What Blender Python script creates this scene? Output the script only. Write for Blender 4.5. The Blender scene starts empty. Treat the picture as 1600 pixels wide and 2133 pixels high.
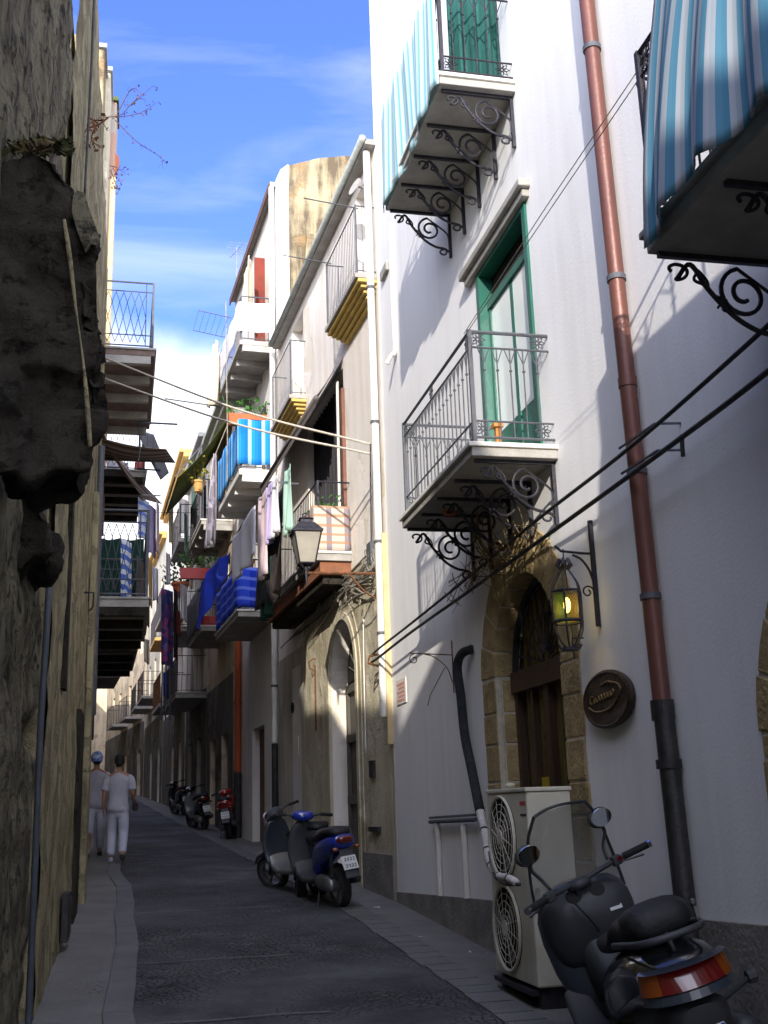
import bpy, bmesh, math, random
from mathutils import Vector, Matrix
random.seed(7)
D = bpy.data; SC = bpy.context.scene; COL = SC.collection
# ------------------------------------------------------------------ camera
FPX, PITCH, YAW, ROLL = 2300.0, math.radians(14.9), math.radians(13.0), math.radians(1.9)
R0 = Vector((math.cos(YAW), -math.sin(YAW), 0))
FW = Vector((math.sin(YAW)*math.cos(PITCH), math.cos(YAW)*math.cos(PITCH), math.sin(PITCH)))
U0 = R0.cross(FW)
RT = R0*math.cos(ROLL) - U0*math.sin(ROLL)
UP = U0*math.cos(ROLL) + R0*math.sin(ROLL)
CAM = Vector((0, 0, 1.6))
cd = D.cameras.new('camera'); cam = D.objects.new('camera', cd); COL.objects.link(cam)
cam.matrix_world = Matrix(((RT.x, UP.x, -FW.x, 0), (RT.y, UP.y, -FW.y, 0), (RT.z, UP.z, -FW.z, 1.6), (0, 0, 0, 1)))
cd.sensor_fit = 'VERTICAL'; cd.sensor_height = 36; cd.lens = FPX/2133*36; cd.clip_end = 5000; cd.clip_start = .05
SC.camera = cam
SC.view_settings.view_transform = 'Standard'; SC.view_settings.look = 'None'
SC.view_settings.exposure = 1.57
SC.cycles.max_bounces = 16; SC.cycles.diffuse_bounces = 10; SC.view_settings.gamma = 1; SC.view_settings.use_curve_mapping = False
# sun: light travels along SUND
SUND = Vector((.65, 2.15, -.84)).normalized()
sl = D.lights.new('sun', 'SUN'); so = D.objects.new('sun', sl); COL.objects.link(so)
sl.energy = 2.0; sl.angle = math.radians(.6); sl.color = (1, .93, .83)
so.rotation_euler = (-SUND).to_track_quat('Z', 'Y').to_euler(); so.location = (-6, -20, 30)
W = D.worlds.new('World'); SC.world = W; W.use_nodes = True
nt = W.node_tree; nt.nodes.clear()
def N(t, ty, **k):
    n = t.nodes.new(ty)
    for a, b in k.items():
        if a in n.bl_rna.properties.keys(): setattr(n, a, b)
        else: n.inputs[a].default_value = b
    return n
sky = N(nt, 'ShaderNodeTexSky', sky_type='NISHITA', sun_disc=False, sun_elevation=math.asin(-SUND.z),
        sun_rotation=math.atan2(-SUND.x, -SUND.y), air_density=1.0, dust_density=1.0, ozone_density=5.0)
tc = N(nt, 'ShaderNodeTexCoord'); mp = N(nt, 'ShaderNodeMapping')
mp.inputs['Scale'].default_value = (1.6, 1.2, 6.0); mp.inputs['Rotation'].default_value = (.0, .35, .5)
nz = N(nt, 'ShaderNodeTexNoise', Scale=1.5, Detail=7.0, Roughness=.55, Distortion=.6)
cr = N(nt, 'ShaderNodeValToRGB'); cr.color_ramp.elements[0].position = .47; cr.color_ramp.elements[1].position = .95
nt.links.new(tc.outputs['Generated'], mp.inputs['Vector']); nt.links.new(mp.outputs[0], nz.inputs['Vector']); nt.links.new(nz.outputs[0], cr.inputs[0])
# cumulus low over the end of the street
sep = N(nt, 'ShaderNodeSeparateXYZ'); nt.links.new(tc.outputs['Generated'], sep.inputs[0])
nz2 = N(nt, 'ShaderNodeTexNoise', Scale=5.0, Detail=6.0); nt.links.new(tc.outputs['Generated'], nz2.inputs['Vector'])
ad = N(nt, 'ShaderNodeMath', operation='MULTIPLY_ADD'); ad.inputs[1].default_value = .16; nt.links.new(nz2.outputs[0], ad.inputs[0]); nt.links.new(sep.outputs['Z'], ad.inputs[2])
mr = N(nt, 'ShaderNodeMapRange', interpolation_type='SMOOTHSTEP'); mr.inputs['From Min'].default_value = .53; mr.inputs['From Max'].default_value = .45
nt.links.new(ad.outputs[0], mr.inputs[0])
mx0 = N(nt, 'ShaderNodeMath', operation='MULTIPLY'); mx0.inputs[1].default_value = .5; nt.links.new(cr.outputs[0], mx0.inputs[0])
mx1 = N(nt, 'ShaderNodeMath', operation='MAXIMUM'); nt.links.new(mx0.outputs[0], mx1.inputs[0]); nt.links.new(mr.outputs[0], mx1.inputs[1])
mixc = N(nt, 'ShaderNodeMix', data_type='RGBA'); mixc.inputs[7].default_value = (4.2, 4.35, 4.6, 1)
tint = N(nt, 'ShaderNodeMix', data_type='RGBA', blend_type='MULTIPLY'); tint.inputs[0].default_value = 1; tint.inputs[7].default_value = (.645, .63, 1.08, 1)
nt.links.new(sky.outputs[0], tint.inputs[6])
nt.links.new(mx1.outputs[0], mixc.inputs[0]); nt.links.new(tint.outputs[2], mixc.inputs[6])
# unseen bright cloud bank added behind the viewer to lift the fill light
mb = N(nt, 'ShaderNodeMapRange', interpolation_type='SMOOTHSTEP'); mb.inputs['From Min'].default_value = .05; mb.inputs['From Max'].default_value = -.5; mb.inputs['To Max'].default_value = .85
nt.links.new(sep.outputs['Y'], mb.inputs[0])
mixd = N(nt, 'ShaderNodeMix', data_type='RGBA'); mixd.inputs[7].default_value = (8.8, 9.2, 10.8, 1)
nt.links.new(mb.outputs[0], mixd.inputs[0]); nt.links.new(mixc.outputs[2], mixd.inputs[6])
bg = N(nt, 'ShaderNodeBackground', Strength=.15); out = N(nt, 'ShaderNodeOutputWorld')
nt.links.new(mixd.outputs[2], bg.inputs[0]); nt.links.new(bg.outputs[0], out.inputs[0])

# ------------------------------------------------------------------ helpers
def ray(px, py): return RT*((px-800)/FPX) + UP*((1066.5-py)/FPX) + FW
def atY(px, py, Y): d = ray(px, py); return CAM + d*(Y/d.y)
def atX(px, py, X): d = ray(px, py); return CAM + d*(X/d.x)
def atZ(px, py, Z): d = ray(px, py); return CAM + d*((Z-1.6)/d.z)
SL = .043
def gz(y): return SL*y if y < 70 else SL*70
class Fac:
    "a facade line in plan; u runs along it away from the camera, n out into the street"
    def __init__(s, a, b, right=True):
        s.a = Vector((a[0], a[1], 0)); d = Vector((b[0]-a[0], b[1]-a[1], 0)); s.L = d.length; s.d = d.normalized()
        s.n = Vector((-s.d.y, s.d.x, 0)) if right else Vector((s.d.y, -s.d.x, 0))
        s.right = right
    def P(s, u, n, z): return s.a + s.d*u + s.n*n + Vector((0, 0, z))
    def uz(s, px, py, n=0.):
        d = ray(px, py); t = ((s.a+s.n*n-CAM).dot(s.n))/d.dot(s.n); p = CAM + d*t
        return (p-s.a).dot(s.d), p.z
def WM(o):
    m = o.matrix_basis.copy()
    while o.parent: o = o.parent; m = o.matrix_basis @ m
    return m
def tag(o, label=None, cat=None, group=None, kind=None):
    if label: o['label'] = label
    if cat: o['category'] = cat
    if group: o['group'] = group
    if kind: o['kind'] = kind
    return o
def thing(name, label, cat, loc, rz=0, group=None, rot=None):
    o = D.objects.new(name, None); COL.objects.link(o); o.location = loc
    o.rotation_euler = rot or (0, 0, rz); o.empty_display_size = .1
    return tag(o, label, cat, group)
class MB:
    def __init__(s, M=None): s.v = []; s.f = []; s.uv = []; s.M = M or Matrix()
    def add(s, vs, fs, uvs=None):
        b = len(s.v); s.v += [s.M @ Vector(v) for v in vs]
        for i, f in enumerate(fs):
            s.f.append([b+k for k in f]); s.uv.append(uvs[i] if uvs else [(0, 0)]*len(f))
        return s
    def box(s, a, b):
        x0, y0, z0 = a; x1, y1, z1 = b
        return s.add([(x0,y0,z0),(x1,y0,z0),(x1,y1,z0),(x0,y1,z0),(x0,y0,z1),(x1,y0,z1),(x1,y1,z1),(x0,y1,z1)],
                     [(0,3,2,1),(4,5,6,7),(0,1,5,4),(1,2,6,5),(2,3,7,6),(3,0,4,7)])
    def fbox(s, F, u0, u1, n0, n1, z0, z1):
        v = [F.P(u, n, z) for z in (z0, z1) for u, n in ((u0,n0),(u1,n0),(u1,n1),(u0,n1))]
        return s.add(v, [(0,3,2,1),(4,5,6,7),(0,1,5,4),(1,2,6,5),(2,3,7,6),(3,0,4,7)])
    def tube(s, pts, r, seg=6, closed=False, r2=None, cap=True):
        pts = [Vector(p) for p in pts]; n = len(pts); rings = []
        if n < 2: return s
        up = Vector((0, 0, 1)); base = len(s.v); pn = None; vs = []
        for i, p in enumerate(pts):
            if closed: t = pts[(i+1) % n]-pts[i-1]
            else: t = pts[min(i+1, n-1)]-pts[max(i-1, 0)]
            if t.length < 1e-9: t = Vector((0, 0, 1))
            t.normalize()
            if pn is None:
                pn = t.cross(up if abs(t.z) < .9 else Vector((1, 0, 0))).normalized()
            else:
                pn = (pn - t*pn.dot(t))
                pn = pn.normalized() if pn.length > 1e-6 else t.orthogonal().normalized()
            bn = t.cross(pn)
            rr = r if r2 is None else r+(r2-r)*i/(n-1)
            if callable(r): rr = r(i/(n-1))
            vs += [p + pn*(rr*math.cos(2*math.pi*k/seg)) + bn*(rr*math.sin(2*math.pi*k/seg)) for k in range(seg)]
        fs = []
        m = n if closed else n-1
        for i in range(m):
            a = i*seg; b = ((i+1) % n)*seg
            fs += [(a+k, a+(k+1) % seg, b+(k+1) % seg, b+k) for k in range(seg)]
        if not closed and cap: fs += [tuple(range(seg))[::-1], tuple((n-1)*seg+k for k in range(seg))]
        return s.add(vs, fs)
    def grid(s, fn, nu, nv):
        vs = [fn(i/nu, j/nv) for j in range(nv+1) for i in range(nu+1)]
        fs = []; uv = []
        for j in range(nv):
            for i in range(nu):
                a = j*(nu+1)+i; fs.append((a, a+1, a+nu+2, a+nu+1))
                uv.append([(i/nu, j/nv), ((i+1)/nu, j/nv), ((i+1)/nu, (j+1)/nv), (i/nu, (j+1)/nv)])
        return s.add(vs, fs, uv)
    def prism(s, poly, ext):
        "poly: list of 3d points, extruded by vector ext"
        n = len(poly); poly = [Vector(p) for p in poly]; ext = Vector(ext)
        return s.add(poly+[p+ext for p in poly], [tuple(range(n))[::-1], tuple(range(n, 2*n))]+[(i, (i+1) % n, n+(i+1) % n, n+i) for i in range(n)])
    def disc(s, c, ax, r, th, seg=24, r_in=0):
        c = Vector(c); ax = Vector(ax).normalized(); a = ax.orthogonal().normalized(); b = ax.cross(a)
        ring = [a*math.cos(2*math.pi*k/seg)+b*math.sin(2*math.pi*k/seg) for k in range(seg)]
        if not r_in: return s.prism([c+q*r-ax*th/2 for q in ring], ax*th)
        vs = []
        for rr, h in ((r, -1), (r, 1), (r_in, 1), (r_in, -1)): vs += [c+q*rr+ax*(h*th/2) for q in ring]
        fs = []
        for L in range(4):
            for k in range(seg): fs.append((L*seg+k, L*seg+(k+1) % seg, ((L+1) % 4)*seg+(k+1) % seg, ((L+1) % 4)*seg+k))
        return s.add(vs, fs)
    def sphere(s, c, r, seg=10, sc=(1, 1, 1)):
        c = Vector(c); vs = []; fs = []; h = seg//2
        for j in range(h+1):
            for i in range(seg):
                t = math.pi*j/h; p = 2*math.pi*i/seg
                vs.append(c+Vector((r*sc[0]*math.sin(t)*math.cos(p), r*sc[1]*math.sin(t)*math.sin(p), r*sc[2]*math.cos(t))))
        for j in range(h):
            for i in range(seg): fs.append((j*seg+i, j*seg+(i+1) % seg, (j+1)*seg+(i+1) % seg, (j+1)*seg+i))
        return s.add(vs, fs)
    def loft(s, rings, cap=True):
        n = len(rings[0]); vs = [p for r in rings for p in r]; fs = []
        for i in range(len(rings)-1):
            for k in range(n): fs.append((i*n+k, i*n+(k+1) % n, (i+1)*n+(k+1) % n, (i+1)*n+k))
        if cap: fs += [tuple(range(n))[::-1], tuple((len(rings)-1)*n+k for k in range(n))]
        return s.add(vs, fs)
    def build(s, name, mat, parent=None, origin=None, smooth=False, bevel=0, sub=0, solid=0, auto=None, label=None):
        me = D.meshes.new(name)
        o = D.objects.new(name, me); COL.objects.link(o)
        if parent is not None:
            o.parent = parent; inv = WM(parent).inverted()
        else:
            if origin is None:
                xs = [v for v in s.v]; origin = (sum(v.x for v in xs)/len(xs), sum(v.y for v in xs)/len(xs), min(v.z for v in xs))
            o.location = origin; inv = Matrix.Translation(Vector(origin)).inverted()
        me.from_pydata([tuple(inv @ v) for v in s.v], [], s.f)
        ul = me.uv_layers.new(name='UVMap')
        k = 0
        for pi, p in enumerate(me.polygons):
            for q in range(len(s.f[pi])): ul.data[p.loop_start+q].uv = s.uv[pi][q]
        bm = bmesh.new(); bm.from_mesh(me); bmesh.ops.recalc_face_normals(bm, faces=bm.faces); bm.to_mesh(me); bm.free()
        if smooth:
            for p in me.polygons: p.use_smooth = True
            if auto:
                me.set_sharp_from_angle(angle=math.radians(auto))
        if isinstance(mat, (list, tuple)):
            for m in mat: me.materials.append(m)
        elif mat: me.materials.append(mat)
        if solid:
            m = o.modifiers.new('thick', 'SOLIDIFY'); m.thickness = solid; m.offset = 0
        if bevel:
            m = o.modifiers.new('bevel', 'BEVEL'); m.width = bevel; m.segments = 2; m.limit_method = 'ANGLE'
        if sub:
            m = o.modifiers.new('sub', 'SUBSURF'); m.levels = sub; m.render_levels = sub
        if label: o['label'] = label
        return o
def copy_tree(o, parent=None):
    c = o.copy(); COL.objects.link(c); c.parent = parent
    for ch in [x for x in D.objects if x.parent == o and x is not c]: copy_tree(ch, c)
    return c
def lerp(a, b, t): return a+(b-a)*t
def catmull(pts, n=6):
    P = [Vector(p) for p in pts]; P = [P[0]*2-P[1]]+P+[P[-1]*2-P[-2]]; o = []
    for i in range(1, len(P)-2):
        for k in range(n):
            t = k/n; a, b, c, d = P[i-1:i+3]
            o.append(.5*((2*b)+(c-a)*t+(2*a-5*b+4*c-d)*t*t+(3*b-a-3*c+d)*t**3))
    return o+[P[-2]]
def jit(v, s): return Vector(v)+Vector((random.uniform(-s, s), random.uniform(-s, s), random.uniform(-s, s)))

# ------------------------------------------------------------------ materials
def base_mat(name, rough=.8, metal=0., spec=.3):
    m = D.materials.new(name); m.use_nodes = True; t = m.node_tree; b = t.nodes['Principled BSDF']
    b.inputs['Roughness'].default_value = rough; b.inputs['Metallic'].default_value = metal
    b.inputs['Specular IOR Level'].default_value = spec
    return m, t, b
def c4(c): return (*c, 1)
def pmat(name, c1, c2=None, scale=6., rough=.7, metal=0., bump=.0, bscale=40., spec=.3, stretch=(1, 1, 1), lo=.35, hi=.65, coat=0, detail=6.):
    "two tone noise with bump"
    m, t, b = base_mat(name, rough, metal, spec)
    c2 = c2 or tuple(x*.85 for x in c1)
    tc = N(t, 'ShaderNodeTexCoord'); mp = N(t, 'ShaderNodeMapping'); mp.inputs['Scale'].default_value = stretch
    t.links.new(tc.outputs['Object'], mp.inputs[0])
    nz = N(t, 'ShaderNodeTexNoise', Scale=scale, Detail=detail, Roughness=.6); t.links.new(mp.outputs[0], nz.inputs['Vector'])
    cr = N(t, 'ShaderNodeValToRGB'); e = cr.color_ramp.elements; e[0].position = lo; e[1].position = hi; e[0].color = c4(c1); e[1].color = c4(c2)
    t.links.new(nz.outputs[0], cr.inputs[0]); t.links.new(cr.outputs[0], b.inputs['Base Color'])
    if bump:
        n2 = N(t, 'ShaderNodeTexNoise', Scale=bscale, Detail=5.); t.links.new(tc.outputs['Object'], n2.inputs['Vector'])
        bp = N(t, 'ShaderNodeBump', Strength=bump, Distance=.02); t.links.new(n2.outputs[0], bp.inputs['Height']); t.links.new(bp.outputs[0], b.inputs['Normal'])
    if coat: b.inputs['Coat Weight'].default_value = coat; b.inputs['Coat Roughness'].default_value = .08
    return m
def plaster(name, c1, stain, amt=.5, bump=.25, patch=None, pscale=.8, plo=.55, phi=.6, big=.5):
    "painted render: faint mottling, vertical run-off stains, optional patches where the coat has come off"
    m, t, b = base_mat(name, .92, 0, .15)
    tc = N(t, 'ShaderNodeTexCoord')
    n1 = N(t, 'ShaderNodeTexNoise', Scale=big, Detail=8., Roughness=.62); t.links.new(tc.outputs['Object'], n1.inputs['Vector'])
    mp = N(t, 'ShaderNodeMapping'); mp.inputs['Scale'].default_value = (3.5, 3.5, .35); t.links.new(tc.outputs['Object'], mp.inputs[0])
    n2 = N(t, 'ShaderNodeTexNoise', Scale=1.3, Detail=7., Roughness=.65); t.links.new(mp.outputs[0], n2.inputs['Vector'])
    mu = N(t, 'ShaderNodeMath', operation='MULTIPLY'); t.links.new(n1.outputs[0], mu.inputs[0]); t.links.new(n2.outputs[0], mu.inputs[1])
    mr = N(t, 'ShaderNodeMapRange'); mr.inputs['From Min'].default_value = .2; mr.inputs['From Max'].default_value = .38; mr.inputs['To Max'].default_value = amt
    t.links.new(mu.outputs[0], mr.inputs[0])
    mix = N(t, 'ShaderNodeMix', data_type='RGBA'); mix.inputs[6].default_value = c4(c1); mix.inputs[7].default_value = c4(stain)
    t.links.new(mr.outputs[0], mix.inputs[0]); last = mix.outputs[2]
    n3 = N(t, 'ShaderNodeTexNoise', Scale=45., Detail=4.); t.links.new(tc.outputs['Object'], n3.inputs['Vector']); hgt = n3.outputs[0]
    if patch:
        n4 = N(t, 'ShaderNodeTexNoise', Scale=pscale, Detail=9., Roughness=.6, Distortion=.4); t.links.new(tc.outputs['Object'], n4.inputs['Vector'])
        r4 = N(t, 'ShaderNodeMapRange'); r4.inputs['From Min'].default_value = plo; r4.inputs['From Max'].default_value = phi; t.links.new(n4.outputs[0], r4.inputs[0])
        m2 = N(t, 'ShaderNodeMix', data_type='RGBA'); m2.inputs[7].default_value = c4(patch); t.links.new(last, m2.inputs[6]); t.links.new(r4.outputs[0], m2.inputs[0]); last = m2.outputs[2]
        s4 = N(t, 'ShaderNodeMath', operation='MULTIPLY_ADD'); s4.inputs[1].default_value = -1.2; t.links.new(r4.outputs[0], s4.inputs[0]); t.links.new(n3.outputs[0], s4.inputs[2]); hgt = s4.outputs[0]
    t.links.new(last, b.inputs['Base Color'])
    bp = N(t, 'ShaderNodeBump', Strength=bump, Distance=.02); t.links.new(hgt, bp.inputs['Height']); t.links.new(bp.outputs[0], b.inputs['Normal'])
    return m
def rubble(name, cols, scale=2.2, bump=.8, joint=(.05, .045, .04), jw=.03, jamt=.6):
    "old masonry: eroded, stained, with only faint broken joints"
    m, t, b = base_mat(name, .95, 0, .1)
    tc = N(t, 'ShaderNodeTexCoord'); mp = N(t, 'ShaderNodeMapping'); mp.inputs['Scale'].default_value = (1, 1, 2.1); t.links.new(tc.outputs['Object'], mp.inputs[0])
    dn = N(t, 'ShaderNodeTexNoise', Scale=2.5, Detail=8., Roughness=.7); t.links.new(tc.outputs['Object'], dn.inputs['Vector'])
    ma = N(t, 'ShaderNodeMix', data_type='VECTOR'); ma.inputs[0].default_value = .4; t.links.new(mp.outputs[0], ma.inputs[4]); t.links.new(dn.outputs[1], ma.inputs[5])
    vo = N(t, 'ShaderNodeTexVoronoi', feature='DISTANCE_TO_EDGE', Scale=scale); t.links.new(ma.outputs[1], vo.inputs['Vector'])
    ms = N(t, 'ShaderNodeMapping'); ms.inputs['Scale'].default_value = (1.3, 1.3, .55); t.links.new(tc.outputs['Object'], ms.inputs[0])
    nz = N(t, 'ShaderNodeTexNoise', Scale=2.1, Detail=12., Roughness=.72); t.links.new(ms.outputs[0], nz.inputs['Vector'])
    cr = N(t, 'ShaderNodeValToRGB'); e = cr.color_ramp.elements
    e[0].position = .34; e[0].color = c4(cols[0]); e[1].position = .68; e[1].color = c4(cols[-1])
    for i, c in enumerate(cols[1:-1]): x = cr.color_ramp.elements.new(.34+.34*(i+1)/(len(cols)-1)); x.color = c4(c)
    t.links.new(nz.outputs[0], cr.inputs[0])
    pn = N(t, 'ShaderNodeTexNoise', Scale=9., Detail=8., Roughness=.7); t.links.new(tc.outputs['Object'], pn.inputs['Vector'])
    pr = N(t, 'ShaderNodeMapRange'); pr.inputs['From Min'].default_value = .34; pr.inputs['From Max'].default_value = .44; t.links.new(pn.outputs[0], pr.inputs[0])
    jr = N(t, 'ShaderNodeMapRange'); jr.inputs['From Max'].default_value = jw; jr.inputs['To Min'].default_value = 1-jamt; t.links.new(vo.outputs[0], jr.inputs[0])
    mn = N(t, 'ShaderNodeMath', operation='MULTIPLY'); t.links.new(jr.outputs[0], mn.inputs[0]); t.links.new(pr.outputs[0], mn.inputs[1])
    mj = N(t, 'ShaderNodeMix', data_type='RGBA'); mj.inputs[6].default_value = c4(joint); t.links.new(mn.outputs[0], mj.inputs[0]); t.links.new(cr.outputs[0], mj.inputs[7])
    t.links.new(mj.outputs[2], b.inputs['Base Color'])
    n3 = N(t, 'ShaderNodeTexNoise', Scale=14., Detail=8., Roughness=.75); t.links.new(tc.outputs['Object'], n3.inputs['Vector'])
    s4 = N(t, 'ShaderNodeMath', operation='ADD'); t.links.new(mn.outputs[0], s4.inputs[0]); t.links.new(n3.outputs[0], s4.inputs[1])
    bp = N(t, 'ShaderNodeBump', Strength=bump, Distance=.05); t.links.new(s4.outputs[0], bp.inputs['Height']); t.links.new(bp.outputs[0], b.inputs['Normal'])
    return m
def stripes(name, cols, n, axis=0, rough=.9, soft=False, spec=.1, transl=.0):
    "n repeats of the colour list across the cloth (UV)"
    m, t, b = base_mat(name, rough, 0, spec)
    uv = N(t, 'ShaderNodeUVMap', uv_map='UVMap'); se = N(t, 'ShaderNodeSeparateXYZ'); t.links.new(uv.outputs[0], se.inputs[0])
    mu = N(t, 'ShaderNodeMath', operation='MULTIPLY'); mu.inputs[1].default_value = n; t.links.new(se.outputs[axis], mu.inputs[0])
    fr = N(t, 'ShaderNodeMath', operation='FRACT'); t.links.new(mu.outputs[0], fr.inputs[0])
    cr = N(t, 'ShaderNodeValToRGB'); cr.color_ramp.interpolation = 'EASE' if soft else 'CONSTANT'
    e = cr.color_ramp.elements; e[0].color = c4(cols[0]); e[0].position = 0; e[1].color = c4(cols[1]); e[1].position = 1/len(cols)
    for i in range(2, len(cols)): x = cr.color_ramp.elements.new(i/len(cols)); x.color = c4(cols[i])
    t.links.new(fr.outputs[0], cr.inputs[0]); t.links.new(cr.outputs[0], b.inputs['Base Color'])
    if transl:
        tr = N(t, 'ShaderNodeBsdfTranslucent'); t.links.new(cr.outputs[0], tr.inputs[0]); ms = N(t, 'ShaderNodeMixShader'); ms.inputs[0].default_value = transl
        o = t.nodes['Material Output']; t.links.new(b.outputs[0], ms.inputs[1]); t.links.new(tr.outputs[0], ms.inputs[2]); t.links.new(ms.outputs[0], o.inputs[0])
    return m
def checks(name, base, l1, l2, nu, nv):
    m, t, b = base_mat(name, .9, 0, .1)
    uv = N(t, 'ShaderNodeUVMap', uv_map='UVMap'); se = N(t, 'ShaderNodeSeparateXYZ'); t.links.new(uv.outputs[0], se.inputs[0])
    last = None; col = None
    prev = base
    mixes = []
    for ax, n, c in ((0, nu, l1), (1, nv, l2)):
        mu = N(t, 'ShaderNodeMath', operation='MULTIPLY'); mu.inputs[1].default_value = n; t.links.new(se.outputs[ax], mu.inputs[0])
        fr = N(t, 'ShaderNodeMath', operation='FRACT'); t.links.new(mu.outputs[0], fr.inputs[0])
        gt = N(t, 'ShaderNodeMath', operation='LESS_THAN'); gt.inputs[1].default_value = .3; t.links.new(fr.outputs[0], gt.inputs[0])
        mm = N(t, 'ShaderNodeMath', operation='MULTIPLY'); mm.inputs[1].default_value = .75; t.links.new(gt.outputs[0], mm.inputs[0])
        mx = N(t, 'ShaderNodeMix', data_type='RGBA'); t.links.new(mm.outputs[0], mx.inputs[0]); mx.inputs[7].default_value = c4(c)
        if last is None: mx.inputs[6].default_value = c4(base)
        else: t.links.new(last, mx.inputs[6])
        last = mx.outputs[2]
    t.links.new(last, b.inputs['Base Color']); return m
def glass(name, col=(.8, .85, .85), rough=.05, alpha=.25, transp=True):
    m, t, b = base_mat(name, rough, 0, .6); b.inputs['Base Color'].default_value = c4(col)
    if transp: b.inputs['Alpha'].default_value = alpha
    return m
def emit(name, col, s):
    m, t, b = base_mat(name, .5); b.inputs['Base Color'].default_value = c4(col); b.inputs['Emission Color'].default_value = c4(col); b.inputs['Emission Strength'].default_value = s
    return m
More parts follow.
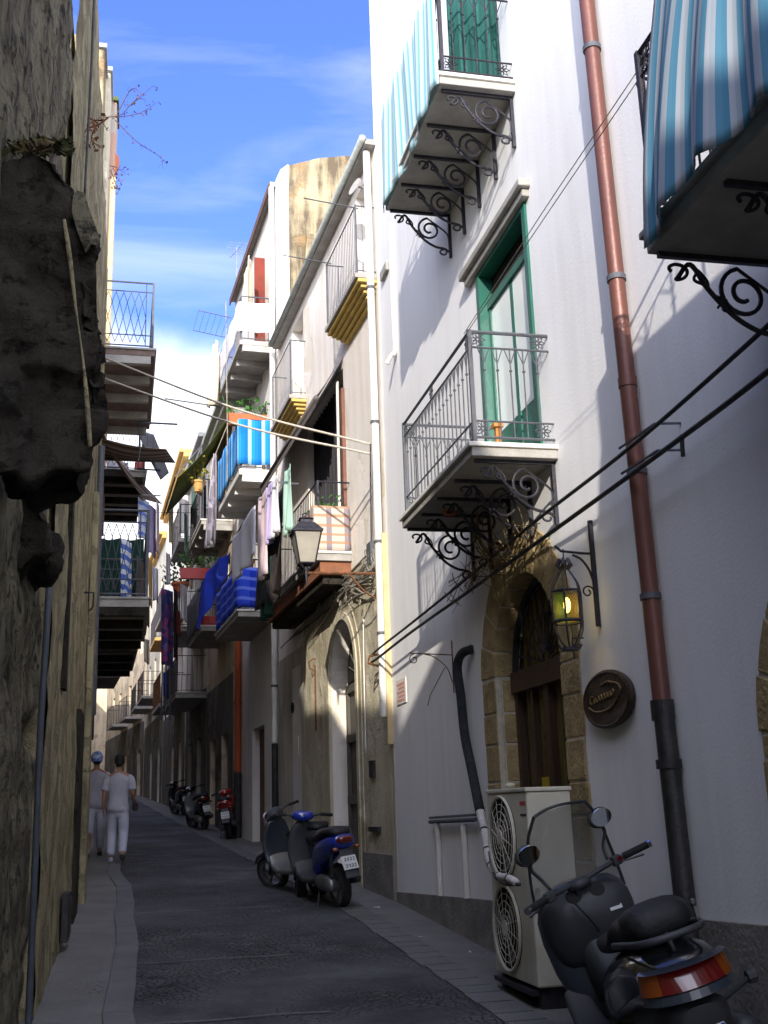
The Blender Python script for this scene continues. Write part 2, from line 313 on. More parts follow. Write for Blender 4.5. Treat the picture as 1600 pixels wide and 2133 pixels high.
M = dict(
 white=plaster('white_plaster', (.85, .845, .84), (.64, .62, .59), .38, .10),
 plinth=pmat('cement_plinth', (.16, .15, .14), (.26, .24, .21), 3, .95, bump=.6, bscale=30),
 cream=plaster('cream_plaster', (.84, .78, .71), (.66, .58, .47), .7, .3, patch=(.74, .67, .55), pscale=.7, plo=.56, phi=.6),
 oldbeige=plaster('weathered_beige_stone', (.58, .52, .38), (.34, .30, .20), 1.0, .6, patch=(.62, .56, .43), pscale=1.6, plo=.5, phi=.62, big=1.2),
 white3=plaster('aged_white_plaster', (.76, .73, .68), (.55, .5, .44), .6, .3),
 tan=plaster('tan_plaster', (.66, .56, .40), (.40, .33, .24), 1., .4, patch=(.36, .30, .23), pscale=.9),
 grey=plaster('grey_plaster', (.55, .51, .42), (.34, .32, .26), 1., .4, patch=(.44, .4, .33), pscale=.9),
 rose=plaster('rose_plaster', (.52, .34, .24), (.3, .2, .15), .9, .4, patch=(.42, .36, .3), pscale=.9),
 ochre=plaster('ochre_plaster', (.62, .38, .13), (.4, .24, .1), .7, .3),
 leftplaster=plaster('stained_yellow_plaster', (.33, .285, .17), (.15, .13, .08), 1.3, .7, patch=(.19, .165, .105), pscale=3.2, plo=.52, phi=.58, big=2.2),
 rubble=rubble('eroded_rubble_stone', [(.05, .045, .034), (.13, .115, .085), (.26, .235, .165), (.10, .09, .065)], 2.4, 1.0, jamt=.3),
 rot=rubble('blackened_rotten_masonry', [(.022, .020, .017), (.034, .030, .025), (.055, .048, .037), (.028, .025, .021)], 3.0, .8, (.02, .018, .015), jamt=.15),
 gable=plaster('bare_gable_masonry', (.40, .33, .20), (.13, .10, .065), 1.5, 1.0, patch=(.30, .20, .10), pscale=1.3, plo=.54, phi=.62, big=.9),
 sand=pmat('sandstone_block', (.44, .33, .16), (.27, .20, .10), 7, .95, bump=1., bscale=28),
 mortar=pmat('pale_mortar', (.55, .5, .4), (.42, .38, .3), 14, .95, bump=.5),
 slab=pmat('grey_balcony_slab', (.42, .40, .36), (.30, .285, .26), 4, .9, bump=.3),
 marble=pmat('white_marble_edge', (.78, .76, .70), (.62, .6, .54), 5, .7, bump=.1),
 ironl=pmat('grey_painted_iron', (.115, .12, .135), (.085, .09, .10), 20, .6, .2, bump=.2, bscale=120),
 iron=pmat('black_wrought_iron', (.030, .032, .045), (.055, .05, .055), 20, .5, .5, bump=.3, bscale=120),
 rust=pmat('rusty_iron', (.22, .09, .035), (.09, .045, .025), 18, .85, .2, bump=.5),
 copper=pmat('brown_red_enamel', (.175, .068, .050), (.12, .048, .038), 3.5, .42, .2, spec=.45, stretch=(1.5, 1.5, .3), bump=.15, bscale=25),
 blackpipe=pmat('black_cast_iron', (.022, .022, .024), (.045, .042, .04), 9, .5, .2, bump=.3),
 green=pmat('green_door_paint', (.012, .13, .09), (.016, .10, .07), 5, .4, spec=.5),
 doorwood=pmat('dark_stained_wood', (.035, .018, .011), (.06, .03, .017), 6, .45, bump=.3, stretch=(6, 6, .5), spec=.5),
 greywood=pmat('grey_weathered_wood', (.13, .12, .10), (.08, .075, .065), 6, .8, bump=.4, stretch=(6, 6, .5)),
 redwood=pmat('red_brown_shutter', (.22, .035, .02), (.15, .03, .02), 6, .7, bump=.3),
 brownwood=pmat('brown_shutter', (.20, .09, .06), (.13, .07, .05), 6, .7, bump=.3),
 yellowmold=pmat('yellow_ochre_moulding', (.68, .48, .14), (.52, .37, .11), 8, .85, bump=.3),
 tile=pmat('pale_roof_slate', (.42, .45, .42), (.3, .32, .3), 8, .8, bump=.3),
 pvc=pmat('white_plastic_pipe', (.74, .72, .68), (.6, .57, .5), 4, .45, spec=.5, stretch=(1, 1, .4)),
 ochrepaint=pmat('ochre_strip', (.60, .48, .27), (.52, .4, .22), 5, .9),
 rubberpipe=pmat('black_foam_lagging', (.016, .018, .022), (.03, .032, .036), 20, .75, bump=.6, bscale=60),
 tape=pmat('white_pipe_tape', (.62, .6, .56), (.48, .46, .42), 20, .6, bump=.4),
 acbody=pmat('cream_enamel_sheet', (.60, .57, .47), (.42, .39, .30), 5, .5, spec=.4, stretch=(1, 1, .5), hi=.8),
 dark=pmat('dark_void', (.012, .011, .010), (.02, .018, .016), 4, .95),
 darkcurtain=pmat('charcoal_curtain', (.05, .047, .05), (.025, .024, .027), 4, .95, stretch=(8, 8, .5)),
 awn=pmat('taupe_awning_canvas', (.16, .14, .13), (.12, .105, .10), 4, .9),
 pane=glass('window_glass', (.04, .05, .055), .06, transp=False),
 paneblue=pmat('pale_curtained_glass', (.86, .90, .87), (.74, .82, .80), 1.5, .12, spec=.8),
 road=None,
 cable=pmat('black_cable', (.025, .025, .03), (.05, .05, .055), 12, .6),
 cablegrey=pmat('grey_cable', (.36, .33, .27), (.22, .2, .17), 12, .7),
 rope=pmat('pale_rope', (.55, .5, .42), (.4, .36, .3), 30, .9),
 twig=pmat('dry_twig', (.30, .22, .11), (.16, .12, .06), 12, .9),
 leaf=pmat('green_leaf', (.03, .13, .02), (.07, .2, .03), 8, .6),
 leafdry=pmat('dark_dry_leaf', (.06, .05, .05), (.10, .06, .05), 8, .8),
 pot=pmat('terracotta_pot', (.55, .16, .06), (.42, .12, .05), 6, .8),
 redplastic=pmat('red_plastic', (.5, .03, .02), (.4, .025, .02), 4, .35, spec=.5),
 wcloth=pmat('white_cotton', (.74, .72, .76), (.64, .62, .68), 3, .95),
 ccloth=pmat('cream_cotton', (.78, .70, .52), (.66, .58, .42), 3, .95),
 pcloth=pmat('pale_pink_cotton', (.66, .52, .54), (.56, .44, .47), 3, .95),
 bcloth=pmat('royal_blue_cloth', (.02, .055, .5), (.02, .04, .36), 3, .9),
 dcloth=pmat('dark_wool', (.02, .018, .022), (.045, .035, .03), 6, .95),
 gcloth=pmat('bottle_green_cloth', (.008, .055, .04), (.012, .04, .032), 4, .9),
 lcloth=pmat('lilac_cotton', (.48, .40, .62), (.4, .33, .54), 3, .95),
 mint=pmat('mint_cloth', (.42, .62, .52), (.35, .54, .45), 3, .95),
 base=plaster('shade_darkened_street_render', (.15, .14, .12), (.07, .065, .055), 1.2, .5, patch=(.2, .18, .14), pscale=1.4),  # street shade put into the colour of the far lower storeys, with stains
 olive=pmat('olive_awning_canvas', (.09, .12, .03), (.06, .085, .025), 3, .9),
)
# ------------------------------------------------------------------ street
def pl(tab, y):
    for (a, b), (c, d) in zip(tab, tab[1:]):
        if y <= c: return b+(d-b)*max(0, (y-a))/(c-a)
    return tab[-1][1]
XR = [(-30, 3), (12.9, 3), (20.1, 2.59), (26, 2.25), (36, 1.75), (50, 1.05), (66, .1), (80, -1)]
XL = [(-30, -.55), (14.5, -.55), (18.5, -.75), (26, -.85), (40, -1.5), (66, -3.2), (80, -4.5)]
def strip(y0, y1, fa, fb, dz, step=.5):
    m = MB(); n = max(1, int((y1-y0)/step)); k = 10
    m.grid(lambda u, v: Vector((lerp(fa(lerp(y0, y1, v)), fb(lerp(y0, y1, v)), u), lerp(y0, y1, v), gz(lerp(y0, y1, v))+dz(u, lerp(y0, y1, v)) if callable(dz) else gz(lerp(y0, y1, v))+dz)), k, n)
    return m
def road_mat(name, c1, c2, cob=(.44, .56), cs=9., bump=1.1, spec=.3, rough=.75):
    m, t, b = base_mat(name, rough, 0, spec)
    tc = N(t, 'ShaderNodeTexCoord')
    n1 = N(t, 'ShaderNodeTexNoise', Scale=.55, Detail=6., Roughness=.6); t.links.new(tc.outputs['Object'], n1.inputs['Vector'])
    mk = N(t, 'ShaderNodeMapRange'); mk.inputs['From Min'].default_value = cob[0]; mk.inputs['From Max'].default_value = cob[1]; t.links.new(n1.outputs[0], mk.inputs[0])
    vo = N(t, 'ShaderNodeTexVoronoi', feature='DISTANCE_TO_EDGE', Scale=cs*2); t.links.new(tc.outputs['Object'], vo.inputs['Vector'])
    vr = N(t, 'ShaderNodeMapRange'); vr.inputs['From Max'].default_value = .12; t.links.new(vo.outputs[0], vr.inputs[0])
    n2 = N(t, 'ShaderNodeTexNoise', Scale=cs*4, Detail=6., Roughness=.7); t.links.new(tc.outputs['Object'], n2.inputs['Vector'])
    n3 = N(t, 'ShaderNodeTexNoise', Scale=2.2, Detail=8., Roughness=.65); t.links.new(tc.outputs['Object'], n3.inputs['Vector'])
    cr = N(t, 'ShaderNodeValToRGB'); e = cr.color_ramp.elements; e[0].position = .35; e[1].position = .68; e[0].color = c4(c1); e[1].color = c4(c2)
    t.links.new(n3.outputs[0], cr.inputs[0])
    # paler worn pebbles where the cobble mask is on
    n4 = N(t, 'ShaderNodeTexVoronoi', Scale=cs*2); t.links.new(tc.outputs['Object'], n4.inputs['Vector'])
    ov = N(t, 'ShaderNodeMix', data_type='RGBA', blend_type='MULTIPLY'); ov.inputs[7].default_value = (.3, .3, .3, 1)
    iv = N(t, 'ShaderNodeMath', operation='SUBTRACT'); iv.inputs[0].default_value = 1.; t.links.new(vr.outputs[0], iv.inputs[1])
    mm = N(t, 'ShaderNodeMath', operation='MULTIPLY'); t.links.new(iv.outputs[0], mm.inputs[0]); t.links.new(mk.outputs[0], mm.inputs[1])
    t.links.new(mm.outputs[0], ov.inputs[0]); t.links.new(cr.outputs[0], ov.inputs[6])
    o2 = N(t, 'ShaderNodeMix', data_type='RGBA', blend_type='OVERLAY'); o2.inputs[0].default_value = .5; t.links.new(ov.outputs[2], o2.inputs[6]); t.links.new(n2.outputs[1], o2.inputs[7])
    hsv = N(t, 'ShaderNodeHueSaturation', Saturation=.5); t.links.new(o2.outputs[2], hsv.inputs['Color'])
    t.links.new(hsv.outputs[0], b.inputs['Base Color'])
    h1 = N(t, 'ShaderNodeMath', operation='MULTIPLY'); t.links.new(vr.outputs[0], h1.inputs[0]); t.links.new(mk.outputs[0], h1.inputs[1])
    h2 = N(t, 'ShaderNodeMath', operation='MULTIPLY_ADD'); h2.inputs[1].default_value = .8; t.links.new(n2.outputs[0], h2.inputs[0]); t.links.new(h1.outputs[0], h2.inputs[2])
    bp = N(t, 'ShaderNodeBump', Strength=bump, Distance=.02); t.links.new(h2.outputs[0], bp.inputs['Height']); t.links.new(bp.outputs[0], b.inputs['Normal'])
    return m
M['road'] = road_mat('dark_lava_paving', (.036, .038, .043), (.115, .115, .12))
M['apron'] = road_mat('worn_cement_apron', (.12, .115, .10), (.18, .17, .15), (.6, .7), 12, .6)
M['kerb'] = road_mat('grey_kerb_stone', (.10, .10, .10), (.14, .14, .138), (.7, .8), 12, .5)
M['line'] = road_mat('pale_stone_joint', (.09, .088, .082), (.14, .135, .125), (.7, .8), 12, .5)
g = MB()
ys = [-60]+[y for y in range(-24, 72, 2)]+[70, 90, 200, 1500]; ys = sorted(set(ys)); xs = [-1500, -100, -10, -3, 0, 3, 10, 100, 1500]
for j in range(len(ys)-1):
    for i in range(len(xs)-1):
        g.add([(xs[i], ys[j], gz(ys[j])-.004), (xs[i+1], ys[j], gz(ys[j])-.004), (xs[i+1], ys[j+1], gz(ys[j+1])-.004), (xs[i], ys[j+1], gz(ys[j+1])-.004)], [(0, 1, 2, 3)])
tag(g.build('ground', M['apron'], origin=(0, 0, 0)), kind='structure')
w = lambda y, k: .02*math.sin(y*1.3+k)+.012*math.sin(y*3.7+k*2)
road_l = lambda y: pl(XL, y)+.6
road_r = lambda y: pl(XR, y)-.72
tag(strip(-20, 80, lambda y: road_l(y)+w(y, 0), lambda y: road_r(y)+w(y, 2), 0.0).build('road', M['road'], origin=(0, 0, 0)), kind='structure')
tag(strip(-20, 80, lambda y: pl(XL, y)-.1, lambda y: road_l(y)+w(y, 0)-.18, lambda u, y: .016-.008*u).build('pavement', M['apron'], origin=(0, 0, 0)), kind='structure')
# raised gutter kerb on the left, worn flag course on the right
kb = MB(); y = -6.
while y < 45:
    L = random.uniform(.7, 1.3); a, b = y, y+L-.006
    h_ = .006+random.uniform(0, .004); q4 = [(road_l(t)+w(t, 0)+o_, t) for t, o_ in ((a, -.17), (a, .03), (b, .03), (b, -.17))]
    kb.add([(p, q, gz(q)-.05) for p, q in q4]+[(p, q, gz(q)+h_) for p, q in q4], [(0, 3, 2, 1), (4, 5, 6, 7), (0, 1, 5, 4), (1, 2, 6, 5), (2, 3, 7, 6), (3, 0, 4, 7)]); y += L
tag(kb.build('kerb', M['kerb'], origin=(0, 0, 0), bevel=.008), kind='structure')
fl = MB(); y = -6.
while y < 24:
    L = random.uniform(.22, .34); x = road_r(y)+random.uniform(-.015, .015)
    v = [(x-.03, y), (x+.24, y), (x+.24, y+L-.02), (x-.03, y+L-.02)]
    fl.add([(p, q, gz(q)+.012) for p, q in v]+[(p, q, gz(q)-.02) for p, q in v], [(0, 1, 2, 3), (0, 4, 5, 1), (1, 5, 6, 2), (2, 6, 7, 3), (3, 7, 4, 0)]); y += L
tag(fl.build('road_edging', M['kerb'], origin=(0, 0, 0)), kind='structure')
ln = MB()
for Y in (7.6, 9.8, 12.95, 15.9, 19.2, 23, 27.5, 33):
    x0, x1 = road_l(Y)+.04, road_l(Y)+lerp(1.5, 1.1, random.random()); n = 14
    for i in range(n):
        a, b = lerp(x0, x1, i/n), lerp(x0, x1, (i+.93)/n); o = .02*math.sin(i*.7+Y)
        ln.add([(a, Y+o, gz(Y)+.005), (b, Y+o, gz(Y)+.005), (b, Y+.05+o, gz(Y)+.007), (a, Y+.05+o, gz(Y)+.007)], [(0, 1, 2, 3)])
tag(ln.build('road_joint', M['line'], origin=(0, 0, 0)), kind='structure')
# litter: pale chips on the apron
for px, py in ((785, 1893), (872, 1955), (980, 1985), (1025, 1990), (690, 1850)):
    p = None
    d = ray(px, py); t = -1.6/(d.z-SL*d.y); p = CAM+d*t; p.z = gz(p.y)
    m = MB(); pts = [p+Vector((random.uniform(-.04, .04), random.uniform(-.05, .05), .006+random.random()*.015)) for _ in range(5)]
    m.prism(pts[:4], (0, 0, .006))
    spot = {785: 'between the big scooter pair and the wall corner', 872: 'on the apron below the plastered corner wall', 980: 'beside the flag course near the cooling unit', 1025: 'at the foot of the cooling unit', 690: 'just behind the blue scooter'}[px]
    tag(m.build('paper_scrap', M['wcloth'], origin=p), 'small crumpled white paper scrap '+spot, 'litter', 'paper scraps on the street')

# ------------------------------------------------------------------ walls
def wall_mb(F, u0, u1, z0, z1, holes, th=.28):
    "holes: (ua, ub, za, zb, kind) ; kind 'r' or 'a' (round head rising (ub-ua)/2*rise above zb)"
    m = MB(); us = {u0, u1}; zs = {z0, z1}; H = []
    for h in holes:
        ua, ub, za, zb = h[:4]; k = h[4] if len(h) > 4 else 'r'; top = zb
        if k == 'a': top = zb+(ub-ua)/2*(h[5] if len(h) > 5 else 1)
        H.append((ua, ub, za, zb, k, top)); us |= {ua, ub}; zs |= {za, top}
    us = sorted(x for x in us if u0 <= x <= u1); zs = sorted(z for z in zs if z0 <= z <= z1)
    for a, b in zip(us, us[1:]):
        for c, d in zip(zs, zs[1:]):
            mu, mz = (a+b)/2, (c+d)/2
            if any(h[0] < mu < h[1] and h[2] < mz < h[5] for h in H): continue
            m.add([F.P(a, 0, c), F.P(b, 0, c), F.P(b, 0, d), F.P(a, 0, d)], [(0, 1, 2, 3)])
    for ua, ub, za, zb, k, top in H:
        q = lambda u, z, n=0: F.P(u, n, z)
        prof = [(ua, za), (ua, zb)]
        if k == 'a':
            n = 14; cu, r, rz = (ua+ub)/2, (ub-ua)/2, top-zb
            arc = [(cu-r*math.cos(math.pi*i/n), zb+rz*math.sin(math.pi*i/n)) for i in range(n+1)]
            for i in range(n):
                c = (ua, top) if i < n//2 else (ub, top)
                m.add([q(*c), q(*arc[i]), q(*arc[i+1])], [(0, 1, 2)])
            prof += arc[1:-1]+[(ub, zb), (ub, za)]
        else: prof += [(ub, zb), (ub, za)]
        for p1, p2 in zip(prof, prof[1:]+prof[:1]):
            m.add([q(*p1), q(*p2), q(*p2, -th), q(*p1, -th)], [(0, 1, 2, 3)])
    return m
def house(name, label, F, u0, u1, z1, mat, holes=(), depth=5., z0=-.6, side=None, roofz=0, th=.28, cat='building', wname='wall'):
    o = thing(name, label, cat, F.P(u0, 0, gz(F.P(u0, 0, 0).y)))
    w = wall_mb(F, u0, u1, z0, z1, holes, th)
    P = F.P
    w.add([P(u0, 0, z0), P(u0, -depth, z0), P(u0, -depth, z1), P(u0, 0, z1)], [(0, 1, 2, 3)])
    w.add([P(u1, 0, z0), P(u1, -depth, z0), P(u1, -depth, z1), P(u1, 0, z1)], [(0, 1, 2, 3)])
    w.add([P(u0, -depth, z0), P(u1, -depth, z0), P(u1, -depth, z1), P(u0, -depth, z1)], [(0, 1, 2, 3)])
    w.build(wname, mat, o)
    r = MB(); r.fbox(F, u0+.003, u1-.003, -depth, .0, z1+.002, z1+.06+roofz); r.build('roof', M['tile'], o)
    return o
def win(parent, F, ua, ub, za, zb, name='window', frame=None, pane=None, fw=.06, depth=.14, leaves=2, panel=0, fr=None):
    "framed casement set in the reveal: the part is the pane, the frame its sub-part"
    frame = frame or M['greywood']; pane = pane or M['pane']
    p = MB(); p.fbox(F, ua+fw, ub-fw, -depth-.012, -depth, za+fw+panel, zb-fw); w = p.build(name, pane, parent)
    f = MB()
    f.fbox(F, ua, ua+fw, -depth-.03, -depth+.03, za, zb); f.fbox(F, ub-fw, ub, -depth-.03, -depth+.03, za, zb)
    f.fbox(F, ua+fw, ub-fw, -depth-.03, -depth+.028, zb-fw, zb); f.fbox(F, ua+fw, ub-fw, -depth-.03, -depth+.028, za, za+fw)
    if panel: f.fbox(F, ua+fw, ub-fw, -depth-.02, -depth+.015, za+fw, za+fw+panel)
    for k in range(1, leaves):
        u = lerp(ua, ub, k/leaves); f.fbox(F, u-fw*.6, u+fw*.6, -depth-.028, -depth+.025, za+fw+panel, zb-fw)
    f.build('frame', frame, w); return w
# ---- railings and balconies
def spiral(c, r0, r1, a0, turns, n=22):
    return [(c[0]+lerp(r0, r1, i/n)*math.cos(a0+turns*2*math.pi*i/n), c[1]+lerp(r0, r1, i/n)*math.sin(a0+turns*2*math.pi*i/n)) for i in range(n+1)]
def scroll_bracket(F, u, z, proj, h, mat, parent, r=.009):
    "wrought scroll bracket under a balcony, in the (n, z) plane"
    m = MB(); Q = lambda pts: [F.P(u, n*proj, z+q*h) for n, q in pts]
    m.fbox(F, u-.014, u+.014, 0, proj, z-.026, z)            # top bar
    m.fbox(F, u-.013, u+.013, 0.002, .03, z-h*1.12, z-.027)   # wall bar
    # long sweep: outer curl -> belly -> foot curl
    curl = spiral((.88, -.20), .035, .115, -math.pi*.2, .85)
    sweep = catmull([curl[-1], (.78, -.14), (.64, -.34), (.46, -.66), (.26, -.86), (.12, -.90), (.06, -1.0)], 6)
    pts = [Vector((a[0], a[1], 0)) if not hasattr(a, 'x') else a for a in sweep] if False else None
    def cm(pp, k=6):
        return [(v.x, v.y) for v in catmull([(a, b, 0) for a, b in pp], k)]
    m.tube(Q(curl), r, 5)
    m.tube(Q(cm([curl[-1], (.76, -.12), (.64, -.40), (.46, -.70), (.28, -.86), (.13, -.90), (.05, -.97)])), r*1.35, 6)
    m.tube(Q(spiral((.13, -1.0), .085, .03, math.pi*.6, -.9)), r, 5)
    # inner volute from the wall
    asp = proj/h; vol = [(.36+(a-.36), -.43+(b+.43)*asp) for a, b in spiral((.36, -.43), .05, .20, math.pi*1.35, 1.55, 34)]
    m.tube(Q(vol), r*1.25, 6)
    m.tube(Q(cm([vol[-1], (.10, -.46), (.045, -.62), (.04, -.8)])), r, 5)
    # leaf tendril
    m.tube(Q(cm([(.60, -.48), (.66, -.36), (.74, -.30), (.70, -.18)])), r*.9, 5)
    m.tube(Q(cm([(.50, -.52), (.62, -.44), (.64, -.30), (.70, -.18)])), r*.7, 5)
    m.tube(Q(spiral((.52, -.62), .06, .02, 0, 1)), r*.7, 5)
    return m.build('bracket', mat, parent, smooth=True, auto=40)
def corner_flower(m, A, B, s, r=.006):
    "square panel of radiating petals between points, A origin; B,C axes"
    c = A+(B[0]+B[1])*.5*s
    for k in range(8):
        a = math.pi*k/4; d = (B[0]*math.cos(a)+B[1]*math.sin(a))*s*.46
        side = (B[0]*-math.sin(a)+B[1]*math.cos(a))*s*.09
        m.tube([c+d*.15, c+d*.6+side, c+d], r, 4); m.tube([c+d*.15, c+d*.6-side, c+d], r, 4)
def rail_mb(F, u0, u1, z, pr, h, style='bars', nb=.11, r=.008, inset=.04, deco=True, ends=True, bow=0):
    m = MB(); P = F.P; n1 = pr-inset; ua, ub = u0+inset, u1-inset
    path = [(ua, .0), (ua, n1), (ub, n1), (ub, .0)]
    def run(zz, rr, seg=6):
        for (a, b), (c, d) in zip(path, path[1:]): m.tube([P(a, b, zz), P(c, d, zz)], rr, seg)
    run(z+h, r*1.7); run(z+h*.86, r*1.1) if deco else None; run(z+.05, r*1.3)
    if deco: run(z+h*.2, r)
    for u in (ua, ub): m.fbox(F, u-r*1.9, u+r*1.9, n1-r*1.9, n1+r*1.9, z-.02, z+h+.012)
    def bar(a, b, zt, zb, d):
        m.tube([P(a, b, zb), P(a, b, zt)], r*.75, 5)
        if style == 'bars' and deco:
            zk = z+h*.66; m.sphere(P(a, b, zk), r*1.8, 6, (1, 1, .8))
            for s in (-1, 1):   # lancet heads
                du = d*s*nb*.32
                q = P(a, b, 0)+(F.d if d == 1 and b == n1 else F.n)*0
                e = (F.d if b == n1 else F.n)*(s*nb*.42)
                m.tube([P(a, b, z+h*.72), P(a, b, z+h*.79)+e*.5, P(a, b, z+h*.86)+e], r*.55, 4)
    nn = max(2, round((ub-ua)/nb))
    for i in range(nn+1):
        u = lerp(ua, ub, i/nn)
        if style in ('bars', 'plain'): bar(u, n1, z+h*(.86 if deco else 1), z+.05, 1)
    for ue in ((ua, ub) if ends else (ub,)):
        k = max(2, round(n1/nb))
        for i in range(1, k):
            if style in ('bars', 'plain'): bar(ue, lerp(0, n1, i/k), z+h*(.86 if deco else 1), z+.05, 1)
    if style == 'lattice':
        segs = [((a, b), (c, d)) for (a, b), (c, d) in zip(path, path[1:])]
        for (a, b), (c, d) in segs:
            L = math.hypot(c-a, d-b); k = max(2, round(L/.16))
            pt = lambda t, zz: P(lerp(a, c, t), lerp(b, d, t), zz)
            zt, zb = z+h*.84, z+.1
            for t in (.12, .88): m.tube([pt(t, z+.05), pt(t, z+h)], r*.8, 4)
            run_t = [(.12+.76*i/k) for i in range(k+1)]
            for i in range(k):
                t0, t1 = run_t[i], run_t[i+1]; mid = (t0+t1)/2
                seq = [(t0, zb), (mid, lerp(zb, zt, .2)), (t1, lerp(zb, zt, .5)), (mid, lerp(zb, zt, .8)), (t0, zt)]
                seq2 = [(t1, zb), (mid, lerp(zb, zt, .2)), (t0, lerp(zb, zt, .5)), (mid, lerp(zb, zt, .8)), (t1, zt)]
                m.tube([pt(*q) for q in seq], r*.6, 4); m.tube([pt(*q) for q in seq2], r*.6, 4)
    if deco and style == 'bars':
        s = h*.14
        for (ax, org) in ((F.d, P(ua, n1, z+h*.86)), (F.d*-1, P(ub, n1, z+h*.86)), (F.n*-1, P(ua, n1, z+h*.86)), (F.n, P(ua, .02, z+h*.86)), (F.n*-1, P(ub, n1, z+h*.86)), (F.d, P((ua+ub)/2, n1, z+h*.86))):
            corner_flower(m, org, (ax, Vector((0, 0, 1))), s*1.05, r*.55)
        for (ax, org) in ((F.d, P(ua, n1, z+.05)), (F.n*-1, P(ua, n1, z+.05)), (F.n, P(ua, .02, z+.05)), (F.n*-1, P(ub, n1, z+.05))):
            corner_flower(m, org, (ax, Vector((0, 0, 1))), s*1.1, r*.5)
    return m
def balcony(parent, F, u0, u1, z, pr, h=.95, th=.09, mat=None, rail='bars', railmat=None, under='flat', edge=None, nb=.11, nbr=0, brmat=None, brh=.45, deco=True, r=.008, n_rib=4, ends=True, ribmat=None):
    mat = mat or M['slab']; m = MB()
    m.fbox(F, u0, u1, .002, pr, z-th, z-.002)
    b = m.build('balcony', mat, parent, bevel=.006)
    if edge:
        e = MB(); e.fbox(F, u0-.02, u1+.02, .002, pr+.025, z, z+.035); e.build('edge', edge, b, bevel=.006)
    if under == 'ribs':
        for i in range(n_rib):
            e = MB(); u = lerp(u0+.06, u1-.06, i/(n_rib-1)); e.fbox(F, u-.055, u+.055, .0, pr-.06, z-th-.13, z-th-.002)
            e.build('rib', ribmat or mat, b)
    if under == 'steps':
        e = MB()
        for i in range(5):
            k = .05*i; e.fbox(F, u0+k*1.1, u1-k*1.1, .0, max(.03, pr-.04-k), z-th-.055*(i+1)+.003*i, z-th-.055*i-.004)
        e.build('moulding', M['yellowmold'], b, bevel=.01)
    if rail: rail_mb(F, u0, u1, z+(.036 if edge else 0), pr, h, rail, nb, r, deco=deco, ends=ends).build('railing', railmat or M['iron'], b)
    for i in range(nbr):
        scroll_bracket(F, lerp(u0+.08, u1-.03, i/(nbr-1)), z-th, pr-.04, brh, brmat or M['iron'], b)
    return b
def hang(name, label, cat, fn, mat, nu=20, nv=16, group=None, solid=.006):
    m = MB(); m.grid(fn, nu, nv); o = m.build(name, mat, smooth=True, solid=solid); return tag(o, label, cat, group)
def cloth_on(F, ua, ub, n, zt, zb, wave=.02, k=5, drift=0, taper=0, ph=0, nlo=None, skew=0):
    nlo = n if nlo is None else nlo
    def f(u, v):
        uu = lerp(ua, ub, lerp(.5, u, 1-taper*v) if taper else u)
        return F.P(uu+drift*v, lerp(n, nlo, v)+wave*(.35+v)*math.sin(u*k*2*math.pi+ph)+wave*.5*math.sin(u*k*4.3+v*3+ph), lerp(zt, zb, v)+skew*u+.02*math.sin(u*7+ph)*v)
    return f
# ================================================================== RIGHT: near white house
RW = Fac((3, -6), (3, 12.87))       # u = Y + 6
o6 = 6.
AU0, AU1 = 7.48+o6, 8.98+o6         # arch opening
wh = house('white_house', 'tall whitewashed house nearest on the right with three iron balconies', RW, 0, 18.87, 12.6, M['white'],
  holes=[(AU0-.04, AU1+.04, .3, 2.62, 'a', .985), (3.2+o6-.04, 4.75+o6+.04, .1, 1.88, 'a', 1.05),
         (7.52+o6, 8.85+o6, 4.10, 6.32), (7.95+o6, 9.25+o6, 7.42, 9.6), (1.9+o6, 3.1+o6, 4.2, 6.5)], depth=7, th=.34)
# cement plinth
f = lambda y: .99-(y-5.1)*.0431
for a, b in ((-4, 3.2-.27), (4.75+.27, 7.48-.36), (8.98+.36, 12.87)):
    p = MB(); q = [(a, -.5), (b, -.5), (b, f(b)), (a, f(a))]
    p.prism([(3.0-.002, y, z) for y, z in q], (-.028, 0, 0))
    p.build('plinth', M['plinth'], wh, bevel=.004)
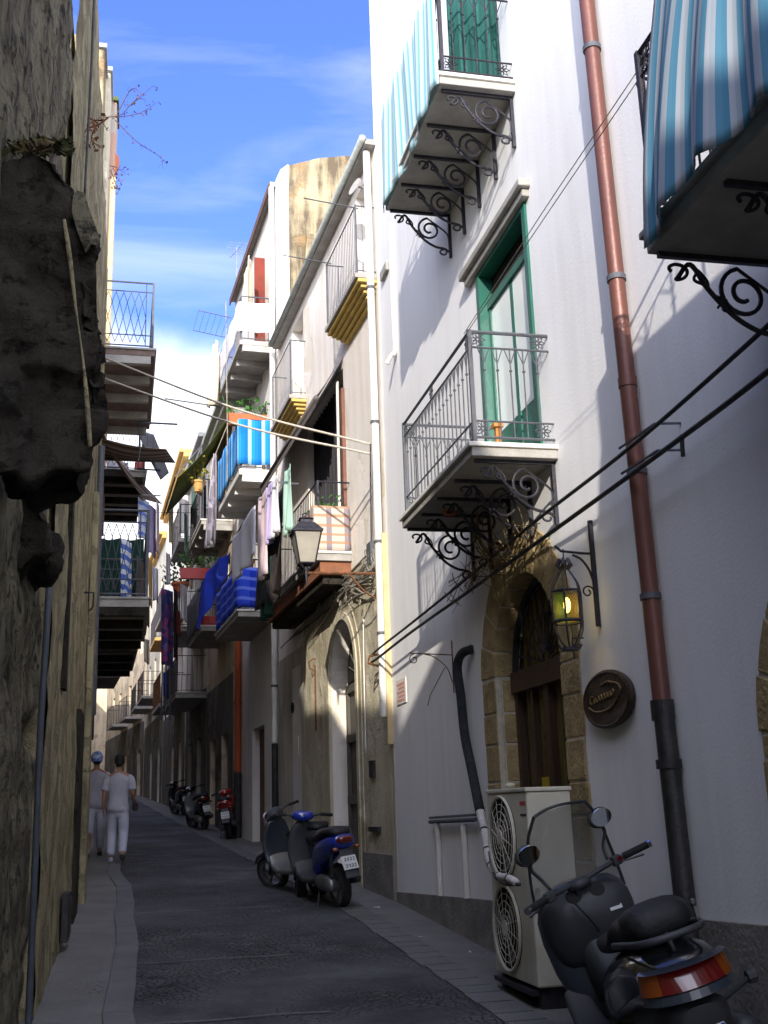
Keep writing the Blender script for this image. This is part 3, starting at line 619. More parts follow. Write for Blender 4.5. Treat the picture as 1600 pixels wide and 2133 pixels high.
# stone door surround: voussoirs and jamb quoins
def surround(parent, ya, yb, z0, zs, rise, w, name='door_surround', courses=.27, X=3.0, seed=1, proud=.012, rev=.2):
    rnd = random.Random(seed); m = MB(); mo = MB(); cy, r = (ya+yb)/2, (yb-ya)/2
    for side in (-1, 1):
        z = z0; k = 0
        while z < zs-.02:
            h = min(courses*rnd.uniform(.85, 1.15), zs-z); ww = w*(1 if k % 2 else rnd.uniform(.86, 1.0)); g = .009
            e = cy+side*r
            y0, y1 = (e-ww, e) if side < 0 else (e, e+ww)
            m.box((X-proud-rnd.random()*.006, y0+g, z+g), (X+.05, y1 if side < 0 else y1-g, z+h-g))
            # reveal stone lining
            ry0, ry1 = (e-.03, e+.012) if side < 0 else (e-.012, e+.03)
            m.box((X+.052, ry0, z+g), (X+rev, ry1, z+h-g))
            z += h; k += 1
        y0, y1 = (cy-r-w, cy-r+.002) if side < 0 else (cy+r-.002, cy+r+w)
        mo.box((X-.006, y0+.01, z0), (X+.04, y1-.01, zs)); ry0, ry1 = (cy-r-.03, cy-r+.006) if side < 0 else (cy+r-.006, cy+r+.03)
        mo.box((X+.041, ry0, z0), (X+rev-.004, ry1, zs))
    n = 11
    for i in range(n):
        a0, a1 = math.pi*i/n+.012, math.pi*(i+1)/n-.012; w2 = w*rnd.uniform(.92, 1.06)
        P = []
        for rr in (r-.0, r+w2):
            for a in ([a0, (a0+a1)/2, a1] if rr == r else [a1, (a0+a1)/2, a0]):
                P.append((X-proud-.003, cy-rr*math.cos(a), zs+rr*math.sin(a)*rise))
        m.prism(P, (rev, 0, 0))
    na = 24; P = [(X-.006, cy-(r+.008)*math.cos(math.pi*i/na), zs+(r+.008)*math.sin(math.pi*i/na)*rise) for i in range(na+1)]+[(X-.006, cy-(r+w-.01)*math.cos(math.pi*(na-i)/na), zs+(r+w-.01)*math.sin(math.pi*(na-i)/na)*rise) for i in range(na+1)]
    for i in range(na):
        a, b, c, d = P[i], P[i+1], P[2*na-i], P[2*na+1-i]
        mo.add([a, b, c, d, (X+.1, b[1], b[2]), (X+.1, a[1], a[2])], [(0, 1, 2, 3), (0, 1, 4, 5)])
    s = m.build(name, M['sand'], parent, bevel=.008); mo.build('mortar', M['mortar'], s)
    return s
surround(wh, 7.48, 8.98, .2, 2.62, .98, .36)
surround(wh, 3.2, 4.75, .1, 1.88, 1.05, .21, seed=4)
# timber door with fanlight, behind the cooling unit
def arch_door(parent, ya, yb, z0, zs, rise, X, wood, glassm, name='door'):
    cy, r = (ya+yb)/2, (yb-ya)/2; m = MB(); n = 18
    pts = [(X, ya, z0), (X, yb, z0)]+[(X, cy+r*math.cos(math.pi*i/n), zs+r*math.sin(math.pi*i/n)*rise) for i in range(n+1)]
    m.prism(pts, (.03, 0, 0)); d = m.build(name, glassm, parent)
    f = MB(); b = .07
    for y0, y1 in ((ya, ya+b), (yb-b, yb), (cy-.05, cy+.05)): f.box((X-.06, y0, z0), (X-.002, y1, zs-.12))
    f.box((X-.09, ya, zs-.12), (X-.002, yb, zs+.05))
    f.box((X-.05, ya+b, z0), (X-.003, cy-.05, z0+.55)); f.box((X-.05, cy+.05, z0), (X-.003, yb-b, z0+.55))
    for y in (lerp(ya, cy, .5), lerp(cy, yb, .5)): f.box((X-.045, y-.03, z0+.55), (X-.003, y+.03, zs-.12))
    f.build('frame', wood, d)
    g = MB()
    for i in range(1, 12): a = math.pi*i/12; g.tube([(X-.03, cy+.10*math.cos(a), zs+.05+.10*math.sin(a)), (X-.03, cy+r*math.cos(a)*.97, zs+.02+r*math.sin(a)*rise*.96)], .009, 4)
    for k in (.10, .36): g.tube([(X-.03, cy+(k if k < .2 else r*k*1.6)*math.cos(math.pi*i/14), zs+.05+(k if k < .2 else r*k*1.6)*math.sin(math.pi*i/14)*rise) for i in range(15)], .008, 4)
    g.tube([(X-.04, cy+r*.98*math.cos(math.pi*i/18), zs+.03+r*.98*math.sin(math.pi*i/18)*rise) for i in range(19)], .03, 5)
    g.build('fanlight_grille', M['iron'], d)
    return d
M['yellowcurtain'] = pmat('ochre_curtain_glass', (.22, .17, .05), (.05, .04, .02), 2.5, .25, stretch=(3, 7, .3), spec=.6, lo=.4, hi=.6)
dd = arch_door(wh, 7.5, 8.96, .3, 2.60, .96, 3.21, M['doorwood'], M['yellowcurtain'])
m = MB(); m.box((3.19, 8.30, 1.0), (3.205, 8.55, 1.78)); m.build('notice', pmat('yellow_card', (.5, .38, .03), (.42, .3, .02), 4, .6), dd)
arch_door(wh, 3.22, 4.73, .1, 1.86, 1.03, 3.24, M['doorwood'], M['pane'])
# middle window with green frame, cornice, open leaves
def french(parent, F, ua, ub, za, zb, paneM, frameM, sides=True):
    fw = .075
    p = MB(); p.fbox(F, ua+fw*1.6, ub-fw*1.6, -.085, -.075, za+.62, zb-.36); w_ = p.build('french_window', paneM, parent)
    f = MB(); 
    for a, b, n0, n1 in ((ua, ua+fw, -.22, .022), (ub-fw, ub, -.22, .022)): f.fbox(F, a, b, n0, n1, za, zb)
    f.fbox(F, ua+fw, ub-fw, -.22, .018, zb-fw, zb)
    f.fbox(F, ua+fw, ub-fw, -.13, -.05, zb-.40, zb-.33)
    for a, b in ((ua+fw, ua+fw*1.7), (ub-fw*1.7, ub-fw)): f.fbox(F, a, b, -.13, -.06, za, zb-.40)
    mid = (ua+ub)/2; f.fbox(F, mid-.035, mid+.035, -.125, -.07, za, zb-.40)
    f.fbox(F, ua+fw*1.7, ub-fw*1.7, -.12, -.08, za, za+.62)
    f.build('frame', frameM, w_)
    t = MB(); t.fbox(F, ua+fw, ub-fw, -.12, -.11, zb-.34, zb-fw); t.build('transom', M['dark'], w_); return w_
french(wh, RW, 7.52+o6, 8.85+o6, 4.10, 6.32, M['paneblue'], M['green'])
c = MB(); c.fbox(RW, 7.40+o6, 9.12+o6, -.01, .10, 6.36, 6.43); c.fbox(RW, 7.44+o6, 9.08+o6, -.008, .06, 6.29, 6.357)
c.build('cornice', M['slab'], wh, bevel=.012)
french(wh, RW, 7.95+o6, 9.25+o6, 7.42, 9.6, M['pane'], M['green'])
french(wh, RW, 1.9+o6, 3.1+o6, 4.2, 6.5, M['pane'], M['green'])
# green shutter leaf standing open on the top balcony, with folds of curtain
m = MB(); m.grid(lambda u, v: RW.P(7.9+o6+.05*math.sin(u*22), lerp(.0, .46, u), lerp(9.55, 7.48, v)), 40, 3); s = m.build('curtain', pmat('teal_curtain', (.01, .055, .045), (.03, .14, .13), 3, .9, stretch=(6, 6, .4)), wh, smooth=True)
# balconies (slab z, wall span, reach)
BM = balcony(wh, RW, 7.25+o6, 9.42+o6, 4.09, .66, .88, .07, M['slab'], 'bars', M['ironl'], edge=M['marble'], nbr=5, brmat=M['iron'], brh=.43)
BT = balcony(wh, RW, 7.57+o6, 9.62+o6, 7.42, .66, .95, .07, M['slab'], 'bars', M['iron'], edge=M['marble'], nbr=5, brh=.43)
BN = balcony(wh, RW, 1.7+o6, 4.30+o6, 4.14, .70, .95, .08, M['slab'], 'bars', M['iron'], edge=M['slab'], nbr=5, brh=.43)
sw = stripes('turquoise_striped_canvas', [(.80, .88, .87), (.26, .62, .70), (.62, .80, .82)], 20, transl=.25)
sw2 = stripes('blue_striped_canvas', [(.48, .53, .59), (.10, .28, .42), (.12, .30, .44), (.40, .47, .54)], 26, transl=.15)
def ctop(u, v):
    return RW.P(lerp(7.55+o6, 9.66+o6, u)+.0*v, .675+.018*math.sin(u*30)+.03*math.sin(u*9)*v, lerp(8.42, 7.33, v)+.02*math.sin(u*26)*v)
hang('balcony_screen', 'turquoise and white striped canvas screen wrapped round the uppermost balcony of the white house', 'canvas screen', ctop, sw, 70, 14)
def cnear(u, v):
    s = lerp(1.6+o6, 3.92+o6, u)+.30*v*u*u
    return RW.P(s-.10*v*(1-u)+.06*math.sin(v*3)*u, .725+.03*math.sin(u*44)*(.3+v)+.05*math.sin(u*9+1)*v+.05*v, lerp(5.2, 4.07+.02*math.sin(u*17)+.02*math.sin(u*41), v))
hang('balcony_screen', 'billowing blue and white striped canvas hung over the nearest balcony at the top right corner', 'canvas screen', cnear, sw2, 90, 20)
# geranium pot on the top balcony
def plant_pot(name, label, cat, loc, s=1., potm=None, box=False, leaf=None, flower=None, seed=0, n=40, spread=.16, hh=.22, L=.5, rz=0, group=None):
    rnd = random.Random(seed); o = thing(name, label, cat, loc, rz, group); loc = Vector(loc); Mx = Matrix.Translation(loc) @ Matrix.Rotation(rz, 4, 'Z')
    m = MB(Mx)
    if box:
        v = [(-L/2*.92, -.07), (L/2*.92, -.07), (L/2*.92, .07), (-L/2*.92, .07)]
        m.add([(a, b, 0) for a, b in v]+[(a*1.09, b*1.2, .15*s) for a, b in v]+[(a*1.03, b*1.02, .15*s) for a, b in v]+[(a*.97, b*.9, .12*s) for a, b in v],
              [(0, 1, 2, 3), (0, 1, 5, 4), (1, 2, 6, 5), (2, 3, 7, 6), (3, 0, 4, 7), (4, 5, 9, 8), (5, 6, 10, 9), (6, 7, 11, 10), (7, 4, 8, 11), (12, 13, 14, 15), (8, 9, 13, 12), (9, 10, 14, 13), (10, 11, 15, 14), (11, 8, 12, 15)])
    else:
        prof = [(.065, 0), (.095, .14), (.11, .14), (.11, .17), (.095, .17), (.09, .15)]
        m.loft([[(r_*s*math.cos(2*math.pi*k/14), r_*s*math.sin(2*math.pi*k/14), z_*s) for k in range(14)] for r_, z_ in prof])
    m.build('pot', potm or M['pot'], o, smooth=True, auto=40)
    l = MB(Mx)
    for i in range(n):
        bx = rnd.uniform(-.5, .5)*(L if box else .1*s); a = rnd.uniform(0, 6.28); R_ = rnd.uniform(.2, 1)*spread*s; z = .14*s+rnd.uniform(.1, 1)*hh*s
        c = Vector((bx+R_*math.cos(a), R_*math.sin(a)*.8, z)); q = rnd.uniform(.018, .035)*s*1.3
        e1 = jit((0, 0, 0), 1).normalized()*q; e2 = jit((0, 0, 0), 1).normalized()*q*.7
        l.add([c-e1, c+e2, c+e1, c-e2], [(0, 1, 2, 3)])
        if i % 5 == 0: l.tube([(bx, 0, .13*s), tuple(c)], .004, 4)
    l.build('foliage', leaf or M['leaf'], o)
    if flower:
        l = MB(Mx)
        for i in range(4): l.sphere((rnd.uniform(-.5, .5)*(L if box else .12), rnd.uniform(-.06, .06), (.2+rnd.random()*hh)*s), .03*s, 6)
        l.build('flower', flower, o)
    return o
plant_pot('plant_pot', 'small round terracotta pot on the uppermost balcony behind its black railing', 'flower pot', RW.P(7.95+o6, .42, 7.46), .8, n=14, spread=.08, hh=.08, seed=3)
m = MB(); m.sphere(RW.P(8.35+o6, .40, 7.60), .13, 12, (1, 1, .95)); tag(m.build('wrapped_bundle', M['bcloth'], smooth=True), 'blue wrapped bundle standing behind the bars of the uppermost balcony', 'bundle')
m = MB(); m.fbox(RW, 7.62+o6, 7.66+o6, .3, .34, 4.13, 4.38); m.fbox(RW, 7.6+o6, 7.68+o6, .28, .36, 4.38, 4.41)
tag(m.build('wooden_post', pmat('orange_wood', (.5, .22, .06), (.4, .17, .05), 5, .6)), 'short orange wooden post standing on the middle balcony of the white house', 'post')

# ---- downpipes
def pipe(name, label, cat, pts, r, mat, clamps=(), clampm=None, seg=14, joints=(), foot=None, group=None):
    pts = [Vector(p) for p in pts]
    o = thing(name, label, cat, pts[-1], 0, group)
    m = MB(); m.tube(pts, r, seg)
    for t in joints:
        k = t*(len(pts)-1); i = min(int(k), len(pts)-2); c = pts[i].lerp(pts[i+1], k-i); d = (pts[i+1]-pts[i]).normalized()
        m.tube([c-d*.03, c-d*.028, c+d*.028, c+d*.03], lambda q, r=r: r*1.12, seg)
    m.build('pipe', mat, o, smooth=True, auto=40)
    for t in clamps:
        k = t*(len(pts)-1); i = min(int(k), len(pts)-2); c = pts[i].lerp(pts[i+1], k-i); d = (pts[i+1]-pts[i]).normalized()
        q = MB(); q.tube([c-d*.018, c+d*.018], r*1.18, seg); q.build('clamp', clampm or mat, o)
    return o
o = pipe('downpipe', 'brown red downpipe with a black lower length, down the front of the white house', 'downpipe',
     [(2.93, 6.02, 12.5), (2.93, 5.96, 7), (2.93, 5.88, 3.6), (2.93, 5.84, 2.1)], .052, M['copper'], clamps=(.38, .55, .69, .86), clampm=M['ironl'], joints=(.62,), seg=18)
m = MB(); m.tube([(2.93, 5.84, 2.13), (2.93, 5.84, 2.02), (2.93, 5.83, 2.019), (2.93, 5.77, .3)], lambda t: .066 if t < .5 else .058, 18)
m.tube([(2.93, 5.826, 1.80), (2.93, 5.826, 1.75)], .072, 18); m.build('lower_pipe', M['blackpipe'], o, smooth=True, auto=40)
# iron standoff clamps carrying the cables
for z in (3.62, 3.46):
    m = MB(); m.tube([(3.0, 5.42, z+.03), (2.84, 5.42, z+.02), (2.84, 5.9, z+.03)], .008, 5); tag(m.build('cable_hook', M['ironl']), ('upper' if z > 3.5 else 'lower')+' thin iron hook holding a cable off the wall beside the brown red downpipe', 'hook')
# ---- cables along the house
def cable(name, label, pts, r, mat=None, seg=6, n=8, cat='cable', group=None, ends=True):
    m = MB(); m.tube(catmull(pts, n), r, seg); return tag(m.build(name, mat or M['cable'], smooth=True), label, cat, group)
cable('cable', 'upper of the two thick black cables slung along the white house past the downpipe', [(2.83, 2.5, 3.84), (2.85, 4.25, 3.71), (2.84, 5.73, 3.61), (2.85, 7.37, 3.585), (2.86, 9.37, 3.52), (2.84, 11.2, 3.45), (2.82, 12.7, 3.40), (2.8, 13.1, 3.36)], .013)
cable('cable', 'lower of the two thick black cables slung along the white house past the downpipe', [(2.83, 2.5, 3.62), (2.85, 4.29, 3.50), (2.84, 5.63, 3.45), (2.84, 7.2, 3.42), (2.86, 9.3, 3.40), (2.84, 11.2, 3.36), (2.82, 12.7, 3.30), (2.8, 13.1, 3.28)], .015)
m = MB(); m.tube([(2.85, 5.15, 3.48), (2.845, 5.15, 3.41), (2.85, 5.16, 3.36)], .012, 6); tag(m.build('cable_tie', M['cable']), 'short black end of tape dangling from the lower thick cable right of the downpipe', 'cable tie')
for k, (dz, dy) in enumerate(((0, 0), (.05, .02))):
    cable('clothes_wire', ('upper' if k else 'lower')+' thin wire running from the near balcony rail down to the middle balcony rail', [RW.P(4.3+o6, .66, 5.0+dz), RW.P(5.6+o6, .67, 4.97+dz), RW.P(7.29+o6, .66, 4.96+dz*.5)], .0035, M['cablegrey'], 4)
# vent slot and drain spouts on the far end of the house
m = MB(); m.fbox(RW, 12.25+o6, 12.60+o6, 0, .045, 8.1, 8.22); tag(m.build('wall_vent', M['slab'], bevel=.01), 'small grey stone spout high near the far corner of the white house', 'spout')
pipe('drain_spout', 'thin white pipe with a curled low end near the far corner', 'pipe', catmull([(2.97, 12.0, 8.6), (2.97, 12.0, 7.4), (2.97, 12.0, 6.9), (2.93, 12.02, 6.84), (2.88, 12.05, 6.74)], 5), .028, M['pvc'])
# insulated refrigerant pipe
o = thing('insulated_pipe', 'black lagged pipe with a white taped end leading from the wall to the cooling unit', 'pipe', (2.9, 9.7, .9))
A = [atX(983, 1352, 2.98), atX(962, 1362, 2.92), atX(953, 1390, 2.9), atX(960, 1450, 2.9), atX(968, 1530, 2.9), atX(982, 1600, 2.9), atX(1000, 1690, 2.88)]
m = MB(); m.tube(catmull(A, 6), .042, 12); m.build('lagging', M['rubberpipe'], o, smooth=True)
B = [A[-1], atX(1012, 1745, 2.85), atX(1018, 1790, 2.78), atX(1035, 1822, 2.6), atX(1060, 1830, 2.42), atX(1075, 1838, 2.4)]
m = MB(); m.tube(catmull(B, 6), lambda t: .036-.012*t, 12); m.build('taped_end', M['tape'], o, smooth=True)
cb = catmull(B, 6)
for i in (4, 9, 14, 19, 24): m = MB(); m.tube([cb[i], cb[i]+(cb[i+1]-cb[i])*.4], .036-.006*i/24, 12); m.build('binding', M['rubberpipe'], o)
m = MB(); m.tube(catmull([atX(1020, 1775, 2.75), atX(1028, 1815, 2.6), atX(1050, 1840, 2.44), atX(1082, 1842, 2.40)], 5), .012, 6); m.build('drain_hose', M['cable'], o, smooth=True)
# two stub drains under a wall bar
o = thing('stub_pipes', 'grey bar with two short white drain pipes below it, left of the cooling unit', 'drain', (2.96, 10.5, .85))
for y in (10.05, 10.95):
    z0 = f(y)+.0
    m = MB(); m.tube([(2.965, y, z0), (2.965, y, 1.42)], .03, 10); m.build('drain_pipe', M['pvc'], o, smooth=True, auto=40)
m = MB(); m.tube([(2.955, 9.62, 1.46), (2.955, 11.2, 1.43)], .02, 8); m.tube([(2.955, 9.62, 1.50), (2.955, 11.2, 1.47)], .012, 8); m.build('bar', M['ironl'], o)
# red notice plate
m = MB(); m.fbox(RW, 12.15+o6, 12.62+o6, .002, .012, 2.72, 3.0); o = tag(m.build('notice_plate', pmat('faded_notice', (.72, .66, .62), (.66, .6, .56), 5, .7)), 'small pale notice with faded red print near the far corner of the white house', 'notice')
m = MB()
for i in range(5): m.fbox(RW, 12.2+o6, 12.57+o6-.06*(i % 2), .0125, .0145, 2.75+.045*i, 2.775+.045*i)
m.build('print', pmat('faded_red_print', (.62, .25, .2), (.66, .34, .28), 20, .8), o)
# oval carved sign
o = thing('shop_sign', 'round dark carved wooden sign with gilt lettering on the white wall between lantern and downpipe', 'sign', (2.97, 6.66, 2.2))
rr, cyS, czS = (.39, .18), 6.665, 2.215
def ov(r1, r2, x, n=36): return [(x, cyS+r1*math.cos(2*math.pi*k/n), czS+r2*math.sin(2*math.pi*k/n)) for k in range(n)]
m = MB(); m.loft([ov(.36, .175, 2.995), ov(.375, .185, 2.975), ov(.375, .185, 2.955), ov(.35, .168, 2.945), ov(.34, .16, 2.951)]); m.build('board', pmat('dark_carved_board', (.035, .024, .018), (.06, .04, .028), 8, .5, bump=.4), o, smooth=True, auto=35)
g = MB(); gilt = pmat('dull_gilt', (.30, .21, .09), (.18, .12, .05), 20, .5, .5)
def sg(pts, r=.0045, k=5): g.tube([(2.9445, cyS-a*.30, czS+b*.13) for a, b in [(v.x, v.y) for v in catmull([(p, q, 0) for p, q in pts], k)]], r, 5)
sg([(-.85, -.25), (-.5, -.52), (0, -.55), (.5, -.3), (.85, .25), (.7, .62), (.3, .78)], .006)
sg([(-.2, .7), (.25, .82), (.6, .66)], .005)
x = -.75; zb = -.12
for ch in 'CUcotimo':   # worn script: strokes of a handwritten word
    k = x+.75
    if ch == 'C': sg([(x+.16, zb+.35+.2*k), (x+.04, zb+.4+.2*k), (x, zb+.12+.2*k), (x+.1, zb+.2*k), (x+.18, zb+.1+.2*k)]); x += .2
    elif ch in 'Uim': sg([(x, zb+.22+.2*k), (x+.02, zb+.2*k), (x+.09, zb+.05+.2*k), (x+.1, zb+.25+.2*k), (x+.13, zb+.02+.2*k)], .0035); x += .16
    else: sg([(x+.1, zb+.22+.2*k), (x, zb+.14+.2*k), (x+.05, zb+.2*k), (x+.12, zb+.12+.2*k), (x+.1, zb+.3+.2*k)], .0035); x += .15
g.build('lettering', gilt, o)
# ---- lantern on bracket
LY, LX = 7.35, 2.66
o = thing('wall_bracket', 'wrought iron scroll bracket holding the moorish lantern beside the arched doorway', 'bracket', (2.99, 6.9, 2.8))
pb = Vector((2.985, 6.75, 3.12)); BZ = 3.19
o.location = (2.99, 6.75, 2.7)
m = MB(); m.box((2.972, 6.735, 2.70), (2.998, 6.765, 3.42)); m.build('back_plate', M['iron'], o)
m = MB(); m.tube([(2.98, 6.75, BZ), (2.90, 6.75, BZ+.003), (2.76, 6.75, BZ+.015), (2.72, 6.75, BZ+.05)], .009, 6)
m.tube([(x, 6.75, z) for x, z in [(v.x, v.y) for v in catmull([(2.98, 2.98, 0), (2.95, 3.08, 0), (2.90, 3.15, 0), (2.84, 3.18, 0)], 6)]], .008, 6)
m.tube([(x, 6.75, z) for x, z in spiral((2.93, 2.93), .045, .012, 0, 1.2)], .006, 5); m.build('arm', M['iron'], o)
lz = BZ+.02; cx, cy = 2.775, 6.75
LB = thing('lantern', 'moorish iron cage lantern with green and amber glass, lit inside, hanging by the arched doorway', 'lantern', (cx, cy, lz-.95))
m = MB(); m.tube([(cx, cy, BZ+.03), (cx, cy, lz-.07)], .005, 5)
for k in range(6):
    a = k*math.pi/3; m.tube([(cx+.03*math.cos(a), cy+.03*math.sin(a), lz-.06), (cx+.05*math.cos(a), cy+.05*math.sin(a), lz-.10), (cx+.02*math.cos(a), cy+.02*math.sin(a), lz-.13)], .012, 5)
m.sphere((cx, cy, lz-.11), .025, 8); m.build('crown', M['iron'], LB)
zt, zb2, zbot, R6 = lz-.28, lz-.48, lz-.66, .10
def hexp(r, z, off=0): return [Vector((cx+r*math.cos(math.pi*k/3+off), cy+r*math.sin(math.pi*k/3+off), z)) for k in range(6)]
m = MB(); ht, hb = hexp(R6, zt), hexp(R6, zb2)
for k in range(6):
    a = k*math.pi/3; dr = Vector((math.cos(a), math.sin(a), 0)); c0 = Vector((cx, cy, 0))
    m.tube(catmull([c0+dr*.02+Vector((0, 0, lz-.12)), c0+dr*.055+Vector((0, 0, lz-.17)), c0+dr*.09+Vector((0, 0, lz-.23)), ht[k]], 4), .006, 5)
    m.tube([ht[k], hb[k]], .008, 5)
    m.tube(catmull([hb[k], c0+dr*.095+Vector((0, 0, zb2-.06)), c0+dr*.06+Vector((0, 0, zb2-.13)), c0+dr*.02+Vector((0, 0, zbot))], 4), .007, 5)
    for zz, rr_ in ((zt, .008), (zb2, .012)): m.tube([hexp(R6, zz)[k], hexp(R6, zz)[(k+1) % 6]], rr_, 5)
m.disc((cx, cy, zbot), (0, 0, 1), .06, .02, 12); m.tube([(cx-.06, cy, zbot), (cx-.08, cy, zbot+.03)], .008, 5); m.tube([(cx+.06, cy, zbot), (cx+.08, cy, zbot+.03)], .008, 5)
m.build('cage', M['iron'], LB)
lm, t_, b_ = base_mat('green_lantern_glass', .25, 0, .5); b_.inputs['Base Color'].default_value = (.10, .16, .03, 1); b_.inputs['Transmission Weight'].default_value = .0; b_.inputs['Alpha'].default_value = .55
lm2, t_, b_ = base_mat('amber_lantern_glass', .25, 0, .5); b_.inputs['Base Color'].default_value = (.22, .15, .03, 1); b_.inputs['Alpha'].default_value = .45
for k in range(6):
    a, b = ht[k], ht[(k+1) % 6]; c, d = hb[(k+1) % 6], hb[k]; ctr = Vector((cx, cy, (zt+zb2)/2)); q = [p+(ctr-p)*.03 for p in (a, b, c, d)]
    m = MB(); m.prism(q, (ctr-sum(q, Vector())/4).normalized()*.004); m.build('glass_pane', lm if k % 2 else lm2, LB)
m = MB(); m.sphere((cx, cy, lerp(zt, zb2, .45)), .035, 10, (.7, .7, 1.5)); m.build('bulb', emit('lit_bulb', (1, .72, .12), 7), LB, smooth=True)
ld = D.lights.new('lantern_light', 'POINT'); ld.energy = .8; ld.color = (1, .75, .25); ld.shadow_soft_size = .04
lo_ = D.objects.new('lantern_light', ld); COL.objects.link(lo_); lo_.parent = LB; lo_.location = (0, 0, .57)
# small disused ladder bracket beside the lantern and one further along
o = MB(); o.tube([(2.9, 7.02, 3.03), (2.9, 7.0, 2.52)], .006, 5)
for z in (2.93, 2.66): o.tube([(2.98, 7.0, z), (2.9, 7.01, z)], .005, 4)
tag(o.build('iron_rod', M['iron']), 'thin upright iron rod beside the lit moorish lantern', 'rod')
o = thing('empty_bracket', 'thin empty iron scroll bracket on the sunlit plaster left of the doorway surround', 'bracket', (2.98, 10.0, 3.0))
m = MB(); m.tube([(2.98, 10.2, 3.12), (2.98, 10.2, 2.62)], .007, 5); m.tube([(2.98, 10.2, 2.98), (2.55, 10.2, 3.0)], .006, 5)
m.tube(catmull([(2.97, 10.2, 2.72), (2.92, 10.2, 2.86), (2.8, 10.2, 2.96), (2.7, 10.2, 2.99)], 5), .005, 4); m.build('arm', M['rust'], o)
m = MB(); m.tube([(x, 10.2, z) for x, z in spiral((2.6, 2.94), .05, .012, math.pi/2, 1.2)], .005, 4); m.tube([(2.9, 10.2, 2.86), (2.75, 10.22, 2.6), (2.72, 10.22, 2.5)], .004, 4); m.build('scroll', M['rust'], o)

# ---- cooling unit
AC = thing('cooling_unit', 'tall cream twin fan cooling unit standing before the arched doorway', 'air conditioner', (2.7, 7.6, gz(7.4)))
ax0, ax1, ay0, ay1, az0, az1 = 2.575, 2.89, 7.22, 8.08, .44, 1.69
m = MB(); m.box((ax0, ay0, az0), (ax1, ay1, az1-.03)); m.build('casing', M['acbody'], AC, bevel=.012)
m = MB(); m.box((ax0-.008, ay0-.008, az1-.028), (ax1+.008, ay1+.008, az1)); m.build('lid', M['acbody'], AC, bevel=.006)
m = MB(); m.box((ax0+.03, ay0+.03, gz(7.4)-.05), (ax1-.03, ay0+.10, az0)); m.box((ax0+.03, ay1-.1, gz(7.4)-.05), (ax1-.03, ay1-.03, az0)); m.box((ax0-.03, ay0+.04, az0-.05), (ax0+.02, ay1-.04, az0-.02)); m.build('foot', M['iron'], AC)
for zc in (1.36, .76):
    yc = 7.74; m = MB()
    m.disc((ax0-.006, yc, zc), (1, 0, 0), .275, .012, 40); h = m.build('fan_opening', M['dark'], AC)
    g = MB()
    for rr_ in (.275, .225, .175, .125, .08): g.tube([(ax0-.018-.01*(1-rr_/.275), yc+rr_*math.cos(2*math.pi*k/36), zc+rr_*math.sin(2*math.pi*k/36)) for k in range(36)], .0028 if rr_ < .27 else .012, 5, closed=True)
    for k in range(12): a = 2*math.pi*k/12; g.tube([(ax0-.028, yc+.05*math.cos(a), zc+.05*math.sin(a)), (ax0-.018, yc+.275*math.cos(a+.25), zc+.275*math.sin(a+.25))], .0028, 4)
    g.disc((ax0-.028, yc, zc), (1, 0, 0), .05, .01, 16); g.build('fan_guard', M['acbody'], h)
    g = MB()
    for k in range(3):
        a = 2*math.pi*k/3; e = lambda r_, da: (ax0-.014, yc+r_*math.cos(a+da), zc+r_*math.sin(a+da))
        g.prism([e(.05, 0), e(.24, -.1), e(.25, .55), e(.06, .9)], (.004, 0, 0))
    g.build('fan', pmat('grey_fan_blade', (.16, .15, .14), (.12, .11, .1), 5, .6), h)
g = MB()
for i, (y0, w_) in enumerate(((7.24, .012), (7.262, .016), (7.288, .012), (7.31, .02), (7.34, .012))): g.box((ax0-.003, y0, 1.575), (ax0-.001, y0+w_, 1.60))
g.build('logo', pmat('red_print', (.6, .06, .05), (.5, .05, .05), 5, .5), AC)
g = MB()
for i in range(5): g.box((ax0-.003, 7.24+i*.024, 1.505), (ax0-.001, 7.256+i*.024, 1.52))
g.build('model_print', M['iron'], AC)
g = MB(); g.box((ax0+.02, ay0-.012, 1.02), (ax0+.05, ay0-.001, 1.05)); g.build('side_catch', M['plinth'], AC)
m = MB(); m.sphere((2.72, 7.95, 1.715), .03, 8, (1.4, 1, .7)); tag(m.build('plaster_lump', M['mortar'], smooth=True), 'small lump of plaster lying on top of the cooling unit', 'lump')

# dried twigs and straw caught in the cables under the middle balcony
m = MB()
for i in range(65):
    t = random.random(); c = Vector((2.84+random.uniform(-.05, .12), lerp(7.75, 9.7, t), 3.52+random.gauss(0, .07)+.25*max(0, .35-t)))
    d = Vector((random.uniform(-.05, .05), random.uniform(-.3, .3), random.uniform(-.14, .16)))
    m.tube(catmull([c-d, jit(c, .03), c+d], 3), random.uniform(.0022, .005), 4)
for i in range(8):
    c = Vector((2.88, random.uniform(8.0, 8.7), 3.55)); m.tube(catmull([c, c+Vector((-.08, .1, .2)), c+Vector((-.12, -.05, random.uniform(.3, .5)))], 4), .006, 4)
tag(m.build('dry_twigs', M['twig']), 'tangle of dry straw coloured twigs caught on the cables above the stone doorway', 'twigs', kind='stuff')
m = MB(); m.sphere((2.55, 8.6, 3.96), .06, 8, (1.2, .8, .5)); tag(m.build('lamp_fitting', M['pot'], smooth=True), 'small orange lamp fitting under the slab of the middle balcony', 'lamp')
# ================================================================== RIGHT: second house, arched portal
R2 = Fac((3.0, 12.88), (2.59, 20.1))
L2 = R2.L
ua0, ua1 = 1.6, 3.15
h2 = house('cream_house', 'cream house with a tall arched portal and weathered base, second on the right', R2, 0, L2, 10.25, M['cream'],
  holes=[(ua0, ua1, .3, 3.35, 'a', 1.05), (.15, 1.0, 8.4, 10.05), (4.75, 5.7, 8.4, 10.05), (2.0, 4.5, 5.0, 7.85)], depth=7, th=.34)
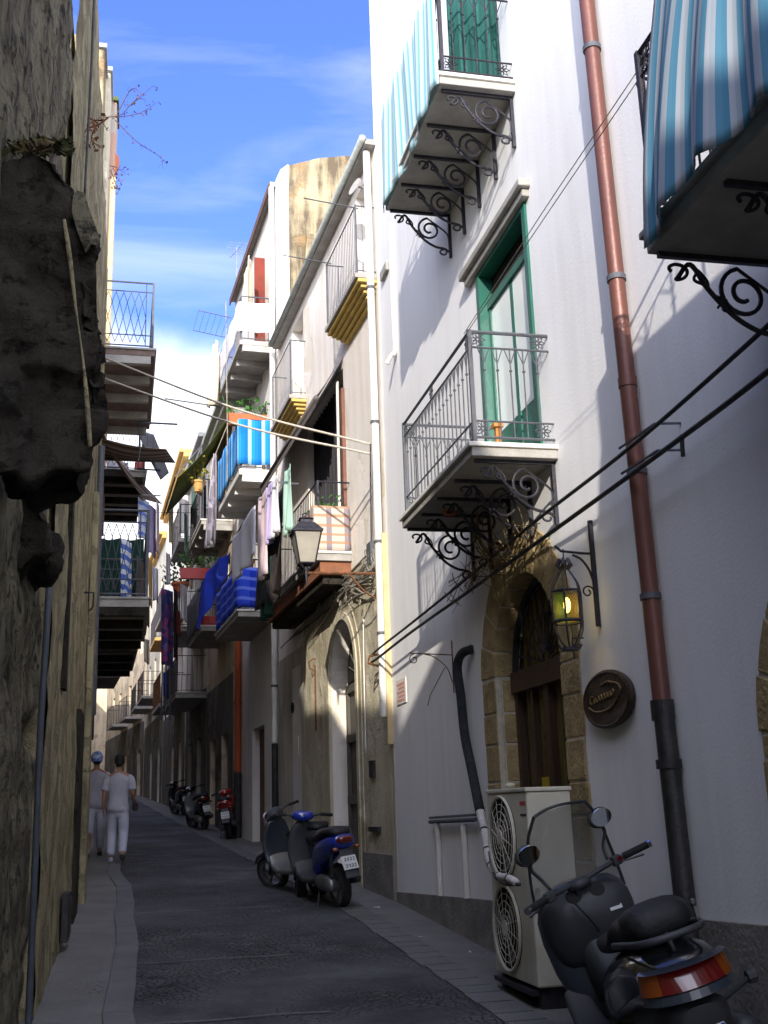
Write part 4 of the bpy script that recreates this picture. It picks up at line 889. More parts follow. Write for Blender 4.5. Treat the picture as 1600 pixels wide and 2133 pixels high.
# weathered stone facing of the ground floor, proud of the plaster
def facing(F, u0, u1, z0, z1, holes, mat, parent, name, n=.015):
    F2 = Fac((0, 0), (0, 1), F.right); F2.a = F.a+F.n*n; F2.d = F.d; F2.n = F.n; F2.L = F.L
    w_ = wall_mb(F2, u0, u1, z0, z1, holes, n)
    return w_.build(name, mat, parent)
facing(R2, .02, 5.0, -.3, 4.75, [(ua0, ua1, .3, 3.35, 'a', 1.05)], M['oldbeige'], h2, 'stone_facing')
facing(R2, 5.02, L2-.02, -.3, 4.2, [], M['grey'], h2, 'plaster_base')
facing(R2, 5.25, 5.95, .9, 3.9, [], M['white3'], h2, 'repair_patch', .022)
# portal: moulded stone band and deep reveal, panelled timber leaves
m = MB(); n = 26; cu, r_, zs, rs = (ua0+ua1)/2, (ua1-ua0)/2, 3.35, 1.05
def pp(rad, i): a = math.pi*i/n; return (cu-rad*math.cos(a), zs+rad*math.sin(a)*rs)
for n0, w0, w1 in ((.045, .0, .10), (.028, .10, .24)):
    P1 = [(cu-r_-w0, .6)]+[pp(r_+w0, i) for i in range(n+1)]+[(cu+r_+w0, .6)]; P2 = [(cu-r_-w1, .6)]+[pp(r_+w1, i) for i in range(n+1)]+[(cu+r_+w1, .6)]
    for i in range(len(P1)-1): m.prism([R2.P(*P1[i][:1], n0, P1[i][1]), R2.P(P1[i+1][0], n0, P1[i+1][1]), R2.P(P2[i+1][0], n0, P2[i+1][1]), R2.P(P2[i][0], n0, P2[i][1])], R2.n*(-n0+.014))
m.build('door_surround', M['oldbeige'], h2)
m = MB(); dpt = -.25
pts = [(ua0, .5)]+[pp(r_, i) for i in range(n+1)]+[(ua1, .5)]
m.prism([R2.P(u, dpt, z) for u, z in pts], R2.n*-.04); d2 = m.build('door', M['greywood'], h2)
g = MB()
for a, b, c, d in ((ua0+.03, ua0+.12, .6, 3.3), (cu-.05, cu+.05, .6, 3.3), (ua1-.12, ua1-.03, .6, 3.3)): g.fbox(R2, a, b, dpt, dpt+.045, c, d)
for z in (.75, 1.7, 2.55, 3.25): g.fbox(R2, ua0+.03, ua1-.03, dpt+.001, dpt+.05, z-.06, z+.06)
g.build('rail_frame', M['greywood'], d2, bevel=.006)
g = MB(); g.prism([R2.P(u, dpt+.01, z) for u, z in [pp(r_*.9, i) for i in range(n+1)]], R2.n*.01); fl_ = g.build('fanlight', M['dark'], d2)
g = MB()
for i in range(1, 9): a = math.pi*i/9; g.tube([R2.P(cu, dpt+.03, zs+.05), R2.P(cu-r_*.88*math.cos(a), dpt+.03, zs+r_*.9*math.sin(a))], .012, 4)
g.build('fanlight_bars', M['greywood'], fl_)
# roof eave with gutter
m = MB(); m.fbox(R2, -.1, L2-.3, -.3, .15, 10.22, 10.30); m.build('eave', M['slab'], h2)
m = MB(); m.tube([R2.P(-.1, .18, 10.30), R2.P(L2-.3, .18, 10.30)], .055, 8); m.build('gutter', M['tile'], h2, smooth=True)
# tall windows
win(h2, R2, .17, .98, 8.42, 10.03, frame=M['white3'], pane=M['paneblue'], depth=.2); win(h2, R2, 4.77, 5.68, 8.42, 10.03, frame=M['white3'], pane=M['paneblue'], depth=.2)
# shuttered opening with dark curtain and the rolled awning
m = MB(); m.grid(lambda u, v: R2.P(lerp(2.75, 4.46, u), -.12+.04*math.sin(u*60), lerp(7.8, 5.02, v)), 70, 3); dc = m.build('door_curtain', M['darkcurtain'], h2)
m = MB(); m.fbox(R2, 2.02, 2.74, -.22, -.20, 5.0, 7.83); m.build('door_leaf', M['pane'], h2)
m = MB(); m.fbox(R2, 1.93, 2.02, -.05, .05, 5.0, 7.5); m.fbox(R2, 2.03, 2.12, -.1, .03, 5.0, 7.5); m.build('shutter', M['brownwood'], h2)
aw = thing('rolled_awning', 'long taupe awning half rolled out over the dark curtained doorway of the cream house', 'awning', R2.P(2, 0, 7.6))
def awf(u, v): return R2.P(lerp(1.95, 6.6, u), lerp(.02, .42, v), lerp(8.0, 7.35, v)-.03*math.sin(math.pi*v))
m = MB(); m.grid(awf, 12, 6); m.build('canvas', M['awn'], aw, smooth=True, solid=.012)
m = MB(); m.tube([R2.P(1.95, .42, 7.33), R2.P(6.6, .42, 7.33)], .04, 10); m.grid(lambda u, v: R2.P(lerp(1.95, 6.6, u), .43, 7.33-.14*v), 20, 2); m.build('front_bar', M['awn'], aw, smooth=True)
m = MB(); m.tube([R2.P(2.2, .04, 7.7), R2.P(2.2, .05, 5.0)], .022, 8); m.build('guide_pole', M['pvc'], aw)
# upper little balconies with stepped yellow mouldings
balcony(h2, R2, .05, 1.85, 8.38, .30, 1.0, .07, M['slab'], 'plain', M['ironl'], under='steps', nb=.09, deco=False, r=.006)
balcony(h2, R2, 4.55, 6.35, 8.38, .30, 1.0, .07, M['slab'], 'plain', M['ironl'], under='steps', nb=.09, deco=False, r=.006)
for u, lbl in ((.15, 'rod arm sticking out at the right end of the upper balcony of the cream house'), (1.75, 'rod arm sticking out at the left end of the upper balcony of the cream house')):
    m = MB(); m.tube([R2.P(u, .2, 9.38), R2.P(u, .95, 9.44)], .009, 5); tag(m.build('clothes_rod', M['ironl']), lbl, 'rod')
# main balcony with checked cloth
b2 = balcony(h2, R2, 1.75, 6.0, 4.98, .50, 1.0, .10, M['slab'], 'plain', M['iron'], under='flat', nb=.12, deco=False, edge=M['marble'])
m = MB(); m.fbox(R2, 1.8, 5.95, .0, .44, 4.70, 4.875); m.build('lower_slab', pmat('red_brown_concrete', (.30, .12, .06), (.2, .09, .05), 6, .9, bump=.4), b2)
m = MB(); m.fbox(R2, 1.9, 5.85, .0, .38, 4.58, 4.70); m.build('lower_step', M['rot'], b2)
ck = checks('checked_tablecloth', (.58, .48, .40), (.16, .14, .20), (.40, .20, .10), 7, 5)
def ckf(u, v):
    if u < .28: k = u/.28; return R2.P(1.76, lerp(.02, .52, k)+0*v, lerp(5.66, 5.02, v)+.01*math.sin(v*9))
    k = (u-.28)/.72; return R2.P(lerp(1.76, 3.1, k), .53+.015*math.sin(k*18), lerp(5.66, 5.02, v)+.01*math.sin(k*12))
hang('checked_cloth', 'checked beige and grey cloth wrapped round the near end of the cream house balcony', 'cloth', ckf, ck, 40, 10)
plant_pot('plant_pot', 'leafy green potted plant with a red flower on the checked cloth balcony', 'plant', R2.P(2.4, .32, 5.2), 1.35, n=90, spread=.2, hh=.34, seed=5, flower=M['redplastic'])
plant_pot('plant_pot', 'spindly potted plant at the near corner of the checked cloth balcony', 'plant', R2.P(1.9, .2, 5.25), 1.2, n=30, spread=.15, hh=.36, seed=6)
# laundry of the second house: bar held out from the balcony
m = MB(); m.tube([R2.P(2.3, .62, 6.12), R2.P(2.4, 1.02, 6.16), R2.P(7.0, 1.05, 6.16)], .014, 6); m.tube([R2.P(6.0, .5, 6.08), R2.P(6.1, 1.04, 6.15)], .012, 5)
tag(m.build('drying_bar', M['ironl']), 'metal drying bar held out in front of the cream house balcony', 'drying bar')
for k, (px0, px1, y0, y1, mat, lbl, n_, dr) in enumerate([
    (484, 530, 1035, 1190, M['wcloth'], 'long white cotton sheet hanging leftmost on the drying bar', 1.05, -.5),
    (541, 556, 1035, 1205, M['pcloth'], 'narrow pale pink cloth hanging beside the long white sheet', 1.03, .2),
    (557, 566, 1035, 1130, M['lcloth'], 'short lilac cloth hanging between pale pink and white laundry', 1.02, .1),
    (567, 580, 1035, 1115, M['wcloth'], 'short white cloth hanging just left of the dark coat', 1.0, .1),
    (592, 608, 1030, 1110, M['mint'], 'pale mint cloth clipped above the dark coat', .9, 0)]):
    ua, za = R2.uz(px0, y0, n_); ub, _ = R2.uz(px1, y0, n_); zb_ = R2.uz((px0+px1)/2, y1, n_)[1]; za = 6.14
    hang('laundry_cloth', lbl, 'laundry', cloth_on(R2, ua, ub, n_, za, zb_, .03, 2.5, drift=dr*.3, ph=k), mat, 16, 16, 'laundry on the cream house')
ua, za = R2.uz(562, 1110, .8); ub, _ = R2.uz(604, 1110, .8)
hang('dark_coat', 'long dark coat hanging beside the pale mint cloth and behind the street lamp', 'laundry', cloth_on(R2, ua, ub, .85, 6.05, R2.uz(585, 1250, .8)[1], .06, 2, drift=.25, nlo=.95, ph=1), M['dcloth'], 18, 18)
ua, za = R2.uz(550, 1185, .9); ub, _ = R2.uz(572, 1185, .9)
hang('green_cloth', 'bottle green cloth hanging below the dark coat above the scooters', 'laundry', cloth_on(R2, ua, ub, .95, za, R2.uz(560, 1290, .9)[1], .05, 2, taper=.4, ph=2), M['gcloth'], 14, 14)
# corner downpipe and ochre strip
cx2 = lambda z: R2.P(.06, .09, z)
o = pipe('downpipe', 'white plastic downpipe on the corner between the white and cream houses', 'downpipe', [cx2(10.2), cx2(7.9), cx2(5.56), cx2(4.0), cx2(2.62)], .05, M['pvc'], clamps=(.22, .42, .63, .82), clampm=M['ironl'])
m = MB(); m.fbox(R2, -.01, .035, .0, .07, 2.3, 4.85); o = m.build('corner_strip', M['ochrepaint'], h2)
m = MB(); m.disc(R2.P(.3, .2, 9.8), (-.8, -.3, .3), .13, .02, 18); m.tube([R2.P(.3, .0, 9.8), R2.P(.3, .2, 9.8)], .015, 5); tag(m.build('dish', M['slab'], smooth=True, auto=40), 'small pale dish antenna under the eave at the corner of the cream house', 'dish')
# corner bracket the two cables are tied to
m = MB(); q = R2.P(.12, 0, 3.35); m.fbox(R2, .1, .2, .0, .02, 3.05, 3.5); m.tube([R2.P(.15, .01, 3.40), R2.P(.1, .24, 3.34), R2.P(.1, .26, 3.26), R2.P(.15, .01, 3.2)], .016, 6)
tag(m.build('cable_bracket', M['rust']), 'rusty iron bracket tying the two thick cables at the corner downpipe', 'bracket')
# tangle of cables over the portal
m = MB(); rnd = random.Random(11)
def Pn(px, py, n): u, z = R2.uz(px, py, n); return R2.P(u, n, z)
for i in range(20):
    a = Pn(775+rnd.uniform(-15, 8), 1170+rnd.uniform(-15, 70), .06+rnd.random()*.05); b = Pn(700+rnd.uniform(-8, 20), 1235+rnd.uniform(-25, 40), .07+rnd.random()*.06)
    c = Pn(620+rnd.uniform(-20, 20), 1320+rnd.uniform(-10, 25), .06); mid = (a+b)/2+Vector((0, 0, rnd.uniform(-.12, .1)))
    m.tube(catmull([a, mid, b] if i % 3 else [a, b, c], 6), rnd.uniform(.006, .012), 5)
for i in range(14):
    c = Pn(772+rnd.uniform(-12, 10), 1165+rnd.uniform(-12, 25), .07); R_ = rnd.uniform(.04, .11)
    m.tube([c+R2.d*(R_*math.cos(2*math.pi*k/12))+Vector((0, 0, R_*1.3*math.sin(2*math.pi*k/12)))+R2.n*rnd.uniform(-.01, .03) for k in range(12)], .007, 4, closed=True)
for i in range(10):
    c = Pn(rnd.uniform(690, 750), rnd.uniform(1215, 1260), .1); R_ = rnd.uniform(.03, .08)
    m.tube([c+R2.d*(R_*math.cos(2*math.pi*k/10))+Vector((0, 0, R_*math.sin(2*math.pi*k/10))) for k in range(10)], .006, 4, closed=True)
tag(m.build('cable_tangle', M['cablegrey']), 'tangle of old grey cables looped above the arched portal of the cream house', 'cable tangle', kind='stuff')
for k, (pts, lb) in enumerate(((((772, 925), (772, 1000), (773, 1080), (774, 1165)), 'upright dark cable rising left of the corner downpipe to the cable tangle'),
                            (((757, 1290), (758, 1380), (760, 1480), (762, 1570)), 'pale thin cable running down the stone right of the arched portal'),
                            (((690, 1265), (640, 1305), (600, 1335), (585, 1350)), 'dark cable descending in the shade under the checked cloth balcony'))):
    cable('cable', lb, [Pn(x, y, .05+.03*(k != 1)) for x, y in pts], .010, M['cable'] if k != 1 else M['pvc'])
# wall clutter: meter box, small plates, hooks
m = MB(); m.fbox(R2, .42, .62, .016, .10, 4.55, 4.85); tag(m.build('junction_box', M['ironl'], bevel=.01), 'grey metal junction box on the stone beside the corner downpipe', 'box')
m = MB(); m.fbox(R2, .78, .98, .016, .05, 1.95, 2.15); m.fbox(R2, .8, .86, .05, .07, 2.0, 2.1); tag(m.build('bell_box', M['blackpipe']), 'little black bell box on the stone right of the arched portal', 'box')
m = MB(); m.fbox(R2, .60, 1.05, .016, .06, 1.30, 1.36); tag(m.build('boot_shelf', M['blackpipe']), 'small black ledge low on the stone right of the arched portal', 'ledge')
m = MB(); m.fbox(R2, .1, 1.45, .0155, .035, .2, 1.05); m.build('plinth', M['plinth'], h2, bevel=.004)
m = MB(); m.fbox(R2, 5.45, 5.75, .0225, .03, 2.45, 2.75); 
for i in range(4): m.fbox(R2, 5.48, 5.72, .0302, .033, 2.48+i*.065, 2.50+i*.065)
tag(m.build('wall_plate', M['white3']), 'faint grey marble plate on the smooth plaster left of the arched portal', 'plate')
o = thing('wall_bracket', 'small wrought iron bracket with scroll on the stone left of the arched portal', 'bracket', R2.P(4.1, .02, 3.2))
m = MB(); m.tube([R2.P(4.1, .03, 3.75), R2.P(4.1, .03, 2.75)], .014, 5); m.tube([R2.P(4.1, .03+.10*math.sin(k), 3.75-.1*math.cos(k)+.0) for k in (0, 1, 2, 3, 4, 5)], .012, 5); m.build('hook', M['rust'], o)
m = MB(); m.disc(R2.P(5.9, .03, 3.25), R2.n, .09, .03, 14); tag(m.build('vent_hole', M['dark'], smooth=True, auto=40), 'round dark vent in the smooth plaster left of the arched portal', 'vent')
# street lamp
lp = Vector((2.02, 13.05, 4.37))
sl_ = thing('street_lamp', 'old square street lantern with frosted panes on an iron arm over the portal', 'street lamp', lp)
m = MB(); c = lp
def sq(r, z): return [Vector((c.x+sx*r, c.y+sy*r, z)) for sx, sy in ((-1, -1), (1, -1), (1, 1), (-1, 1))]
def lsq(l): return [sq(r, z) for r, z in l]
m.loft(lsq([(.185, 4.86), (.19, 4.885), (.17, 4.90), (.10, 4.985), (.075, 4.995), (.07, 5.03), (.09, 5.04), (.03, 5.07)])); m.tube([Vector((c.x+.04*math.cos(k*.628), c.y, 5.09+.035*math.sin(k*.628))) for k in range(10)], .008, 5, closed=True)
m.build('lamp_roof', M['iron'], sl_)
m = MB()
for k in range(4):
    a, b = sq(.165, 4.86)[k], sq(.095, 4.48)[k]; m.tube([a, b], .010, 4); m.tube([b, sq(.095, 4.48)[(k+1) % 4]], .012, 4); m.tube([b, c+Vector((0, 0, .02))], .010, 4)
m.disc((c.x, c.y, 4.47), (0, 0, 1), .05, .03, 10); m.tube([(c.x, c.y, 4.47), (c.x, c.y, 4.2)], lambda t: .028-.022*t, 8)
m.build('lamp_frame', M['iron'], sl_)
fr_ = pmat('frosted_lamp_glass', (.34, .31, .25), (.26, .24, .2), 4, .35, spec=.5)
for k in range(4):
    T, B_ = sq(.16, 4.855), sq(.092, 4.49); m = MB(); q = [T[k], T[(k+1) % 4], B_[(k+1) % 4], B_[k]]; m.prism(q, (c+Vector((0, 0, .3))-sum(q, Vector())/4).normalized()*.004); m.build('lamp_pane', fr_, sl_)
m = MB(); e = R2.P(.12, .02, 4.36); m.tube([(c.x+.02, c.y, 4.37), tuple(e)], .018, 6); m.tube(catmull([R2.P(.12, .02, 4.02), R2.P(.12, .25, 4.12), R2.P(.12, .45, 4.34)], 6), .012, 5)
m.build('lamp_arm', M['rust'], sl_)

# ================================================================== RIGHT: third house, bare gable
R3 = Fac((2.59, 20.1), (2.25, 25.6)); L3 = R3.L
h3 = house('tall_pale_house', 'tall pale house with a bare rubble gable, third on the right', R3, .03, L3, 14.0, M['white3'],
  holes=[(1.35, 2.4, 10.5, 13.0), (1.2, 2.4, 7.9, 9.7), (1.2, 2.4, 5.1, 7.0), (1.6, 3.0, .4, 3.2)], depth=6, th=.3)
# bare gable wall face toward the camera, uneven top
m = MB(); q = lambda n, z: R3.P(.015, n, z)
top = [(-.25, 14.48), (-.9, 14.75), (-1.5, 14.9), (-2.2, 14.9), (-3.0, 14.8), (-4.0, 14.2), (-6, 13.4)]
pts = [(-.25, 8.0)]+top+[(-6, 8.0)]
m.prism([q(a, z) for a, z in pts], R3.d*.22)
g3 = m.build('gable', M['gable'], h3)
m = MB(); m.prism([q(a, z) for a, z in ((-.0, 7.9), (0, 14.1), (-.1, 14.35), (-.26, 14.5), (-.26, 7.9))], R3.d*-.03); m.build('corner_pier', M['white3'], h3)
m = MB(); m.prism([R3.P(-.12, a, z) for a, z in ((-.55, 12.0), (-1.05, 12.0), (-.98, 12.9), (-.62, 12.9))], R3.d*.13); m.prism([R3.P(-.16, a, z) for a, z in ((-.5, 11.82), (-1.15, 11.82), (-1.15, 11.99), (-.5, 11.99))], R3.d*.17); m.build('flue', M['gable'], h3)
m = MB(); m.fbox(R3, .0, L3, -.1, .12, 13.95, 14.05); m.build('eave', M['slab'], h3); m = MB(); m.fbox(R3, .0, L3, .121, .15, 13.85, 14.02); m.build('fascia', pmat('brown_fascia', (.16, .09, .075), (.11, .065, .055), 5, .9), h3)
pipe('downpipe', 'cream downpipe with a dark lower length between the cream house and the gabled house', 'downpipe', [R3.P(-.02, .1, 13.9), R3.P(-.02, .1, 8), R3.P(-.02, .1, 5), R3.P(-.02, .1, 2.75)], .055, M['pvc'], clamps=(.3, .6, .85), clampm=M['ironl'])
m = MB(); m.tube([R3.P(-.02, .1, 2.74), R3.P(-.02, .1, .8)], .06, 10); tag(m.build('pipe_sleeve', M['blackpipe'], smooth=True, auto=40), 'black iron sleeve below the cream downpipe left of the grey scooter', 'pipe')
win(h3, R3, 1.37, 2.38, 10.5, 12.98, frame=M['brownwood'], pane=M['pane']); m = MB(); m.fbox(R3, 1.30, 1.36, .0, .22, 10.62, 13.0); m.build('shutter', M['redwood'], h3)
win(h3, R3, 1.22, 2.38, 7.9, 9.68, frame=M['brownwood']); win(h3, R3, 1.22, 2.38, 5.1, 6.98, frame=M['brownwood'])
m = MB(); m.fbox(R3, 1.62, 2.98, -.2, -.15, .4, 3.18); d3 = m.build('door', M['brownwood'], h3)
balcony(h3, R3, .12, 3.3, 10.55, .72, .95, .10, M['slab'], 'plain', M['ironl'], under='ribs', nb=.13, deco=False, n_rib=5)
b = balcony(h3, R3, .12, 3.0, 7.9, .72, 1.0, .12, M['marble'], 'plain', M['ironl'], under='ribs', nb=.13, deco=False)
b = balcony(h3, R3, .12, 3.2, 5.15, .74, .95, .10, M['slab'], 'plain', M['iron'], nb=.13, deco=False, edge=M['marble'])
def wrap(F, u0, u1, pr, zt, zb, side=True, wav=.012, k=20, far=False):
    def f_(u, v):
        s0 = pr/(pr+(u1-u0)) if side else 0
        if u < s0: t = u/s0; return F.P(u0-.02, lerp(.03, pr+.02, t), lerp(zt, zb, v)+wav*math.sin(t*9))
        t = (u-s0)/(1-s0); return F.P(lerp(u0, u1, t), pr+.02+wav*math.sin(t*k), lerp(zt, zb, v)+wav*math.sin(t*13))
    return f_
hang('balcony_screen', 'plain white cloth screen round the topmost balcony of the gabled house', 'cloth', wrap(R3, .12, 3.0, .72, 11.35, 10.72), M['wcloth'], 40, 6)
hang('balcony_screen', 'bright blue and white vertically striped screen on the gabled house above the drying bar', 'cloth', wrap(R3, .12, 2.9, .72, 8.88, 7.98), stripes('bright_blue_stripes', [(.01, .16, .55), (.015, .20, .6), (.02, .26, .62), (.35, .6, .8)], 13), 60, 6)
ch = checks('blue_checked_plastic', (.03, .07, .60), (.012, .03, .38), (.16, .24, .75), 9, 4)
hang('balcony_screen', 'vivid blue checked plastic sheet round the lowest balcony of the gabled house', 'sheet', wrap(R3, .12, 2.9, .74, 5.98, 5.22), ch, 50, 8)
hang('sheet', 'cream sheet bunched on a line above the white screened top balcony', 'laundry', cloth_on(R3, .3, 1.2, .45, 12.5, 11.4, .07, 2, taper=-.3, drift=.3, ph=1), M['ccloth'], 16, 16)
m = MB(); m.tube([R3.P(1.2, .72, 11.5), R3.P(1.2, 1.4, 11.6)], .010, 5); m.tube([R3.P(2.2, .72, 11.5), R3.P(2.2, 1.4, 11.6)], .010, 5)
for i in range(6): n_ = .8+.12*i; m.tube([R3.P(1.2, n_, 11.51+.018*i), R3.P(2.2, n_, 11.51+.018*i)], .0035, 4)
tag(m.build('drying_rack', M['ironl']), 'thin wire drying rack sticking out from the white screened top balcony against the sky', 'drying rack')
m = MB(); m.tube([R3.P(3.0, .7, 10.2), R3.P(3.0, 1.9, 10.3)], .018, 5); tag(m.build('pole', M['ironl']), 'single grey pole jutting into the sky below the top balcony of the gabled house', 'pole')
hang('cream_rag', 'cream rag draped over the far end of the top balcony against the sky', 'laundry', cloth_on(R3, 2.6, 3.3, .85, 11.6, 10.2, .08, 2, taper=.5, ph=3), M['ccloth'], 12, 12)
plant_pot('plant_pot', 'orange trough of green plants on top of the bright blue striped screen', 'flower pot', R3.P(.25, .55, 8.80), 1.5, box=True, L=.75, n=60, spread=.12, hh=.25, seed=8, rz=R3.d.angle(Vector((0, 1, 0))))
hang('patterned_cloth', 'white cloth with dark marks hanging at the far end of the bright blue striped screen', 'laundry', cloth_on(R3, 2.95, 3.7, .80, 9.1, 7.2, .06, 2, drift=.3, ph=2), checks('marked_cotton', (.72, .68, .72), (.1, .08, .12), (.5, .46, .55), 3, 4), 16, 16)
plant_pot('plant_pot', 'terracotta pot with a small bush on the vivid blue checked balcony', 'flower pot', R3.P(.4, .5, 5.98), 1.1, n=26, spread=.1, hh=.14, seed=9)
cable('cable_drop', 'pale cable hanging down past the top balcony of the gabled house', [R3.P(1.5, .8, 12.0), R3.P(1.5, .78, 10.5), R3.P(1.45, .76, 8.9), R3.P(1.45, .76, 8.0)], .012, M['cablegrey'])
# antennas on the roof
o = thing('aerial', 'thin television aerial on the roof edge of the gabled house', 'aerial', R3.P(4.6, -.1, 13.9))
m = MB(); m.tube([R3.P(4.6, .1, 13.9), R3.P(4.6, .1, 15.0)], .012, 5); m.tube([R3.P(4.1, .0, 14.85), R3.P(5.1, .2, 14.95)], .008, 4)
for i in range(6): u = 4.15+.18*i; m.tube([R3.P(u, -.2, 14.87+.02*i), R3.P(u, .35, 14.87+.02*i)], .005, 4)
m.build('mast', M['cablegrey'], o)

# ================================================================== RIGHT: further houses
def far_house(name, label, a, b, z1, mat, floors, doors, eave=None, wname='wall', roofm=None, right=True, depth=6, z0h=None, wm=None, wf=None):
    F = Fac(a, b, right); holes = []
    for z, us in floors: holes += [(u, u+.95, z, z+1.9) for u in us]
    base = gz(a[1])
    holes += [(u, u+1.2, base-.3, base+2.3) for u in doors]
    h = house(name, label, F, .02, F.L-.02, z1, mat, holes=[x for x in holes if x[1] < F.L-.1], depth=depth, th=.25, z0=-.6)
    for x in holes:
        if x[1] >= F.L-.1: continue
        if x[2] < base: m = MB(); m.fbox(F, x[0], x[1], -.2, -.16, x[2], x[3]); m.build('door', random.choice([M['greywood'], M['brownwood'], M['doorwood']]), h)
        else: win(h, F, x[0]+.01, x[1]-.01, x[2], x[3]-.01, frame=wf or random.choice([M['brownwood'], M['white3'], M['greywood']]), depth=.13)
    facing(F, .03, F.L-.03, -.3, base+3.6, [x for x in holes if x[1] < F.L-.1 and x[2] < base+3.6 and x[3] < base+3.6], M['base'], h, 'base_shade_facing')  # dark facing added so the lower storey looks shaded
    if eave: m = MB(); m.fbox(F, .0, F.L, -.1, .32, z1-.04, z1+.08); m.fbox(F, .0, F.L, -.05, .18, z1-.2, z1-.045); m.build('eave', eave, h)
    return F, h
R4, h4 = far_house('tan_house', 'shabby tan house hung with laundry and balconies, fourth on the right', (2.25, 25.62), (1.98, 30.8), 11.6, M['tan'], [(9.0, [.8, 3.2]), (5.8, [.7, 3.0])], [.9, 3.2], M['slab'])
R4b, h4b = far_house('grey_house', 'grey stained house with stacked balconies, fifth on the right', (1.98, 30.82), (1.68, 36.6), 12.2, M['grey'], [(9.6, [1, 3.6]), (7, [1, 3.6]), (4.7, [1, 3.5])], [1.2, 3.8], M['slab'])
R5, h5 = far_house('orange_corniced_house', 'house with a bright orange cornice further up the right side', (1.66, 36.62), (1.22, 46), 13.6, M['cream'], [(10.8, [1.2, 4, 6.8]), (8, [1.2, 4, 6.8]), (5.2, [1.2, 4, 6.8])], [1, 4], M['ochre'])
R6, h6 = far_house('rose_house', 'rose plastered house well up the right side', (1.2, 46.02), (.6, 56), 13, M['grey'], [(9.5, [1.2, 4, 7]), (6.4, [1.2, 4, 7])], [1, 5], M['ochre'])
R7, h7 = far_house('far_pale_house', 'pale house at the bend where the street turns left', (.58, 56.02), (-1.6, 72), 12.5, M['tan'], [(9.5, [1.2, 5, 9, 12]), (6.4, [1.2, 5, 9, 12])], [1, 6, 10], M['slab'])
h4p = pipe('downpipe', 'orange red downpipe on the tan house between the scooters and the gabled house', 'downpipe', [R3.P(4.3, .1, 5.3), R3.P(4.3, .1, 2.4)], .075, pmat('orange_red_pipe', (.42, .08, .02), (.34, .07, .02), 4, .5), clamps=(.5,))
m = MB(); m.tube([R3.P(4.3, .1, 2.39), R3.P(4.3, .1, .95)], .085, 10); m.build('lower_pipe', M['blackpipe'], h4p, smooth=True, auto=40)
# balconies by pixel-checked heights: (house, facade, u0, u1, z, reach, rail, screen)
def zz(py, Y): return 1.6+(1700-py)/2300*Y
balcony(h4, R4, .1, 3.0, 5.75, .75, 1.0, .1, M['slab'], 'plain', M['iron'], nb=.14, deco=False, edge=M['marble'])
balcony(h4, R4, .3, 3.2, 8.35, .75, 1.0, .1, M['slab'], 'plain', M['iron'], under='ribs', nb=.14, deco=False, edge=M['marble'])
balcony(h4b, R4b, .3, 3.6, 6.6, .8, 1.0, .1, M['slab'], 'plain', M['iron'], nb=.14, deco=False, edge=M['marble'])
balcony(h4b, R4b, .1, 4.6, 4.75, .85, 1.0, .12, M['slab'], 'plain', M['iron'], nb=.14, deco=False, edge=M['slab'])
balcony(h4b, R4b, .4, 3.2, 9.2, .8, 1.0, .12, M['slab'], 'plain', M['iron'], nb=.14, deco=False)
balcony(h5, R5, .8, 4.2, 5.1, .8, 1.0, .12, M['slab'], 'plain', M['rust'], nb=.16, deco=False)
balcony(h5, R5, .8, 4.2, 8.1, .75, 1.0, .12, M['slab'], 'plain', M['iron'], nb=.16, deco=False)
balcony(h5, R5, 4.9, 8, 7.9, .7, 1.0, .12, M['ochre'], 'plain', M['iron'], nb=.18, deco=False)
balcony(h6, R6, .8, 4.2, 6.3, .8, 1.0, .12, M['slab'], 'plain', M['iron'], nb=.18, deco=False)
balcony(h6, R6, 5.5, 8.5, 6.3, .8, 1.0, .12, M['slab'], 'plain', M['iron'], nb=.2, deco=False)
balcony(h7, R7, 1, 4, 6.3, .8, 1.0, .12, M['slab'], 'plain', M['iron'], nb=.25, deco=False)
balcony(h7, R7, 6, 9, 6.3, .8, 1.0, .12, M['slab'], 'plain', M['iron'], nb=.25, deco=False)
hang('balcony_screen', 'grey sheet screen along the shaded long balcony left of the vivid blue checked sheet', 'sheet', wrap(R4, .6, 3.0, .76, 6.75, 5.75, side=False), M['ironl'], 20, 4)
def bcl(u, v):
    t = atY(478, 1152, 24.6).lerp(atY(418, 1215, 25.2), u)+Vector((0, 0, .12*math.sin(u*3.1))); b_ = atY(474, 1205, 24.6).lerp(atY(408, 1315, 25.2), u)
    return t.lerp(b_, v)+Vector((.03*math.sin(u*15), .06*math.sin(u*12+v*3), 0))
hang('blue_cloth', 'royal blue cloth slung out from the shaded balcony beside the long white sheet', 'laundry', bcl, M['bcloth'], 22, 10)
plant_pot('plant_pot', 'orange red trough with a bushy plant beside the royal blue cloth', 'flower pot', R4.P(.5, .8, 6.95), 1.7, box=True, L=.85, n=50, spread=.16, hh=.22, seed=12, potm=M['redplastic'])
plant_pot('plant_pot', 'dark leafy bush in a pot left of the royal blue cloth', 'plant', R4b.P(.8, .7, 7.55), 2.4, n=120, spread=.2, hh=.3, seed=13, leaf=pmat('dark_green_leaf', (.01, .05, .015), (.02, .09, .02), 8, .7))
plant_pot('plant_pot', 'yellow green plants in an ochre trough below the olive awning', 'plant', R4.P(.5, .8, 9.1), 1.6, n=70, spread=.3, hh=.4, seed=14, potm=M['ochre'], leaf=pmat('yellow_green_leaf', (.16, .22, .03), (.3, .22, .03), 8, .7))
m = MB(); m.fbox(R4, .35, 1.6, .2, .74, 5.82, 6.05); tag(m.build('red_crate', M['redplastic'], bevel=.02), 'red plastic crate on the shaded balcony left of the vivid blue checked sheet', 'crate')
o = thing('olive_awning', 'olive green canvas awning stretched out on poles from the tan house', 'awning', R4.P(1, 0, 10.9))
